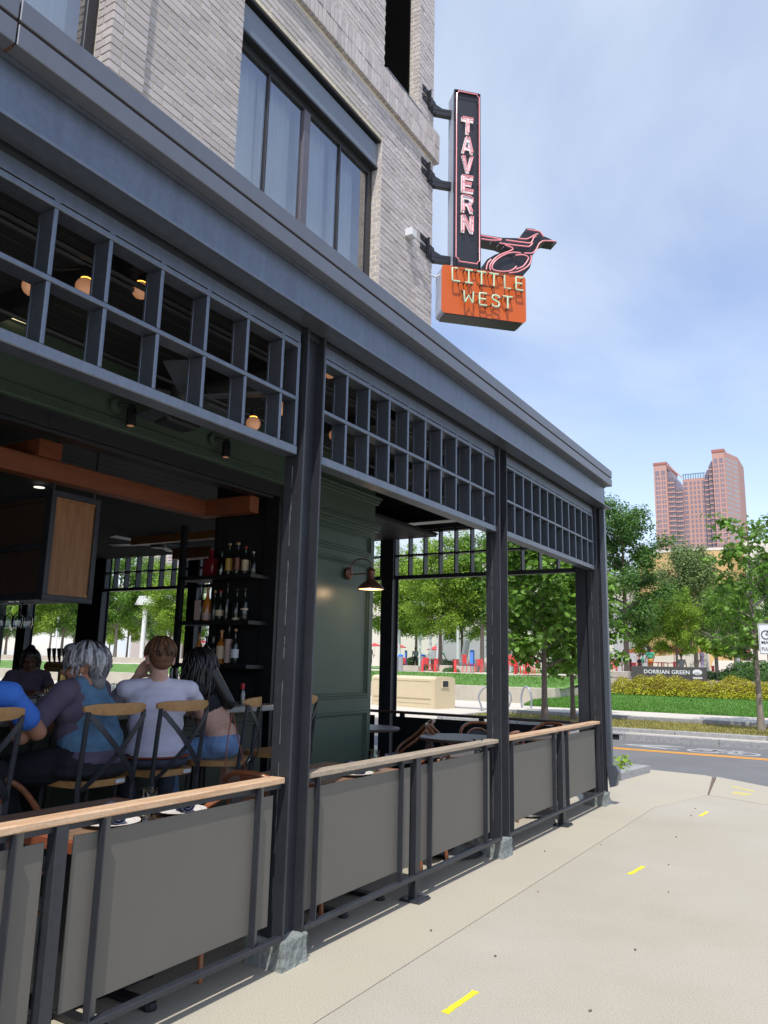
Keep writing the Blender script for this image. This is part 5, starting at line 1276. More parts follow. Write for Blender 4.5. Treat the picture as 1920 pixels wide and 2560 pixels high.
def blob(name, prims, mats, vox, parent, smooth_it=4, label=None):
    """one continuous surface from capsules and ellipsoids, materials by nearest piece"""
    b = MB()
    for q in prims:
        if q[0] == 'c': capsule(b, q[1], q[2], q[3], q[4])
        else: b.ball(q[1], *q[2], nu=16, nv=10, rot=q[4] if len(q) > 4 else None)
    me = bpy.data.meshes.new(name); me.from_pydata(b.v, [], b.f); o = bpy.data.objects.new(name, me); COL.objects.link(o)
    m1 = o.modifiers.new('r', 'REMESH'); m1.mode = 'VOXEL'; m1.voxel_size = vox; m1.use_smooth_shade = True
    m2 = o.modifiers.new('s', 'SMOOTH'); m2.iterations = smooth_it; m2.factor = .5
    dg = bpy.context.evaluated_depsgraph_get(); nm = bpy.data.meshes.new_from_object(o.evaluated_get(dg)); o.modifiers.clear(); o.data = nm; bpy.data.meshes.remove(me)
    nm.materials.clear()
    for q in mats: nm.materials.append(MATS[q])
    n = len(nm.polygons); C = np.empty(n * 3); nm.polygons.foreach_get('center', C); C = C.reshape(-1, 3); D = []
    for q in prims:
        if q[0] == 'c':
            p0, p1 = np.array(q[1], float), np.array(q[2], float); t = p1 - p0; k = np.clip(((C - p0) @ t) / max(1e-9, t @ t), 0, 1)
            D.append(np.linalg.norm(C - (p0 + k[:, None] * t), axis=1) - (q[3] + (q[4] - q[3]) * k))
        else:
            rot = np.array(q[4].inverted()) if len(q) > 4 else np.eye(3); v = (C - np.array(q[1], float)) @ rot.T; r = np.array(q[2], float); k = np.linalg.norm(v / r, axis=1)
            D.append((k - 1) * r.min() * 1.0)
    mi = np.array([q[5] if q[0] == 'c' else q[3] for q in prims])[np.argmin(np.array(D), axis=0)]
    nm.polygons.foreach_set('material_index', mi.astype(np.int32)); nm.shade_smooth(); nm.update()
    nm.name = name; o.parent = parent; ORG[o.name] = Vector()
    if label: o['label'] = label
    return o
def V3(*a): return Vector(a)
def head_prims(c, fwd, s=1.0, skin=0, lip=None, female=False):
    """c: head centre; fwd: facing; returns prims + frame"""
    f = Vector(fwd).normalized(); up = Vector((0, 0, 1)); l = up.cross(f).normalized(); up = f.cross(l)
    def at(a, bb, cc): return c + (f * a + l * bb + up * cc) * s
    rot = Matrix((f, l, up)).transposed()
    P = [('e', at(-.012, 0, .025), (.094 * s, .074 * s, .092 * s), skin, rot), ('e', at(.022, 0, -.035), (.066 * s, .060 * s, .078 * s), skin, rot),
         ('e', at(.055, 0, -.085), (.026 * s, .026 * s, .022 * s), skin, rot), ('c', at(.080, 0, .012), at(.106, 0, -.030), .010 * s, .0135 * s, skin), ('e', at(.088, 0, -.036), (.014 * s, .019 * s, .010 * s), skin, rot),
         ('e', at(.070, .030, .022), (.018 * s, .026 * s, .011 * s), skin, rot), ('e', at(.070, -.030, .022), (.018 * s, .026 * s, .011 * s), skin, rot),
         ('e', at(.055, .040, -.030), (.026 * s, .022 * s, .024 * s), skin, rot), ('e', at(.055, -.040, -.030), (.026 * s, .022 * s, .024 * s), skin, rot),
         ('e', at(.078, 0, -.058), (.016 * s, .024 * s, .009 * s), skin if lip is None else lip, rot), ('e', at(.077, 0, -.070), (.015 * s, .020 * s, .009 * s), skin if lip is None else lip, rot),
         ('e', at(-.012, .076, -.008), (.020 * s, .010 * s, .033 * s), skin, rot), ('e', at(-.012, -.076, -.008), (.020 * s, .010 * s, .033 * s), skin, rot)]
    return P, at, rot
def eyes(at, s, parent, sun=False):
    b = MB()
    if sun:
        for k in (-1, 1): b.ball(at(.082, .034 * k, .008), .012 * s, .030 * s, .020 * s, 10, 8)
        b.tube([at(.088, .01, .012), at(.088, -.01, .012)], .003, 6)
        for k in (-1, 1): b.tube([at(.075, .058 * k, .014), at(-.015, .080 * k, .018)], .003, 6)
        b.build('sunglasses', 'black', parent, smooth=True)
    else:
        for k in (-1, 1): b.ball(at(.081, .031 * k, .006), .009 * s, .013 * s, .0065 * s, 10, 7)
        b.build('eyes', 'eye_dark', parent, smooth=True)
def hand_prims(w, dirv, side, skin, s=1.0, curl=.5):
    """palm and five unequal bent fingers from wrist w along dirv; side = thumb side"""
    d = Vector(dirv).normalized(); sd = (Vector(side) - d * Vector(side).dot(d)).normalized(); dn = d.cross(sd)
    if dn.z > 0: dn = -dn
    P = [('c', w, w + d * .03 * s, .024 * s, .028 * s, skin)]
    for k in range(4): P.append(('c', w + d * .02 * s + sd * (.024 - .015 * k) * s, w + d * .078 * s + sd * (.030 - .020 * k) * s, .015 * s, .0115 * s, skin))
    for k, ln_ in enumerate((.070, .078, .072, .056)):
        a = w + d * .080 * s + sd * (.030 - .020 * k) * s; m1_ = a + (d * (1 - .35 * curl) + dn * .6 * curl).normalized() * ln_ * .5 * s; m2_ = m1_ + (d * (1 - .8 * curl) + dn * 1.1 * curl).normalized() * ln_ * .5 * s
        P += [('c', a, m1_, .0095 * s, .0088 * s, skin), ('c', m1_, m2_, .0088 * s, .0072 * s, skin)]
    t0 = w + d * .02 * s + sd * .026 * s; t1 = t0 + (d * .5 + sd * .8).normalized() * .042 * s; t2 = t1 + (d * .9 + sd * .25 + dn * .3).normalized() * .034 * s
    P += [('c', t0, t1, .013 * s, .0105 * s, skin), ('c', t1, t2, .0105 * s, .0085 * s, skin)]
    return P
def locks(name, m, at, c, n, parent, th0, th1, az, rx, drop, seed, r=.010, out_=.0, wave=.01, flat=.45):
    """hair strands over an ellipsoid skull then hanging down; az in degrees from the face"""
    q = random.Random(seed); b = MB()
    for i in range(n):
        a = R(q.uniform(*az)) * (1 if q.random() < .5 else -1); t1 = R(q.uniform(*th1)); t0 = R(q.uniform(*th0)); P = []
        k = 6; rr_ = q.uniform(.95, 1.05); w0 = q.uniform(0, 6)
        for j in range(k + 1):
            t = t0 + (t1 - t0) * j / k; aa = a + .22 * math.sin(t * 2 + w0) * wave * 20
            P.append(at(-.015 + rx[0] * rr_ * math.sin(t) * math.cos(aa), rx[1] * rr_ * math.sin(t) * math.sin(aa), .022 + rx[2] * rr_ * math.cos(t)))
        dr = q.uniform(*drop); e = P[-1]; dv = (P[-1] - P[-2]).normalized(); steps = max(2, int(dr / .05) + 1)
        for j in range(1, steps + 1):
            f_ = j / steps; P.append(e + Vector((dv.x * out_ * f_ * dr + wave * math.sin(w0 + 5 * f_), dv.y * out_ * f_ * dr + wave * math.cos(w0 + 4 * f_), -dr * f_)))
        R_ = [r * (.55 + .45 * math.sin(math.pi * min(1, .25 + .6 * j / len(P)))) for j in range(len(P))]; R_[-1] = r * .15
        b.tube(P, R_, 6, flat=flat)
    return b.build(name, m, parent, smooth=True, ang=180)
def seated(lb_, pos, yaw, build=1.0, wide=1.0, head=(.05, 0, 1.415), hfwd=(1, 0, 0), lean=.06, mats=None, arms=None, neck_r=.056, sh=.185, top='short', crop=False, shoes=True, hs=1.0, lip=None, sleeve=.5, hip=1.0, vest=False, legm=None, bare_arm=False):
    """seated figure, local +x forward, origin on the floor under the seat"""
    t = thing('person', lb_, 'person', (pos[0], pos[1], 0), yaw, world=False)
    SK, TP, LG, SHO, BL_, VE, LP = range(7); W_ = wide; H = Vector(head)
    sx = lean; zs = 1.225
    P = []
    # torso: a loose shirt over pelvis, waist, chest
    P += [('e', V3(-.02, 0, .86), (.135 * W_ * hip, .185 * W_ * hip, .105), LG), ('e', V3(-.01, 0, .93), (.122 * W_, .165 * W_, .09), SK if crop else TP), ('e', V3(sx * .4, 0, 1.02), (.125 * W_, .165 * W_, .12), SK if crop else TP),
          ('e', V3(sx * .75, 0, 1.12), (.128 * W_, .182 * W_, .115), TP), ('e', V3(sx, 0, 1.19), (.105 * W_, .185 * W_, .075), TP)]
    for k in (1, -1): P += [('c', V3(sx, .06 * k, 1.245), V3(sx, sh * k * W_, zs), .058, .060 * W_, TP)]
    if not crop: P += [('e', V3(-.035, 0, .875), (.128 * W_ * hip, .178 * W_ * hip, .085), TP)]
    if vest:
        P = [(q[0], q[1], q[2], q[3], q[4], TP) if q[0] == 'c' else q for q in P]
        P += [('e', V3(-.025, 0, .97), (.140 * W_, .178 * W_, .13), VE), ('e', V3(sx * .75 - .012, 0, 1.12), (.138 * W_, .165 * W_, .125), VE), ('e', V3(sx - .03, 0, 1.215), (.100, .125 * W_, .066), VE)] + [('c', V3(-.05, .09 * k, 1.05), V3(sx - .025, .10 * k, 1.25), .09, .058, VE) for k in (1, -1)]
    P += [('e', V3(sx, 0, 1.245), (.075, .115 * W_, .045), TP)]
    nb = V3(sx + .01, 0, 1.265); P += [('c', nb, H + V3(-.03, 0, -.075), neck_r * 1.06, neck_r, SK)]
    hp_, at, rot = head_prims(H, hfwd, hs, SK, LP if lip else None); P += hp_
    # legs on the foot rest
    for k in (1, -1):
        kn = V3(.40, .12 * k * W_, .80); an = V3(.30, .11 * k, .38); P += [('c', V3(.02, .095 * k * W_, .845), kn, .092 * W_ * hip, .068 * W_, LG), ('c', kn, V3(.345, .115 * k, .60), .066 * W_, .058, LG), ('c', V3(.345, .115 * k, .60), an, .058, .043, LG if legm is None else SK)]
        P += [('c', an, V3(.29, .11 * k, .335), .040, .038, SK), ('c', V3(.27, .11 * k, .325), V3(.43, .125 * k, .312), .040, .036, SHO)]
    for k, (el, wr_, hd) in zip((1, -1), arms):
        s_ = V3(sx, sh * k * W_, zs); el = V3(*el); wr_ = V3(*wr_)
        mid = s_.lerp(el, sleeve)
        P += [('c', s_, mid, .060 * W_, .054 * W_, TP if not bare_arm else SK), ('c', mid, el, .047 * W_, .041 * W_, SK), ('c', el, el.lerp(wr_, .45), .042 * W_, .040 * W_, SK), ('c', el.lerp(wr_, .45), wr_, .040 * W_, .026, SK)]
        if not bare_arm: P += [('c', s_.lerp(el, sleeve * .75), mid, .062 * W_, .060 * W_, TP)]
        P += hand_prims(wr_, V3(*hd), V3(0, -k, .25), SK, 1.0)
    if mats and not crop: P += [('e', V3(-.03, 0, .815), (.150 * W_ * hip, .195 * W_ * hip, .060), LG)]
    o = blob('body', P, mats, .0085, t, 4)
    return t, at, H
# man in white, seen from behind
t, at, H = seated('man in white tee and brown belt, short ginger hair, seen from behind', (-3.72, 3.47), R(180 - 38), wide=1.04, head=(.085, .0, 1.415), hfwd=(1, .12, -.06), lean=.075, sh=.185,
                  mats=['skin_fair', 'tee_white', 'denim_dark', 'shoe', 'belt', 'tee_white', 'lip'], arms=[((.30, .27, 1.085), (.20, .12, 1.30), (-.3, -.5, .8)), ((.30, -.30, 1.07), (.40, -.10, 1.11), (.9, .4, -.1))], hs=1.09)
b = MB(); pp = []
hp_ = [('e', at(-.016, 0, .046), (.098, .080, .082), 0), ('e', at(-.035, 0, .02), (.082, .078, .075), 0)]
blob('hair', [('e', at(-.016, 0, .052), (.106, .086, .085), 0), ('e', at(.045, 0, .092), (.062, .066, .040), 0), ('e', at(-.055, 0, .012), (.064, .079, .075), 0), ('e', at(-.07, 0, -.03), (.035, .06, .04), 0)], ['hair_brown'], .007, t, 3)
locks('hair_tufts', 'hair_brown', at, H, 150, t, (5, 30), (50, 98), (30, 180), (.110, .089, .106), (.0, .006), 3, r=.0075, wave=.004)
b = MB(); b.tube([V3(-.02 + .150 * math.cos(a), .193 * math.sin(a), .842) for a in [2 * math.pi * i / 32 for i in range(32)]], .020, 8, closed=True, flat=.35); b.build('belt', 'belt', t, smooth=True)
# woman with silver hair and denim vest
t, at, H = seated('woman with silver hair, denim vest and plum tee, in profile at the bar', (-3.72, 2.97), R(180 + 26), wide=1.20, head=(.035, .035, 1.365), hfwd=(.98, .12, -.05), lean=.05, sh=.175, hip=1.12, lip=True,
                  mats=['skin_tan', 'tee_plum', 'pants_black', 'black', 'belt', 'denim_vest', 'lip'], vest=True, arms=[((.20, .33, 1.01), (.34, .14, 1.115), (.55, -.75, .0)), ((.33, -.22, 1.02), (.42, -.02, 1.105), (.9, .5, -.1))], sleeve=.72, hs=1.10)
eyes(at, 1.0, t)
blob('hair', [('e', at(-.022, 0, .050), (.105, .086, .085), 0), ('e', at(-.07, 0, -.01), (.062, .078, .085), 0), ('e', at(-.075, 0, -.075), (.036, .055, .055), 0), ('e', at(.05, .02, .088), (.055, .06, .035), 0)], ['hair_grey'], .008, t, 3)
locks('hair_locks', 'hair_grey', at, H, 150, t, (3, 22), (60, 112), (18, 180), (.116, .096, .105), (.005, .06), 12, r=.0085, wave=.008, out_=.4)
locks('fringe', 'hair_grey', at, H, 26, t, (5, 20), (46, 70), (0, 50), (.118, .096, .103), (.0, .012), 5, r=.009, wave=.006)
locks('dark_locks', 'hair_black', at, H, 34, t, (0, 18), (35, 75), (40, 180), (.119, .099, .108), (.0, .02), 8, r=.007, wave=.008)
b = MB(); w_ = V3(.34, .14, 1.115); b.tube([V3(.30, .195, 1.09) + (V3(.10, 0, .10) * math.cos(a) * .33 + V3(.05, .06, -.05) * math.sin(a) * .42) for a in [2 * math.pi * i / 16 for i in range(16)]], .007, 6, closed=True); b.build('bracelet', 'brass', t, smooth=True)
b = MB(); b.ball(at(-.012, .082, -.040), .006, nu=8, nv=6); b.build('earring', 'tag_white', t, smooth=True)
# woman with long black hair and crop top
t, at, H = seated('woman with long black hair, black crop top and light jeans leaning forward', (-3.76, 4.07), R(208), wide=.92, head=(.15, .07, 1.36), hfwd=(.93, .15, -.28), lean=.12, sh=.165, hip=1.12, crop=True, bare_arm=True, sleeve=.3, lip=True,
                  mats=['skin_fair', 'top_black', 'denim_light', 'shoe', 'belt', 'top_black', 'lip'], arms=[((.33, .22, 1.075), (.44, .05, 1.11), (.8, -.5, 0)), ((.34, -.22, 1.07), (.46, -.04, 1.11), (.9, .4, 0))], hs=1.05)
eyes(at, 1.05, t, True)
blob('hair', [('e', at(-.02, 0, .045), (.102, .085, .085), 0), ('e', at(-.065, 0, -.03), (.056, .080, .10), 0), ('c', at(-.075, .02, -.06), at(-.135, -.02, -.27), .062, .045, 0)], ['hair_black'], .009, t, 3)
locks('long_hair', 'hair_black', at, H, 130, t, (3, 20), (62, 100), (42, 180), (.112, .094, .102), (.16, .40), 21, r=.010, wave=.014, out_=.12)
locks('loose_hair', 'hair_black', at, H, 26, t, (3, 20), (60, 85), (20, 60), (.114, .096, .102), (.10, .25), 25, r=.006, wave=.02, out_=.9)
# man in blue, cut by the frame
t, at, H = seated('man in bright blue polo and sunglasses with grey hair, cut by the left edge', (-3.74, 2.20), R(180 - 48), wide=1.12, head=(.08, -.02, 1.475), hfwd=(.98, -.28, 0), lean=.09, sh=.20,
                  mats=['skin_tan', 'tee_blue', 'pants_black', 'black', 'belt', 'tee_blue', 'lip'], arms=[((.25, .36, 1.06), (.42, .30, 1.11), (.9, -.3, 0)), ((.29, -.33, 1.03), (.47, -.20, 1.11), (.9, .3, 0))], sleeve=.6, hs=1.05, neck_r=.060)
eyes(at, 1.05, t, True)
blob('hair', [('e', at(-.022, 0, .050), (.104, .084, .080), 0), ('e', at(-.05, 0, .015), (.075, .081, .07), 0)], ['hair_salt'], .008, t, 3)
locks('hair_tufts', 'hair_salt', at, H, 110, t, (3, 28), (55, 96), (10, 180), (.110, .089, .100), (.0, .008), 31, r=.006, wave=.003)
# two women on the far side of the bar
for (lb_, x, y, yaw, hf, m, sd) in (('young woman with dark tied hair facing out across the bar by the taps', -6.95, 4.80, R(-35), (1, 0, -.05), ['skin_dark', 'tee_plum', 'pants_black', 'black', 'belt', 'black', 'lip'], 41),
                                    ('woman with long dark hair turned away beyond the tap tower', -6.9, 5.28, R(110), (1, .2, -.05), ['skin_dark', 'top_black', 'pants_black', 'black', 'belt', 'black', 'lip'], 43)):
    t, at, H = seated(lb_, (x, y), yaw, wide=.92, head=(.06, 0, 1.36), hfwd=hf, mats=m, sh=.165, arms=[((.26, .24, 1.03), (.40, .08, 1.08), (.8, -.4, 0)), ((.26, -.24, 1.03), (.40, -.08, 1.08), (.8, .4, 0))], hs=1.0, sleeve=.4)
    if sd == 41: eyes(at, 1.0, t)
    blob('hair', [('e', at(-.022, 0, .050), (.104, .086, .085), 0), ('e', at(-.05, 0, -.01), (.07, .084, .10), 0)] + ([('e', at(-.05, 0, .13), (.04, .04, .03), 0)] if sd == 41 else []), ['hair_black'], .009, t, 3)
    locks('long_hair', 'hair_black', at, H, 70, t, (3, 20), (62, 100), (58, 180), (.112, .094, .102), (.06, .22), sd, r=.010, wave=.01)

def standing(lb_, p, yaw, shirt, legs, skin='skin_tan', h=1.7, sit=False, hair='hair_black', stride=.0, bend=0.0):
    """small far figure: continuous body, local +x forward"""
    t = thing('person', lb_, 'person', p, yaw, group='people in the plaza', world=False); s = h / 1.75; P = []; dz = -.42 if sit else 0
    bx = bend
    P += [('e', V3(0, 0, .95 + dz), (.11, .16, .12), 2), ('e', V3(bx * .4, 0, 1.15 + dz), (.115, .165, .16), 1), ('e', V3(bx, 0, 1.33 + dz - bx * .3), (.11, .19, .11), 1), ('c', V3(bx, 0, 1.42 + dz - bx * .4), V3(bx * 1.3, 0, 1.53 + dz - bx * .5), .055, .05, 0), ('e', V3(bx * 1.4 + .01, 0, 1.63 + dz - bx * .6), (.09, .075, .115), 0), ('e', V3(bx * 1.4 - .025, 0, 1.66 + dz - bx * .6), (.092, .083, .10), 3)]
    for k in (1, -1):
        if sit: P += [('c', V3(0, .09 * k, .50), V3(.42, .11 * k, .50), .085, .065, 2), ('c', V3(.42, .11 * k, .50), V3(.40, .11 * k, .06), .06, .042, 2), ('c', V3(.38, .11 * k, .04), V3(.54, .12 * k, .04), .04, .035, 3)]
        else: P += [('c', V3(0, .085 * k, .92), V3(.03 + stride * k * .5, .09 * k, .50), .088, .062, 2), ('c', V3(.03 + stride * k * .5, .09 * k, .50), V3(stride * k, .09 * k, .08), .058, .04, 0 if 'shorts' in lb_ else 2), ('c', V3(stride * k - .04, .09 * k, .045), V3(stride * k + .13, .10 * k, .04), .042, .036, 3)]
        sh_ = V3(bx, .20 * k, 1.38 + dz - bx * .35); el = sh_ + V3(.04 - stride * k * .4 + bx * .5, .06 * k, -.29); wr_ = el + V3(.12 - stride * k * .3 + bx * .3, -.02 * k, -.21)
        P += [('c', sh_, sh_.lerp(el, .5), .062, .055, 1), ('c', sh_.lerp(el, .5), el, .045, .04, 0), ('c', el, wr_, .038, .03, 0), ('e', wr_ + V3(.02, 0, -.06), (.03, .02, .06), 0)]
    P = [(q[0], q[1] * s, q[2] * s, q[3] * s, q[4] * s, q[5]) if q[0] == 'c' else (q[0], q[1] * s, tuple(a * s for a in q[2]), q[3]) for q in P]
    blob('body', P, [skin, shirt, legs, hair], .022, t, 3)
    return t

# ================================================================== BACKGROUND
ZP = 1.0        # plaza level
# terrace walls
b = MB(); b.box(-14, 40, 34.0, 34.35, .2, .995, .01); b.box(-14.3, -13.7, 34.35, 52, .2, .99, .01); w = b.build('terrace_wall', 'concrete_wall'); tag(w, 'long low concrete terrace wall behind the yellow shrubs and grey sign', 'wall')
b = MB(); b.box(-60, -9.9, 28.7, 29.05, -.1, .63, .012); w = b.build('planter_wall', 'concrete_wall'); tag(w, 'low concrete planter wall with grass on top behind the beige box', 'wall')
b = MB(); b.prism([(-9.899, 28.705, -.1), (-9.899, 29.04, -.1), (-9.7, 34.0, -.1), (-9.4, 34.0, -.1)], (0, 0, .74)); w = b.build('return_wall', 'concrete_wall'); tag(w, 'angled end of the low concrete wall running into the lawn', 'wall')
b = MB(); V = []; F = []
for j in range(5):
    for i in range(13): V.append((-60 + 50.3 * i / 12, 29.05 + 5.5 * j / 4, .60 + .42 * j / 4 + .02 * math.sin(i * 1.7 + j)))
for j in range(4):
    for i in range(12): F.append((j * 13 + i, j * 13 + i + 1, (j + 1) * 13 + i + 1, (j + 1) * 13 + i))
b.add(V, F); kind(b.build('grass_bank', 'lawn', smooth=True), 'structure')
blades('grass', 'grass_blade', lambda r: (r.uniform(-30, -10.0), 29.1 + 5.2 * r.random()), 14000, .04, .10, lambda x, y: .60 + .42 * (y - 29.05) / 5.5, 9, .016)
b = MB(); b.box(-150, 150, 34.6, 300, ZP - .3, ZP); b.box(-60, -14, 34.35, 34.61, .5, ZP + .002); kind(b.build('plaza', 'pave_far'), 'structure')
b = MB(); b.box(-13.6, 40, 34.36, 37.2, .5, ZP + .03); kind(b.build('planting_bed', 'bark'), 'structure')
b = MB()
for (x0, x1, y0, y1) in ((-60, -16, 47, 62), (-14, -2, 50, 56), (-55, -20, 70, 90), (4, 30, 48, 60)): b.prism([(x0, y0, ZP), (x1, y0, ZP), (x1, y1, ZP), (x0, y1, ZP)], (0, 0, .03))
kind(b.build('plaza_lawn', 'lawn'), 'structure')

# DORRIAN GREEN sign wall
p0 = onY(1580.8, 1666.3, 33.86); p1 = onY(1766, 1667, 33.86)
sg_ = thing('park_sign', 'dark grey wall sign lettered DORRIAN GREEN with a white tree emblem', 'sign', ((p0.x + p1.x) / 2, 33.9, .9))
zt, zb = (p0.z + p1.z) / 2, onY(1670, 1700.5, 33.86).z
b = MB(); b.box(p0.x, p1.x, 33.70, 33.95, zb, zt, .006); b.build('sign_wall', 'sign_grey', sg_)
wd = p1.x - p0.x; hh = zt - zb
vs, fs = text_mesh('DORRIAN GREEN', hh * .40, .008, True, 1.05); xs = [v.x for v in vs]; sc = (wd * .612) / (max(xs) - min(xs)); cxm = (max(xs) + min(xs)) / 2; cz = sum(v.y for v in vs) / len(vs)
b = MB(); b.add([(p0.x + wd * .482 + (v.x - cxm) * sc, 33.688 - v.z, zb + hh * .605 + (v.y - cz)) for v in vs], fs); b.build('lettering', 'sign_white', sg_)
ex, ez = p0.x + wd * .888, zb + hh * .50; e = wd * .062
b = MB()
out_ = []
for i in range(40):
    a = 2 * math.pi * i / 40; r_ = 1 + .07 * math.sin(a * 11); out_.append((ex + e * r_ * math.cos(a), 33.692, ez + hh * .13 + e * .62 * r_ * math.sin(a)))
b.prism(out_[::-1], (0, .008, 0)); b.box(ex - e, ex + e, 33.691, 33.70, ez - hh * .33, ez - hh * .25); b.box(ex - e * .9, ex + e * .9, 33.6915, 33.70, ez - hh * .23, ez - hh * .20); em = b.build('tree_emblem', 'sign_white', sg_)
b = MB()
for i in range(5): x = ex + e * (-.55 + .27 * i); b.box(x - e * .05, x + e * .05, 33.687, 33.6915, ez - hh * .20, ez + hh * (.10 + .03 * (2 - abs(i - 2))))
b.build('emblem_trunks', 'sign_grey', em)

# ---- foliage
def leaf_quad(b, c, n, s, q, lobed=False):
    n = n.normalized(); x = n.orthogonal().normalized(); x = Matrix.Rotation(q.uniform(0, 6.28), 3, n) @ x; y = n.cross(x)
    if lobed:
        P = [c - y * s * .5, c + x * s * .42 - y * s * .22, c + x * s * .30 + y * s * .05, c + x * s * .52 + y * s * .22, c + x * s * .2 + y * s * .25, c + y * s * .6 - n * s * .12, c - x * s * .2 + y * s * .25, c - x * s * .52 + y * s * .22, c - x * s * .30 + y * s * .05, c - x * s * .42 - y * s * .22]
        b.add(P, [tuple(range(10))])
    else: b.add([c - y * s * .5, c + x * s * .28 + n * s * .05, c + y * s * .5 - n * s * .10, c - x * s * .28 + n * s * .05], [(0, 1, 2, 3)])
def make_tree(lb_, H, tr_h, rad, seed, leafm, barkm='bark', n_cl=90, per=38, ls=.16, top=.5, lobed=False, sparse=1.0, tr=.11, clr=.42, shape='oval', group=None, cat='tree'):
    """tapered trunk, limbs to the crown, leaf clumps along the limbs"""
    q = random.Random(seed); t = thing('tree', lb_, cat, (0, 0, 0), group=group, world=False)
    b = MB(); TP_ = []
    k = 9; wx, wy = q.uniform(-1, 1), q.uniform(-1, 1)
    for i in range(k + 1): f_ = i / k; TP_.append(Vector((.06 * H * .1 * math.sin(3 * f_ + wx) * f_, .06 * H * .1 * math.sin(2.6 * f_ + wy) * f_, H * .93 * f_)))
    b.tube(TP_, [tr * (1.35 if i == 0 else 1) * (1 - .93 * (i / k)) + .008 for i in range(k + 1)], 9)
    tips = []; nl = int(15 * sparse) + 8
    for i in range(nl):
        f_ = (i + .5) / nl; z0 = tr_h + (H * .93 - tr_h) * f_ * .93; a = i * 2.4 + q.uniform(-.4, .4)
        kz = (z0 - tr_h) / (H - tr_h); prof = {'oval': math.sin(math.pi * min(1, .20 + .80 * kz)) ** .7, 'cone': (1 - kz) ** .75 * .95 + .06, 'vase': .55 + .5 * math.sin(math.pi * min(1, .1 + .75 * kz)) - .25 * kz}[shape]
        L_ = rad * prof * q.uniform(.72, 1.08); base = TP_[0].lerp(TP_[-1], z0 / (H * .93)); up = q.uniform(.25, .7) + .5 * kz
        P = [base]; d = Vector((math.cos(a), math.sin(a), up)).normalized()
        for s_ in range(1, 6): P.append(base + d * L_ * s_ / 5 + Vector((q.uniform(-.06, .06), q.uniform(-.06, .06), -.05 * (s_ / 5) ** 2 * L_ + q.uniform(-.04, .04))))
        r0 = max(.010, tr * .42 * (1 - .75 * kz)); b.tube(P, [r0 * (1 - .85 * s_ / 5) + .004 for s_ in range(6)], 6)
        for s_ in range(2, 6): tips.append((P[s_], L_ * .3, .6 + .5 * s_ / 5))
        for _ in range(2):
            s0_ = q.randint(1, 3); e = P[s0_] + Vector((math.cos(a + q.uniform(-1.1, 1.1)), math.sin(a + q.uniform(-1.1, 1.1)), q.uniform(.1, .8))).normalized() * L_ * q.uniform(.3, .5)
            b.tube([P[s0_], (P[s0_] + e) / 2 + Vector((0, 0, .03)), e], [r0 * .45, r0 * .3, .004], 5); tips += [(e, L_ * .25, 1.0), ((P[s0_] + e) / 2, L_ * .2, .7)]
    tips.append((TP_[-1], .3, 1))
    b.build('trunk', barkm, t, smooth=True)
    b = MB()
    for i in range(n_cl):
        c, jr, w = tips[i % len(tips)] if i < len(tips) * 2 else q.choice(tips)
        c = c + Vector((q.gauss(0, .16), q.gauss(0, .16), q.gauss(0, .12))) * (rad * .45); cr_ = clr * q.uniform(.55, 1.25)
        n_ = int(per * q.uniform(.6, 1.3))
        for _ in range(n_):
            d = Vector((q.gauss(0, 1), q.gauss(0, 1), q.gauss(0, .62))); d = d.normalized() * q.random() ** .45 * cr_
            nv = d.normalized() * .7 + Vector((q.gauss(0, .4), q.gauss(0, .4), .75 + q.gauss(0, .35)))
            leaf_quad(b, c + d, nv, ls * q.uniform(.65, 1.2), q, lobed)
    b.build('crown', leafm, t)
    return t
def put(t, x, y, z, rz=0, s=1.0):
    t.location = (x, y, z); t.rotation_euler = (0, 0, rz); t.scale = (s, s, s); return t
# near young maple by the verge, large lobed leaves
p = onZ(1362, 1815, .10); GT = 'street trees around the park'
tA = make_tree('young maple with large lobed leaves in the verge, seen through the far patio bay', 5.3, 1.30, 1.9, 5, 'leaf_mid', 'bark', 330, 24, .155, lobed=True, tr=.075, clr=.36, shape='oval', group=GT); put(tA, p.x, p.y, .10, 0.0, .93)
p = onZ(1433, 1800, .10)
tB = copy_tree(tA); put(tB, p.x, p.y, .10, 2.1, .80); tB['label'] = 'slimmer lobed maple just behind the first, by the corner column'
tC = make_tree('sparse pin oak with spreading limbs beside the bicycle sign', 6.3, 1.9, 1.9, 17, 'leaf_mid', 'bark_pale', 140, 20, .15, lobed=True, tr=.085, clr=.34, shape='vase', group=GT, sparse=.6); pc = onZ(1904, 1828, .10); put(tC, pc.x, pc.y, .10, 3.0, .80)
# variants for the park rows
tD = make_tree('dense dark green tree just right of the corner column', 9.6, 2.2, 2.7, 23, 'leaf_dark', 'bark', 330, 80, .165, tr=.15, clr=.62, shape='oval', group=GT); pd = onY(1565, 1600, 40); put(tD, pd.x, 40, ZP - .3, .6, 1.0)
tE = make_tree('broad olive green tree with whitish upper leaves in front of the tan drum', 8.2, 2.4, 3.1, 29, 'leaf_grey', 'bark_pale', 380, 85, .15, tr=.14, clr=.62, shape='cone', group=GT); pe = onY(1738, 1600, 47); put(tE, pe.x, 47, ZP - .4, 1.1, .98)
tF = make_tree('bright green tree right of the yellow umbrella row', 7.2, 2.0, 2.4, 31, 'leaf_bright', 'bark', 300, 72, .15, tr=.11, clr=.50, shape='oval', group=GT); pf = onY(1690, 1600, 43); put(tF, pf.x, 43, ZP - .1, .3, .66); tF['label'] = 'bright green tree with slim trunk rising behind the grey sign'
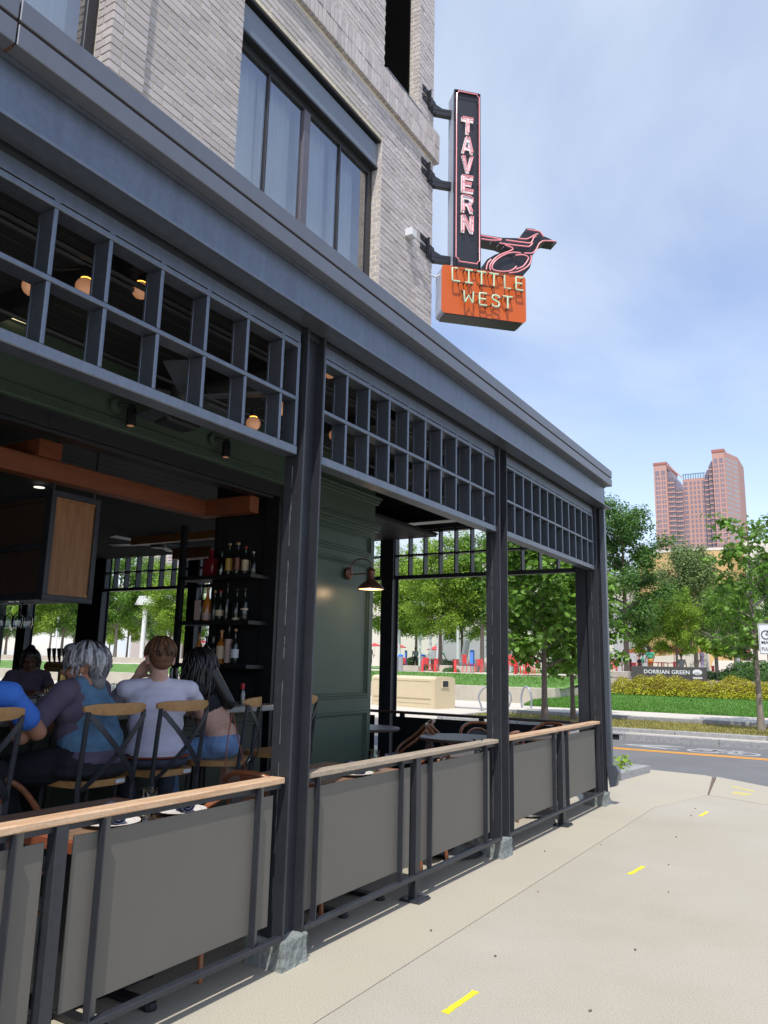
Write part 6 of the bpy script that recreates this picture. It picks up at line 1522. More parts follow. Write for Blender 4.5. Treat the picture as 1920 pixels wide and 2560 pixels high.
tG = make_tree('mid green tree with a pale trunk right of the sign', 7.6, 2.2, 2.6, 37, 'leaf_mid', 'bark_pale', 300, 72, .155, tr=.12, clr=.52, shape='vase', group=GT); pg = onY(1835, 1600, 44); put(tG, pg.x, 44, ZP - .1, 2.0, .68)
def more(src, x, Y, s, rz, lb_):
    c = copy_tree(src); p_ = onY(x, 1660, Y); put(c, p_.x, Y, ZP - .1, rz, s); c['label'] = lb_; c['group'] = GT; return c
more(tD, 1925, 52, .8, 2.2, 'dark green tree behind the bicycle sign at the right edge')
more(tF, 1622, 50, .72, 4.0, 'yellow green tree between the dark tree and the tan drum')
more(tG, 1790, 55, .74, 5.2, 'mid green tree far back right of the broad olive tree')
more(tG, 1205, 46, 1.22, 1.2, 'mid green tree seen left of the third column with its trunk by red chairs')
more(tF, 1100, 44, 1.18, 2.9, 'bright tree in the middle of the patio opening, thin pale trunk')
more(tF, 985, 50, 1.3, .7, 'bright tree seen just right of the green pier')
more(tE, 1290, 52, 1.05, 2.4, 'olive tree far behind the lobed maple')
more(tF, 1155, 60, 1.25, 3.9, 'far bright tree between two patio trees')
more(tG, 1040, 62, 1.25, 5.0, 'far mid green tree left in the patio opening')
more(tD, 1440, 50, .85, 4.4, 'dark tree hidden behind the corner column')
tD['label'] = 'tall dense dark green tree just right of the corner column'
for i, (x, Y, s, src, lb_) in enumerate([(70, 44, 1.25, tF, 'leafy bright tree at far left through the bar'), (150, 48, 1.2, tG, 'mid green tree beyond the tap tower'), (10, 58, 1.1, tD, 'dark tree behind the man in blue'),
                                          (285, 46, 1.30, tG, 'mid green tree above the silver haired woman'), (355, 52, 1.25, tE, 'olive tree filling the bar window centre'), (420, 44, 1.10, tF, 'lime bright tree left of the bottle shelf'), (315, 66, 1.25, tF, 'far bright tree through the bar window'), (235, 62, 1.15, tE, 'far olive tree at the left of the bar window'),
                                          (480, 58, 1.1, tG, 'mid green tree behind the bottle shelf'), (455, 70, 1.2, tF, 'far bright tree near the shelf'), (120, 70, 1.2, tE, 'far olive tree between two left window trees'), (180, 78, 1.3, tD, 'far dark tree behind the bar window column'), (60, 84, 1.3, tE, 'farthest olive tree at the left'), (390, 88, 1.35, tD, 'farthest dark tree in the bar window'), (270, 92, 1.35, tF, 'farthest bright tree in the bar window')]): more(src, x, Y, s, i * 1.3, lb_)
# small sapling on the terrace
tS = make_tree('small sapling with broad leaves on the terrace right of the sign', 2.1, .95, .95, 41, 'leaf_bright', 'bark_pale', 44, 16, .20, lobed=True, tr=.05, clr=.24, group=GT, sparse=.3); ps = onY(1795, 1690, 35.2); put(tS, ps.x, 35.2, ZP)
# shrubs
def make_bush(nm, lb_, rx, ry, rz, seed, leafm, m2, n_, ls, cat='shrub', group=None):
    q = random.Random(seed); t = thing(nm, lb_, cat, (0, 0, 0), group=group, world=False); bumps = [Vector((q.gauss(0, 1), q.gauss(0, 1), q.gauss(.3, .8))).normalized() for _ in range(14)]
    for k, m in enumerate((leafm, m2)):
        if m is None: continue
        b = MB()
        for i in range(n_ if k == 0 else n_ // 2):
            d = Vector((q.gauss(0, 1), q.gauss(0, 1), q.gauss(0, 1))).normalized(); d.z = abs(d.z) if k == 0 else abs(d.z) * .8 + .35; d.normalize()
            bmp = max(0, max(d.dot(u_) for u_ in bumps)) ** 6; r_ = (.62 + .38 * q.random() ** .5) * (.82 + .26 * bmp) + (.10 * q.random() if k else 0)
            c = Vector((d.x * rx * r_, d.y * ry * r_, d.z * rz * r_ + .04)); nv = d + Vector((q.gauss(0, .5), q.gauss(0, .5), .5 + q.gauss(0, .4))); leaf_quad(b, c, nv, ls * q.uniform(.6, 1.3) * (1 if k == 0 else .7), q)
        b.build('foliage' if k == 0 else 'flower_heads', m, t)
    b = MB()
    for i in range(7): a = i * .9; b.tube([(0, 0, -.05), (rx * .4 * math.cos(a), ry * .4 * math.sin(a), rz * .55)], .012, 5)
    b.build('stems', 'bark', t); return t
GB = 'yellow green shrubs along the terrace wall'
sA = make_bush('shrub', 'separate small yellow shrub left of the sign', .62, .55, .66, 3, 'leaf_lime', 'leaf_rust', 1500, .085, group=GB); ps = onY(1556, 1700, 32.9); put(sA, ps.x, 32.9, .38)
sB = make_bush('shrub', 'x', .78, .62, .78, 4, 'leaf_lime', 'leaf_rust', 1900, .085, group=GB)
SX = [(1608, .96, 'yellow shrub under the left end of the sign'), (1650, 1.0, 'yellow shrub under the letters D O R'), (1685, .96, 'yellow shrub under the middle of the sign'), (1716, .80, 'low rust tipped shrub under the word GREEN'), (1744, .82, 'low yellow shrub under the tree emblem'), (1776, .80, 'yellow shrub just right of the sign'), (1808, .82, 'low yellow shrub beneath the sapling'), (1836, 1.02, 'tallest domed yellow shrub right of the sapling'), (1868, .78, 'low yellow shrub left of the street tree'), (1897, .82, 'yellow shrub behind the street tree trunk'), (1925, .8, 'yellow shrub at the right edge')]
for i, (x, s, lb_) in enumerate(SX):
    c = sB if i == 0 else copy_tree(sB); ps = onY(x, 1700, 32.8); put(c, ps.x, 32.8 + .15 * math.sin(i * 2), .38, i * 1.9, s); c['label'] = lb_
GX = 'clipped green shrubs on the terrace'
xA = make_bush('boxwood', 'x', .85, .75, .62, 9, 'leaf_box', None, 2600, .075, group=GX)
for i, (x, Y, s, lb_) in enumerate([(1783, 36.2, .75, 'dark clipped shrub touching the right end of the sign'), (1820, 35.6, .85, 'clipped shrub right of the sapling'), (1850, 35.5, .85, 'clipped shrub left of the tall globe'), (1872, 36.6, 1.5, 'tall globe shaped clipped shrub by the street tree'), (1897, 35.4, .85, 'clipped shrub in front of the tall globe'), (1925, 36.2, 1.5, 'globe clipped shrub at the right edge')]):
    c = xA if i == 0 else copy_tree(xA); ps = onY(x, 1690, Y); put(c, ps.x, Y, ZP - .05, i * 1.3, s); c['label'] = lb_
# plants in the far planters
for i, (x, Y, s) in enumerate([(1000, 62, 1.6), (1035, 64, 1.8), (1065, 63, 1.6), (1120, 61, 1.5), (1010, 52, .6), (1120, 41, .5), (1135, 41, .45)]):
    c = copy_tree(xA); ps = onY(x, 1690, Y); put(c, ps.x, Y, ZP - .05, i * 2.1, s); c['label'] = ['green bush far back near the pier edge', 'green bush far back under an umbrella', 'green bush behind the walking person', 'green bush near the stair', 'low plant by the grey bins', 'low leafy plant left at the lawn edge', 'low leafy plant right at the lawn edge'][i]; c['group'] = 'bushes in the plaza'

# stone planter at the near kerb with a leafy plant
pl = thing('stone_planter', 'granite kerb planter corner by the road beside the corner column', 'planter', (-3.2, 11, 0))
b = MB(); b.prism([(-2.79, 10.55, 0), (-2.67, 11.66, 0), (-2.90, 11.68, 0), (-3.02, 10.75, 0)], (0, 0, .092)); b.build('kerb_stone', 'granite', pl)
b = MB(); b.prism([(-2.80, 10.53, 0), (-3.03, 10.74, 0), (-4.6, 10.76, 0), (-4.6, 10.53, 0)], (0, 0, .090)); b.build('kerb_stone', 'granite', pl)
b = MB(); b.prism([(-3.03, 10.76, 0), (-2.91, 11.68, 0), (-4.6, 11.75, 0), (-4.6, 10.77, 0)], (0, 0, .06)); b.build('soil', 'bark', pl)
gp = thing('ground_plant', 'leafy green plant in the stone planter', 'plant', (-3.2, 11.1, .06)); q_ = random.Random(8); b = MB()
for i in range(170):
    c = Vector((-3.08 + q_.gauss(0, .12), 11.05 + q_.gauss(0, .2), .07 + abs(q_.gauss(0, .06)))); leaf_quad(b, c, Vector((q_.gauss(0, .6), q_.gauss(0, .6), 1)), q_.uniform(.05, .11), q_)
for i in range(26): c = Vector((-2.98 + q_.gauss(0, .04), 11.5 + q_.gauss(0, .05), .12 + q_.random() * .10)); leaf_quad(b, c, Vector((q_.gauss(0, .6), q_.gauss(0, .6), 1)), q_.uniform(.05, .10), q_)
b.build('leaves', 'leaf_bright', gp); b = MB(); b.tube([(-2.98, 11.5, .05), (-2.98, 11.5, .2)], .006, 5); b.tube([(-3.08, 11.05, .05), (-3.05, 11.0, .13)], .006, 5); b.build('stems', 'bark', gp)

# bicycle sign at the right edge
sp_ = onZ(1922, 1905, ZR + .1); sY = 18.2; p0 = onY(1895, 1560, sY); p1 = onY(1916, 1560, sY)
bs_ = thing('bicycle_sign', 'white bicycle sign reading MAY USE FULL LANE on a black post', 'sign', (p1.x, sY, 0))
tz, bz = onY(1905, 1560, sY).z, onY(1905, 1636, sY).z; xl = onY(1897, 1600, sY).x; hw = (tz - bz) * .40; xc = xl + hw * .92
SM = Matrix.Translation((xc, sY, 0)) @ Matrix.Rotation(R(28), 4, 'Z')
def sgn(b): b.xf(SM); return b
b = sgn(MB().box(-hw, hw, -.006, .0, bz, tz, .002)); b.build('plate', 'sign_white', bs_)
b = MB()
for (x0, x1, z0, z1) in ((-hw * .95, hw * .95, tz - .022, tz - .014), (-hw * .95, hw * .95, bz + .014, bz + .022), (-hw * .95, -hw * .95 + .008, bz + .0221, tz - .0221), (hw * .95 - .008, hw * .95, bz + .0221, tz - .0221)): b.box(x0, x1, -.009, -.0061, z0, z1)
hz_ = tz - bz; 
for cx in (-.42, .42): b.tube([(hw * cx + hw * .34 * math.cos(a), -.010, tz - hz_ * .36 + hw * .34 * math.sin(a)) for a in [2 * math.pi * i / 20 for i in range(20)]], .010, 6, closed=True)
w1, w2, bb, st_, hd_ = (-hw * .42, tz - hz_ * .36), (hw * .42, tz - hz_ * .36), (hw * .02, tz - hz_ * .36), (-hw * .14, tz - hz_ * .22), (hw * .28, tz - hz_ * .22)
for a, c in ((w1, bb), (bb, hd_), (hd_, w2), (st_, bb), (st_, w1), (st_, hd_), (st_, (-hw * .17, tz - hz_ * .17)), (hd_, (hw * .2, tz - hz_ * .15))): b.tube([(a[0], -.010, a[1]), (c[0], -.010, c[1])], .008, 6)
sgn(b).build('bicycle_symbol', 'sign_ink', bs_)
for i, tx in enumerate(('MAY USE', 'FULL LANE')):
    vs, fs = text_mesh(tx, hz_ * .15, .001, True); xs = [v.x for v in vs]; sc = hw * 1.6 / (max(xs) - min(xs)); b = MB(); b.add([((v.x - (max(xs) + min(xs)) / 2) * sc, -.0075 - v.z, tz - hz_ * (.62 + .21 * i) + v.y) for v in vs], fs); sgn(b).build('lettering', 'sign_ink', bs_)
b = MB(); b.tube([(xc + .02, sY + .03, tz - .05), (xc + .06, sY + .03, .05)], .028, 8); b.build('post', 'black', bs_)

# beige equipment box
bx = thing('equipment_box', 'large beige moulded equipment box on the plaza pavement', 'box', (-12.6, 23.4, .04))
c0_, c1_ = onZ(977, 1765, .04), onZ(1086, 1773, .04); c2_ = onZ(1116.5, 1769.5, .04); ux = (c1_ - c0_).normalized(); uy = Vector((-ux.y, ux.x, 0)); Lx = (c1_ - c0_).length + .9; dep = 1.05
BM = Matrix.Translation(c1_) @ Matrix(((ux.x, uy.x, 0, 0), (ux.y, uy.y, 0, 0), (0, 0, 1, 0), (0, 0, 0, 1)))
ht = onY(1085, 1692, c1_.y).z - .04
b = MB(); prof = [(0, 0), (dep, 0), (dep, ht * .93), (dep - .08, ht * .985), (dep - .2, ht), (.2, ht), (.08, ht * .985), (0, ht * .92)]
b.prism([(-Lx, y, z) for y, z in prof], (Lx - .05, 0, 0)); b.prism([(-.05, y * .98 + .01, z * .985) for y, z in prof], (.05, 0, 0)); b.xf(BM); b.build('body', 'box_beige', bx)
b = MB(); b.box(-Lx + .1, -.16, -.006, -.001, ht * .835, ht * .855); b.box(-Lx + .1, -.16, -.012, -.001, ht * .285, ht * .31); b.box(-Lx + .1, -.16, -.006, -.001, ht * .145, ht * .155); b.xf(BM); b.build('groove', 'box_groove', bx)
b = MB(); b.box(.001, .03, dep * .30, dep * .68, ht * .64, ht * .90, .01); b.xf(BM); vf = b.build('vent_frame', 'box_beige', bx); b = MB(); b.box(.0301, .034, dep * .36, dep * .62, ht * .68, ht * .87); b.xf(BM); b.build('vent', 'frame_dark', vf)
vs, fs = text_mesh('evolution', .10, .001); b = MB()
# bicycle racks
def rack(x0, x1, yb, yt, lb_):
    a, c = onZ(x0, yb, .05), onZ(x1, yb + 2, .05); t = thing('bike_rack', lb_, 'bike rack', (a + c) / 2, group='hoop bicycle racks'); m_ = (a + c) / 2; hw_ = (c - a) / 2; top_ = onY((x0 + x1) / 2, yt, m_.y).z
    r_ = hw_.length * 1.12; P = []
    for i in range(25):
        an = R(-38 + 256 * i / 24); P.append(m_ + hw_.normalized() * r_ * math.cos(an) * 1.0 + Vector((0, 0, .0 + (top_ - .05) * (.5 + .5 * math.sin(an)) ** 1.0)))
    P[0].z = P[-1].z = .05; b = MB(); b.tube(P, .03, 8); b.build('hoop', 'galv', t, smooth=True); b = MB()
    for e_ in (P[0], P[-1]): b.lathe(e_, [(.07, 0), (.07, .015)], 12)
    b.build('flange', 'galv', t)
rack(1201, 1274, 1776, 1713, 'hoop bike rack split by the third column'); rack(1305, 1328, 1783, 1717, 'hoop bike rack right of the third column, seen narrow')
# grey bins
for (x, w_, lid, lb_) in ((988, 20, 'white_pole', 'round grey bin with white top behind the beige box'), (1001, 12, 'blue_plastic', 'grey bin with a blue lid behind the beige box'), (1057, 12, 'blue_plastic', 'pale bin with blue lid further back')):
    Y = 38.5 if x < 1040 else 48; p = onY(x, 1676, Y); zt_ = onY(x, 1636, Y).z; r_ = w_ / FPX * Y * .62; t = thing('litter_bin', lb_, 'bin', (p.x, Y, ZP), group='litter bins in the plaza')
    b = MB(); b.lathe((p.x, Y, ZP), [(r_ * .9, 0), (r_, .05), (r_, zt_ - ZP - .12)], 16); b.build('body', 'galv', t, smooth=True, ang=50); b = MB(); b.lathe((p.x, Y, zt_ - .12), [(r_ * 1.04, 0), (r_ * 1.04, .08), (r_ * .5, .13)], 16); b.build('lid', lid, t, smooth=True, ang=50)
# blue information kiosks
for (x, y0, y1, Y, lb_) in ((1179, 1625, 1662, 46, 'blue lit information kiosk by the red chairs'), (1013, 1626, 1655, 52, 'slim blue sign post near the bins')):
    p = onY(x, y1, Y); t = thing('kiosk', lb_, 'kiosk', (p.x, Y, ZP)); w_ = 5.0 / FPX * Y if x > 1100 else 2.4 / FPX * Y; b = MB(); b.box(p.x - w_, p.x + w_, Y, Y + .2, ZP, onY(x, y0, Y).z, .02); b.build('case', 'blue_plastic', t); b = MB(); b.box(p.x - w_ * .85, p.x + w_ * .85, Y - .012, Y - .001, onY(x, y1 - 3, Y).z, onY(x, y0 + 6, Y).z); b.build('screen', 'screen_blue', t)
# red posts, chairs and tables
def post(x, yb, yt, Y, lb_, m='red', r=.07, nm='bollard', cat='bollard', group='red posts'):
    p = onY(x, yb, Y); zt_ = onY(x, yt, Y).z; t = thing(nm, lb_, cat, (p.x, Y, ZP), group=group); b = MB(); b.lathe((p.x, Y, ZP), [(r * 1.9, 0), (r * 1.9, .03), (r, .04), (r, zt_ - ZP - .03), (r * .6, zt_ - ZP)], 10); b.build('post', m, t, smooth=True, ang=50)
post(1056, 1677, 1650, 40, 'red post left of the plaza red chairs'); post(1088, 1677, 1652, 41, 'red post right of the red chairs'); post(1138, 1681, 1650, 40, 'red post left of the blue kiosk'); post(1288, 1687, 1650, 40, 'red post below the maple'); post(1315, 1679, 1650, 41, 'red post right of the big red table')
for (x, yt, Y, lb_) in ((997, 1575, 50, 'white light pole left in the patio opening'), (1075, 1568, 52, 'white light pole second from left in the patio opening'), (1144, 1565, 54, 'white light pole left of the third column'), (1275, 1570, 50, 'white light pole right of the third column'), (132, 1540, 55, 'white light pole far left through the bar'), (437, 1533, 45, 'thick white light pole left of the bottle shelf'), (318, 1590, 60, 'thin white light pole above the silver haired woman'), (1847, 1585, 46, 'blue grey light pole right of the sapling')):
    post(x, 1680, yt, Y, lb_, 'white_pole', .10 if x != 437 else .12, 'light_pole', 'pole', 'plaza light poles')
def red_chair(lb_):
    t = thing('plaza_chair', lb_, 'chair', (0, 0, 0), group='red chairs in the plaza', world=False); b = MB()
    b.box(-.24, .24, -.24, .24, .44, .47); b.build('seat', 'red', t); b = MB()
    for i in range(5): b.box(-.24 + .1 * i, -.17 + .1 * i, -.27, -.25, .5, .95)
    b.box(-.25, .25, -.275, -.245, .88, .96); b.build('back', 'red', t)
    for sx in (-1, 1):
        for sy in (-1, 1): b = MB(); b.tube([(sx * .22, sy * .22, .45), (sx * .24, sy * .25, 0)], .022, 6); b.build('leg', 'red', t)
    return t
def red_table(lb_):
    t = thing('plaza_table', lb_, 'table', (0, 0, 0), group='red tables in the plaza', world=False); b = MB(); b.lathe((0, 0, .71), [(.5, 0), (.5, .03)], 20); b.build('tabletop', 'red', t)
    for i in range(4): a = i * 1.571 + .6; b = MB(); b.tube([(.4 * math.cos(a), .4 * math.sin(a), .71), (.42 * math.cos(a), .42 * math.sin(a), 0)], .025, 6); b.build('leg', 'red', t)
    return t
rc = None
for i, (x, Y, s, lb_) in enumerate([(1068, 42, 1.05, 'red chair left of the slim red post'), (1084, 43, 1.0, 'red chair right, half behind the red post'), (1131, 46, 1.0, 'red chair far left of kiosk'), (1146, 46, 1.0, 'red chair behind the white pole'), (1172, 40, 1.3, 'tall red chair in front of the blue kiosk'), (1197, 43, 1.0, 'red chair behind the tree trunk'), (1210, 42, 1.0, 'red chair touching the third column'), (1282, 40, 1.25, 'red chair below the maple crown'), (1300, 39.5, 1.25, 'red chair beside the big red table'), (1322, 41, 1.2, 'red chair right of the big red table'),
                                    (1335, 43, 1.0, 'red chair by the slim maple'), (1528, 37.5, 1.1, 'red chair right of the corner column'), (1592, 46, 1.0, 'red chair left of the sign under an umbrella'), (1608, 47, 1.0, 'red chair above the sign left end'), (1686, 46, 1.1, 'red chair behind the sign by the umbrella pole'), (1774, 48, .9, 'red chair right of the sign by the purple clad woman'), (362, 47, 1.1, 'red chair through the bar window, left'), (383, 47, 1.1, 'red chair through the bar window, middle'), (1012, 50, 1.1, 'red chair by the bins'), (404, 48, 1.1, 'red chair through the bar window, right')]):
    if rc is None: rc = red_chair(lb_); c = rc
    else: c = copy_tree(rc); c['label'] = lb_
    p = onY(x, 1670, Y); put(c, p.x, Y, ZP, i * 1.4, s * .8)
rt = None
for i, (x, Y, s, lb_) in enumerate([(1295, 41, 1.4, 'big red table below the maple crown'), (1560, 42, 1.0, 'red table left of the sign'), (1640, 46, 1.1, 'red table above the letters of the sign'), (1665, 48, 1.1, 'red table behind the sign, middle'), (1090, 47, 1.0, 'red table behind the walking path'), (1190, 47, 1.0, 'red table behind the kiosk'), (373, 48, 1.2, 'red table through the bar window')]):
    if rt is None: rt = red_table(lb_); c = rt
    else: c = copy_tree(rt); c['label'] = lb_
    p = onY(x, 1670, Y); put(c, p.x, Y, ZP, i, s)
# red umbrellas
def umbrella(lb_):
    t = thing('umbrella', lb_, 'umbrella', (0, 0, 0), group='red plaza umbrellas', world=False); n = 8
    for i in range(n):
        a, c = 2 * math.pi * i / n, 2 * math.pi * (i + 1) / n; b = MB(); b.add([(0, 0, 2.75), (1.5 * math.cos(a), 1.5 * math.sin(a), 2.15), (1.45 * math.cos((a + c) / 2), 1.45 * math.sin((a + c) / 2), 2.13), (1.5 * math.cos(c), 1.5 * math.sin(c), 2.15), (1.49 * math.cos(a), 1.49 * math.sin(a), 2.03), (1.44 * math.cos((a + c) / 2), 1.44 * math.sin((a + c) / 2), 2.01), (1.49 * math.cos(c), 1.49 * math.sin(c), 2.03)], [(0, 1, 2), (0, 2, 3), (1, 4, 5, 2), (2, 5, 6, 3)]); b.build('canopy_panel', 'red_canvas', t)
    b = MB(); b.tube([(0, 0, 0), (0, 0, 2.8)], .03, 8); b.lathe((0, 0, 0), [(.3, 0), (.3, .08), (.05, .1)], 12); b.build('pole', 'red', t); return t
um = None
for i, (x, yt, wpx, lb_) in enumerate([(998, 1610, 36, 'red umbrella second from left in the patio opening'), (937, 1607, 34, 'red umbrella half hidden by the green pier'), (1088, 1615, 40, 'red umbrella behind a thin tree trunk'), (1591, 1617, 50, 'red umbrella left of the grey sign'), (1648, 1618, 44, 'red umbrella left of the largest one above the sign'), (1684, 1614, 58, 'largest red umbrella above the sign'), (1757, 1619, 40, 'red umbrella above the sign right end'), (1850, 1620, 30, 'red umbrella far right behind the light pole'), (503, 1598, 40, 'red umbrella seen through the bottle shelf'), (1290, 1597, 40, 'red umbrella inside the maple crown')]):
    Y = 3.0 / (wpx / FPX) * .50; Y = min(78, max(46, Y)); s = wpx / FPX * Y / 3.0 * 1.15; p = onY(x, yt, Y)
    if um is None: um = umbrella(lb_); c = um
    else: c = copy_tree(um); c['label'] = lb_
    put(c, p.x, Y, p.z - 2.75 * s, i, s)
# people in the plaza
for (x, yb, yt, Y, sh_, lg, sk, yaw, lb_, kw) in [(1038, 1665, 1630, 52, 'cloth_grey', 'black', 'skin_dark', 2.5, 'person in grey tee and black shorts walking by the bins', dict(stride=.15)), (1053, 1628, 1613, 75, 'top_black', 'cloth_white', 'skin_fair', 0, 'person in dark top and white legs standing far back', {}), (1098, 1655, 1630, 50, 'cloth_green', 'black', 'skin_dark', 1.5, 'person in dark green bending by the white pole', dict(bend=.25)), (926, 1660, 1628, 48, 'top_black', 'black', 'skin_dark', 1, 'person in black at the edge of the green pier', {}), (1574, 1668, 1632, 46, 'cloth_red', 'black', 'skin_tan', 2.6, 'person in red bending under an umbrella left of the sign', dict(bend=.3)), (1599, 1664, 1634, 46, 'top_black', 'cloth_red', 'skin_tan', 3.1, 'person in black sitting beside the person in red', dict(sit=True)), (1608, 1666, 1639, 45, 'cloth_green', 'cloth_white', 'skin_dark', 3.6, 'child in green beside a red table left of the sign', dict(h=1.3)), (1627, 1664, 1636, 46, 'cloth_green', 'label_gold', 'skin_dark', 4.4, 'woman in teal green top and yellow shorts standing above the sign', {}), (1704, 1668, 1648, 44, 'cloth_grey', 'black', 'skin_tan', 1.2, 'person in grey seen from behind sitting above the word GREEN', dict(sit=True)), (1756, 1668, 1643, 44, 'cloth_violet', 'cloth_violet', 'skin_dark', 3.3, 'woman in violet standing by a tree right of the sign', {}), (1286, 1650, 1634, 52, 'cloth_orange', 'black', 'skin_tan', 3, 'person in orange sitting below the maple', dict(sit=True)), (1892, 1668, 1650, 50, 'cloth_white', 'denim_light', 'skin_fair', 3, 'person in pale shirt sitting near the right edge', dict(sit=True))]:
    p = onY(x, yb, Y); top_ = onY(x, yt, Y).z; h_ = kw.pop('h', 1.68); t = standing(lb_, (p.x, Y, ZP), yaw, sh_, lg, sk, h_, **kw)

# white pavilion canopy seen through the bar
cp = thing('plaza_canopy', 'white steel canopy on posts seen through the bar window', 'canopy', (-30, 46, ZP)); a_, c_ = onY(336, 1512, 46), onY(476, 1522, 46)
b = MB(); b.prism([(a_.x, 46, a_.z), (a_.x + .5, 46, a_.z + .75), (c_.x + 2, 46, a_.z + .75), (c_.x + 2, 46, a_.z)], (0, 3, 0)); b.build('roof', 'white_pole', cp)
b = MB(); b.tube([(onY(357, 1600, 46.5).x, 46.5, ZP), (onY(357, 1600, 46.5).x, 46.5, a_.z)], .19, 12); b.build('post', 'white_pole', cp, smooth=True); b = MB(); b.tube([onY(440, 1645, 47), onY(418, 1575, 47)], .16, 10); b.build('brace', 'white_pole', cp, smooth=True)
cp2 = thing('small_canopy', 'small white canopy behind a tree in the patio opening', 'canopy', (-20, 60, ZP)); a_ = onY(1013, 1508, 60)
b = MB(); b.box(a_.x, a_.x + 3.2, 60, 62, a_.z - .3, a_.z + .15, .05); b.build('roof', 'white_pole', cp2); b = MB(); b.tube([(a_.x + 1, 61, ZP), (a_.x + 1, 61, a_.z - .3)], .12, 8); b.build('post', 'white_pole', cp2)
for (x0, y0, x1, y1, lb_) in ((1096, 1625, 1106, 1560, 'leaning grey mast beside the thin tree trunk'), (1158, 1650, 1168, 1600, 'leaning grey mast left of the kiosk')):
    t = thing('mast', lb_, 'mast', onY(x0, 1665, 49), group='leaning masts'); b = MB(); b.tube([onY(x0 - 2, 1672, 49), onY(x1, y1, 49)], .22, 10); b.build('mast_pole', 'white_pole', t, smooth=True)
# low plaza walls, benches and stair
for (x0, x1, y, zt_, Y, lb_) in ((1005, 1045, 1670, .32, 40, 'low concrete bench wall left in the patio opening'), (1140, 1180, 1672, .35, 42, 'low dark grey bench wall by the kiosk'), (1098, 1122, 1672, .38, 43, 'pale rounded bench behind the thin trunk'), (1530, 1570, 1690, .30, 36.5, 'low grey stone block left of the sign')):
    a_, c_ = onY(x0, y, Y), onY(x1, y, Y); b = MB(); b.box(a_.x, c_.x, Y, Y + .5, ZP, ZP + zt_, .02); tag(b.build('bench_wall', 'concrete_wall'), lb_, 'bench', 'low plaza walls')
stp = thing('plaza_stair', 'pale stone stair behind the patio trees', 'stair', (-20, 64, ZP)); a_, c_ = onY(1118, 1655, 64), onY(1250, 1655, 64)
for i in range(6): b = MB(); b.box(a_.x + i * .5, c_.x, 64 + i * .4, 66.6, ZP + .18 * i, ZP + .18 * (i + 1)); b.build('step', 'museum_white', stp)
stq = thing('museum_stair', 'broad pale steps right of the sign', 'stair', (-10, 62, ZP)); a_, c_ = onY(1770, 1655, 62), onY(1900, 1655, 62)
for i in range(7): b = MB(); b.box(a_.x, c_.x + 4, 62 + i * .4, 65.2, ZP + .17 * i, ZP + .17 * (i + 1)); b.build('step', 'museum_white', stq)
a_, c_ = onY(1632, 1640, 58), onY(1770, 1635, 58); b = MB(); b.prism([(a_.x, 58, ZP), (c_.x, 58, ZP), (c_.x, 58, onY(1770, 1632, 58).z), (a_.x, 58, onY(1632, 1641, 58).z)], (0, .5, 0)); tag(b.build('ramp_wall', 'museum_white'), 'pale stone ramp wall behind the umbrellas above the sign', 'wall')

# museum: white wings and a tan drum
mu = thing('museum', 'pale stone museum with a curved tan drum behind the park trees', 'building', (-15, 82, ZP)); Y = 82
a_, c_ = onY(1548, 1500, Y), onY(1862, 1500, Y); zt_ = onY(1700, 1360, Y).z; cx = (a_.x + c_.x) / 2; rx = (c_.x - a_.x) / 2
b = MB(); V = []; n = 28
for i in range(n + 1):
    an = math.pi + math.pi * i / n; V.append((cx + rx * math.cos(an), Y + 9 + rx * .62 * math.sin(an) * 1.0, ZP))
b.prism(V, (0, 0, zt_ - ZP)); b.build('drum', 'museum_tan', mu, smooth=True, ang=30)
b = MB(); V2 = [(cx + (x - cx) * 1.01, Y + 9 + (y - Y - 9) * 1.012, zt_) for x, y, z in V]; b.prism(V2, (0, 0, .28)); b.build('drum_coping', 'museum_white', mu)
e_ = onY(1862, 1400, Y + 4); b = MB(); b.box(e_.x + .1, e_.x + 40, Y + 3, Y + 20, ZP, onY(1890, 1352, Y + 3).z); b.build('wing', 'museum_white', mu)
l0, l1 = onY(1470, 1400, Y + 5), onY(1545, 1400, Y + 5); b = MB(); b.box(l0.x - 14, l1.x, Y + 5, Y + 20, ZP, onY(1500, 1440, Y + 5).z); b.build('wing', 'museum_white', mu)
b = MB(); p_ = onY(1575, 1600, Y - 8); b.prism([(p_.x - 1.2, Y - 9, ZP), (p_.x + 1.6, Y - 9, ZP), (p_.x + .3, Y - 9, onY(1575, 1500, Y - 8).z), (p_.x - 1.5, Y - 9, onY(1575, 1500, Y - 8).z)], (0, 3, 0)); b.build('grey_fin', 'museum_grey', mu)
dY = Y + 9 - rx * .62 - .05
for (x0, x1, y0, y1) in ((1690, 1735, 1598, 1650), (1648, 1662, 1615, 1650)):
    a_, c_ = onY(x0, y0, dY), onY(x1, y1, dY); b = MB(); b.box(a_.x, c_.x, dY - .1, dY + 2.0, ZP, a_.z); o = b.build('doorway', 'frame_dark', mu)
    for k in range(4): x = a_.x + (c_.x - a_.x) * k / 3; b = MB(); b.box(x - .07, x + .07, dY - .2, dY - .1001, ZP, a_.z); b.build('door_frame', 'brass', o)
a_, c_ = onY(1855, 1580, Y + 2.9), onY(1875, 1655, Y + 2.9); b = MB(); b.box(a_.x, c_.x, Y + 2.85, Y + 2.99, ZP, a_.z); b.build('doorway', 'frame_dark', mu)
wb = thing('white_hall', 'long pale stone building behind the patio trees', 'building', (-50, 90, ZP)); a_, c_ = onY(940, 1420, 90), onY(1330, 1420, 90)
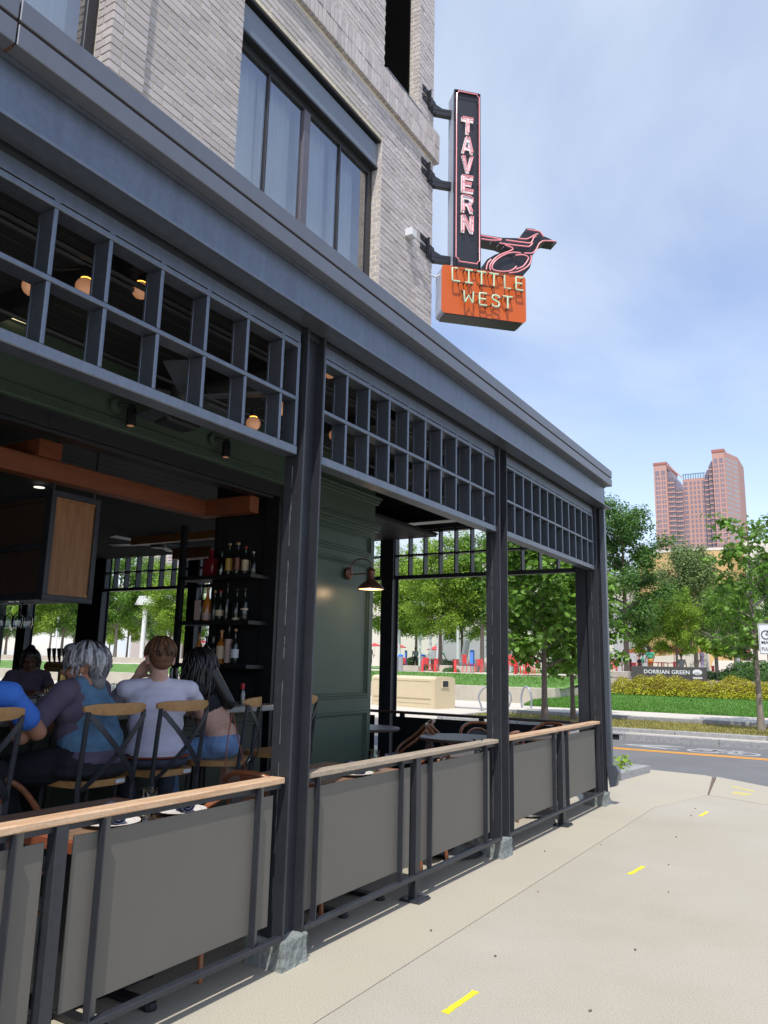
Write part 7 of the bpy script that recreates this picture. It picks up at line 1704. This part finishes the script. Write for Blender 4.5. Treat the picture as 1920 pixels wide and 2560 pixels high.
b = MB(); b.box(a_.x - 30, c_.x + 4, 90, 110, ZP, onY(1080, 1402, 90).z); b.build('wall', 'museum_white', wb); b = MB(); b.box(a_.x - 30.2, c_.x + 4.2, 89.7, 110, onY(1080, 1402, 90).z, onY(1080, 1399, 90).z); b.build('coping', 'museum_grey', wb)
a_ = onY(1100, 1560, 76); c_ = onY(1240, 1620, 76); b = MB(); b.prism([(onY(1040, 1600, 76).x, 76, ZP), (onY(1280, 1600, 76).x, 76, ZP), (onY(1280, 1600, 76).x, 76, onY(1200, 1575, 76).z), (onY(1120, 1600, 76).x, 76, onY(1130, 1575, 76).z)], (0, 2, 0)); b.build('grey_wall', 'museum_grey', wb)
# low planters wall through the bar
b = MB(); a_, c_ = onY(-100, 1690, 42), onY(520, 1690, 42); b.box(a_.x, c_.x, 42, 42.4, ZP - .4, ZP + .42, .01); tag(b.build('plaza_wall', 'concrete_wall'), 'low pale wall across the plaza seen under the bar window trees', 'wall')

# ---- pink granite tower
TY = 420.0
tw = thing('pink_tower', 'tall pink granite office tower with stepped notch and glass bays', 'building', (0, TY, ZP))
def tx(x): return onY(x, 1300, TY).x
def tz(y, x=1740): return onY(x, y, TY).z
U = TY / FPX
XB = dict(l0=tx(1639.5), l1=tx(1672), g1=tx(1689), c0=tx(1706.5), c1=tx(1764), h1=tx(1777), r0=tx(1789.5), r1=tx(1820), s1=tx(1845))
zL, zR, zC = tz(1152), tz(1136), tz(1189)
fh = (tz(1180) - tz(1349.5)) / 13.9
D_ = 30
def tower_box(nm, x0, x1, dy, z1, m): b = MB(); b.box(x0, x1, TY + dy, TY + D_, ZP, z1); return b.build(nm, m, tw)
L_ = tower_box('left_shaft', XB['l0'], XB['l1'], 0, zL, 'tower_pink_hazed'); C_ = tower_box('centre_shaft', XB['c0'], XB['c1'], 6, zC, 'tower_pink_hazed'); Rr = tower_box('right_shaft', XB['r0'], XB['r1'], 0, zR, 'tower_pink_hazed')
b = MB(); b.box(XB['l0'] - .2, XB['l1'] + .2, TY - .3, TY + D_, zL, zL + 1.2); b.box(XB['r0'] - .2, XB['r1'] + .2, TY - .3, TY + D_, zR, zR + 1.4); b.build('cornice', 'tower_red', tw)
# glazed bays with floor bands
def glass_bay(nm, x0, x1, dy, z1, slope):
    b = MB(); b.prism([(x0, TY + dy, ZP), (x1, TY + dy, ZP), (x1, TY + dy, z1 - (slope if slope > 0 else 0)), ((x0 + x1) / 2, TY + dy, z1 - abs(slope) * .35), (x0, TY + dy, z1 - (-slope if slope < 0 else 0))], (0, D_ - dy, 0)); o = b.build(nm, 'tower_glass_hazed', tw)
    z = zC + 6 * fh
    while z > 20:
        if z < z1 - abs(slope) - 1: b = MB(); b.box(x0, x1, TY + dy - .25, TY + dy - .02, z, z + .75); b.build('floor_band', 'tower_pink_hazed', o)
        z -= fh
    for k in range(1, 4): x = x0 + (x1 - x0) * k / 4; b = MB(); b.box(x - .12, x + .12, TY + dy - .2, TY + dy - .02, ZP, z1 - abs(slope)); b.build('mullion', 'frame_mull', o)
glass_bay('glass_bay', XB['l1'], XB['g1'], 2.0, zL - 2.0, 5.2); glass_bay('glass_bay', XB['g1'], XB['c0'], 4.0, zL - 8, 5.6); glass_bay('glass_bay', XB['c1'], XB['h1'], 4.0, tz(1169), -3.6); glass_bay('glass_bay', XB['h1'], XB['r0'], 2.0, tz(1151.5), -3.6)
b = MB(); b.prism([(XB['l1'] - .2, TY + .0, zL), (XB['c0'], TY + 4, zC + .4), (XB['c0'], TY + 4.6, zC + .4), (XB['l1'] - .2, TY + .6, zL)], (0, 0, .8)); b.build('slope_coping', 'tower_pink_hazed', tw)
b = MB(); 
for i in range(9): x = XB['c0'] + (XB['c1'] - XB['c0']) * (i + .3) / 9; b.box(x - .2, x + .2, TY + 6, TY + 6.3, zC, zC + 2.4)
b.box(XB['c0'], XB['c1'], TY + 6, TY + 6.3, zC + 2.4, zC + 2.8); b.build('roof_screen', 'tower_blue', tw)
# side face with horizontal strips
b = MB(); b.prism([(XB['r1'], TY + .02, ZP), (XB['s1'], TY + 16, ZP), (XB['s1'], TY + D_ + 10, ZP), (XB['r1'], TY + D_, ZP)], (0, 0, zR - ZP)); sd = b.build('side_wing', 'tower_pink_hazed', tw)
dvx, dvy = XB['s1'] - XB['r1'], 16.0
z = zR - 4.2; ub = None
def wpane(name, m, parent, x0, x1, y, z0, z1, cache={}):
    k = (name, parent.name)
    if k not in cache:
        b = MB(); b.box(-.5, .5, -.04, .04, -.5, .5); cache[k] = b.build(name, m, parent, at=((x0 + x1) / 2, y, (z0 + z1) / 2)); o = cache[k]
    else: o = again(cache[k], ((x0 + x1) / 2, y, (z0 + z1) / 2))
    o.scale = (x1 - x0, 1, z1 - z0); return o
while z > 60:
    for k0, k1 in ((.06, .46), (.54, .94)):
        b = MB(); b.prism([(XB['r1'] + dvx * k0 - .05, TY + dvy * k0 - .12, z), (XB['r1'] + dvx * k1 - .05, TY + dvy * k1 - .12, z), (XB['r1'] + dvx * k1, TY + dvy * k1, z), (XB['r1'] + dvx * k0, TY + dvy * k0, z)], (0, 0, fh * .55)); b.build('side_window', 'tower_side', sd)
    z -= fh
zlow = tz(1372); cnt = 0
for (S_, x0, x1, zt_, cols, dy) in ((L_, XB['l0'], XB['l1'], zL, [(.12, .28), (.34, .46), (.58, .70), (.76, .88)], 0), (Rr, XB['r0'], XB['r1'], zR, [(.10, .24), (.30, .44), (.58, .70), (.76, .90)], 0)):
    zz = zt_ - 3.4
    for a, c in ((.12, .42), (.58, .88)): wpane('window', 'tower_glass_hazed', S_, x0 + (x1 - x0) * a, x0 + (x1 - x0) * c, TY - .05, zz - fh * .95, zz)
    zz -= fh * 1.25
    while zz > zlow:
        for a, c in cols: wpane('window', 'tower_glass_hazed', S_, x0 + (x1 - x0) * a, x0 + (x1 - x0) * c, TY - .05, zz - fh * .66, zz)
        zz -= fh
zz = zC - 1.6
while zz > zlow:
    for a, c in [(.03, .20), (.31, .40), (.48, .57), (.65, .74), (.84, .97)]: wpane('window', 'tower_glass_hazed', C_, XB['c0'] + (XB['c1'] - XB['c0']) * a, XB['c0'] + (XB['c1'] - XB['c0']) * c, TY + 5.95, zz - fh * .62, zz)
    zz -= fh
# far office block glimpsed through the bar
fo = thing('office_block', 'far pale office tower glimpsed above the trees through the bar', 'building', (-200, 260, 0)); a_, c_ = onY(346, 1390, 260), onY(432, 1390, 260)
b = MB(); b.box(a_.x, c_.x, 260, 285, 0, onY(390, 1350, 260).z); b.build('wall', 'tower_pale', fo)
for r_ in range(9):
    for k in range(7):
        x = a_.x + (c_.x - a_.x) * (k + .2) / 7; z_ = onY(390, 1372 + r_ * 7.5, 260).z; wpane('window', 'tower_glass_hazed', fo, x, x + (c_.x - a_.x) * .09, 259.95, z_ - .5, z_)
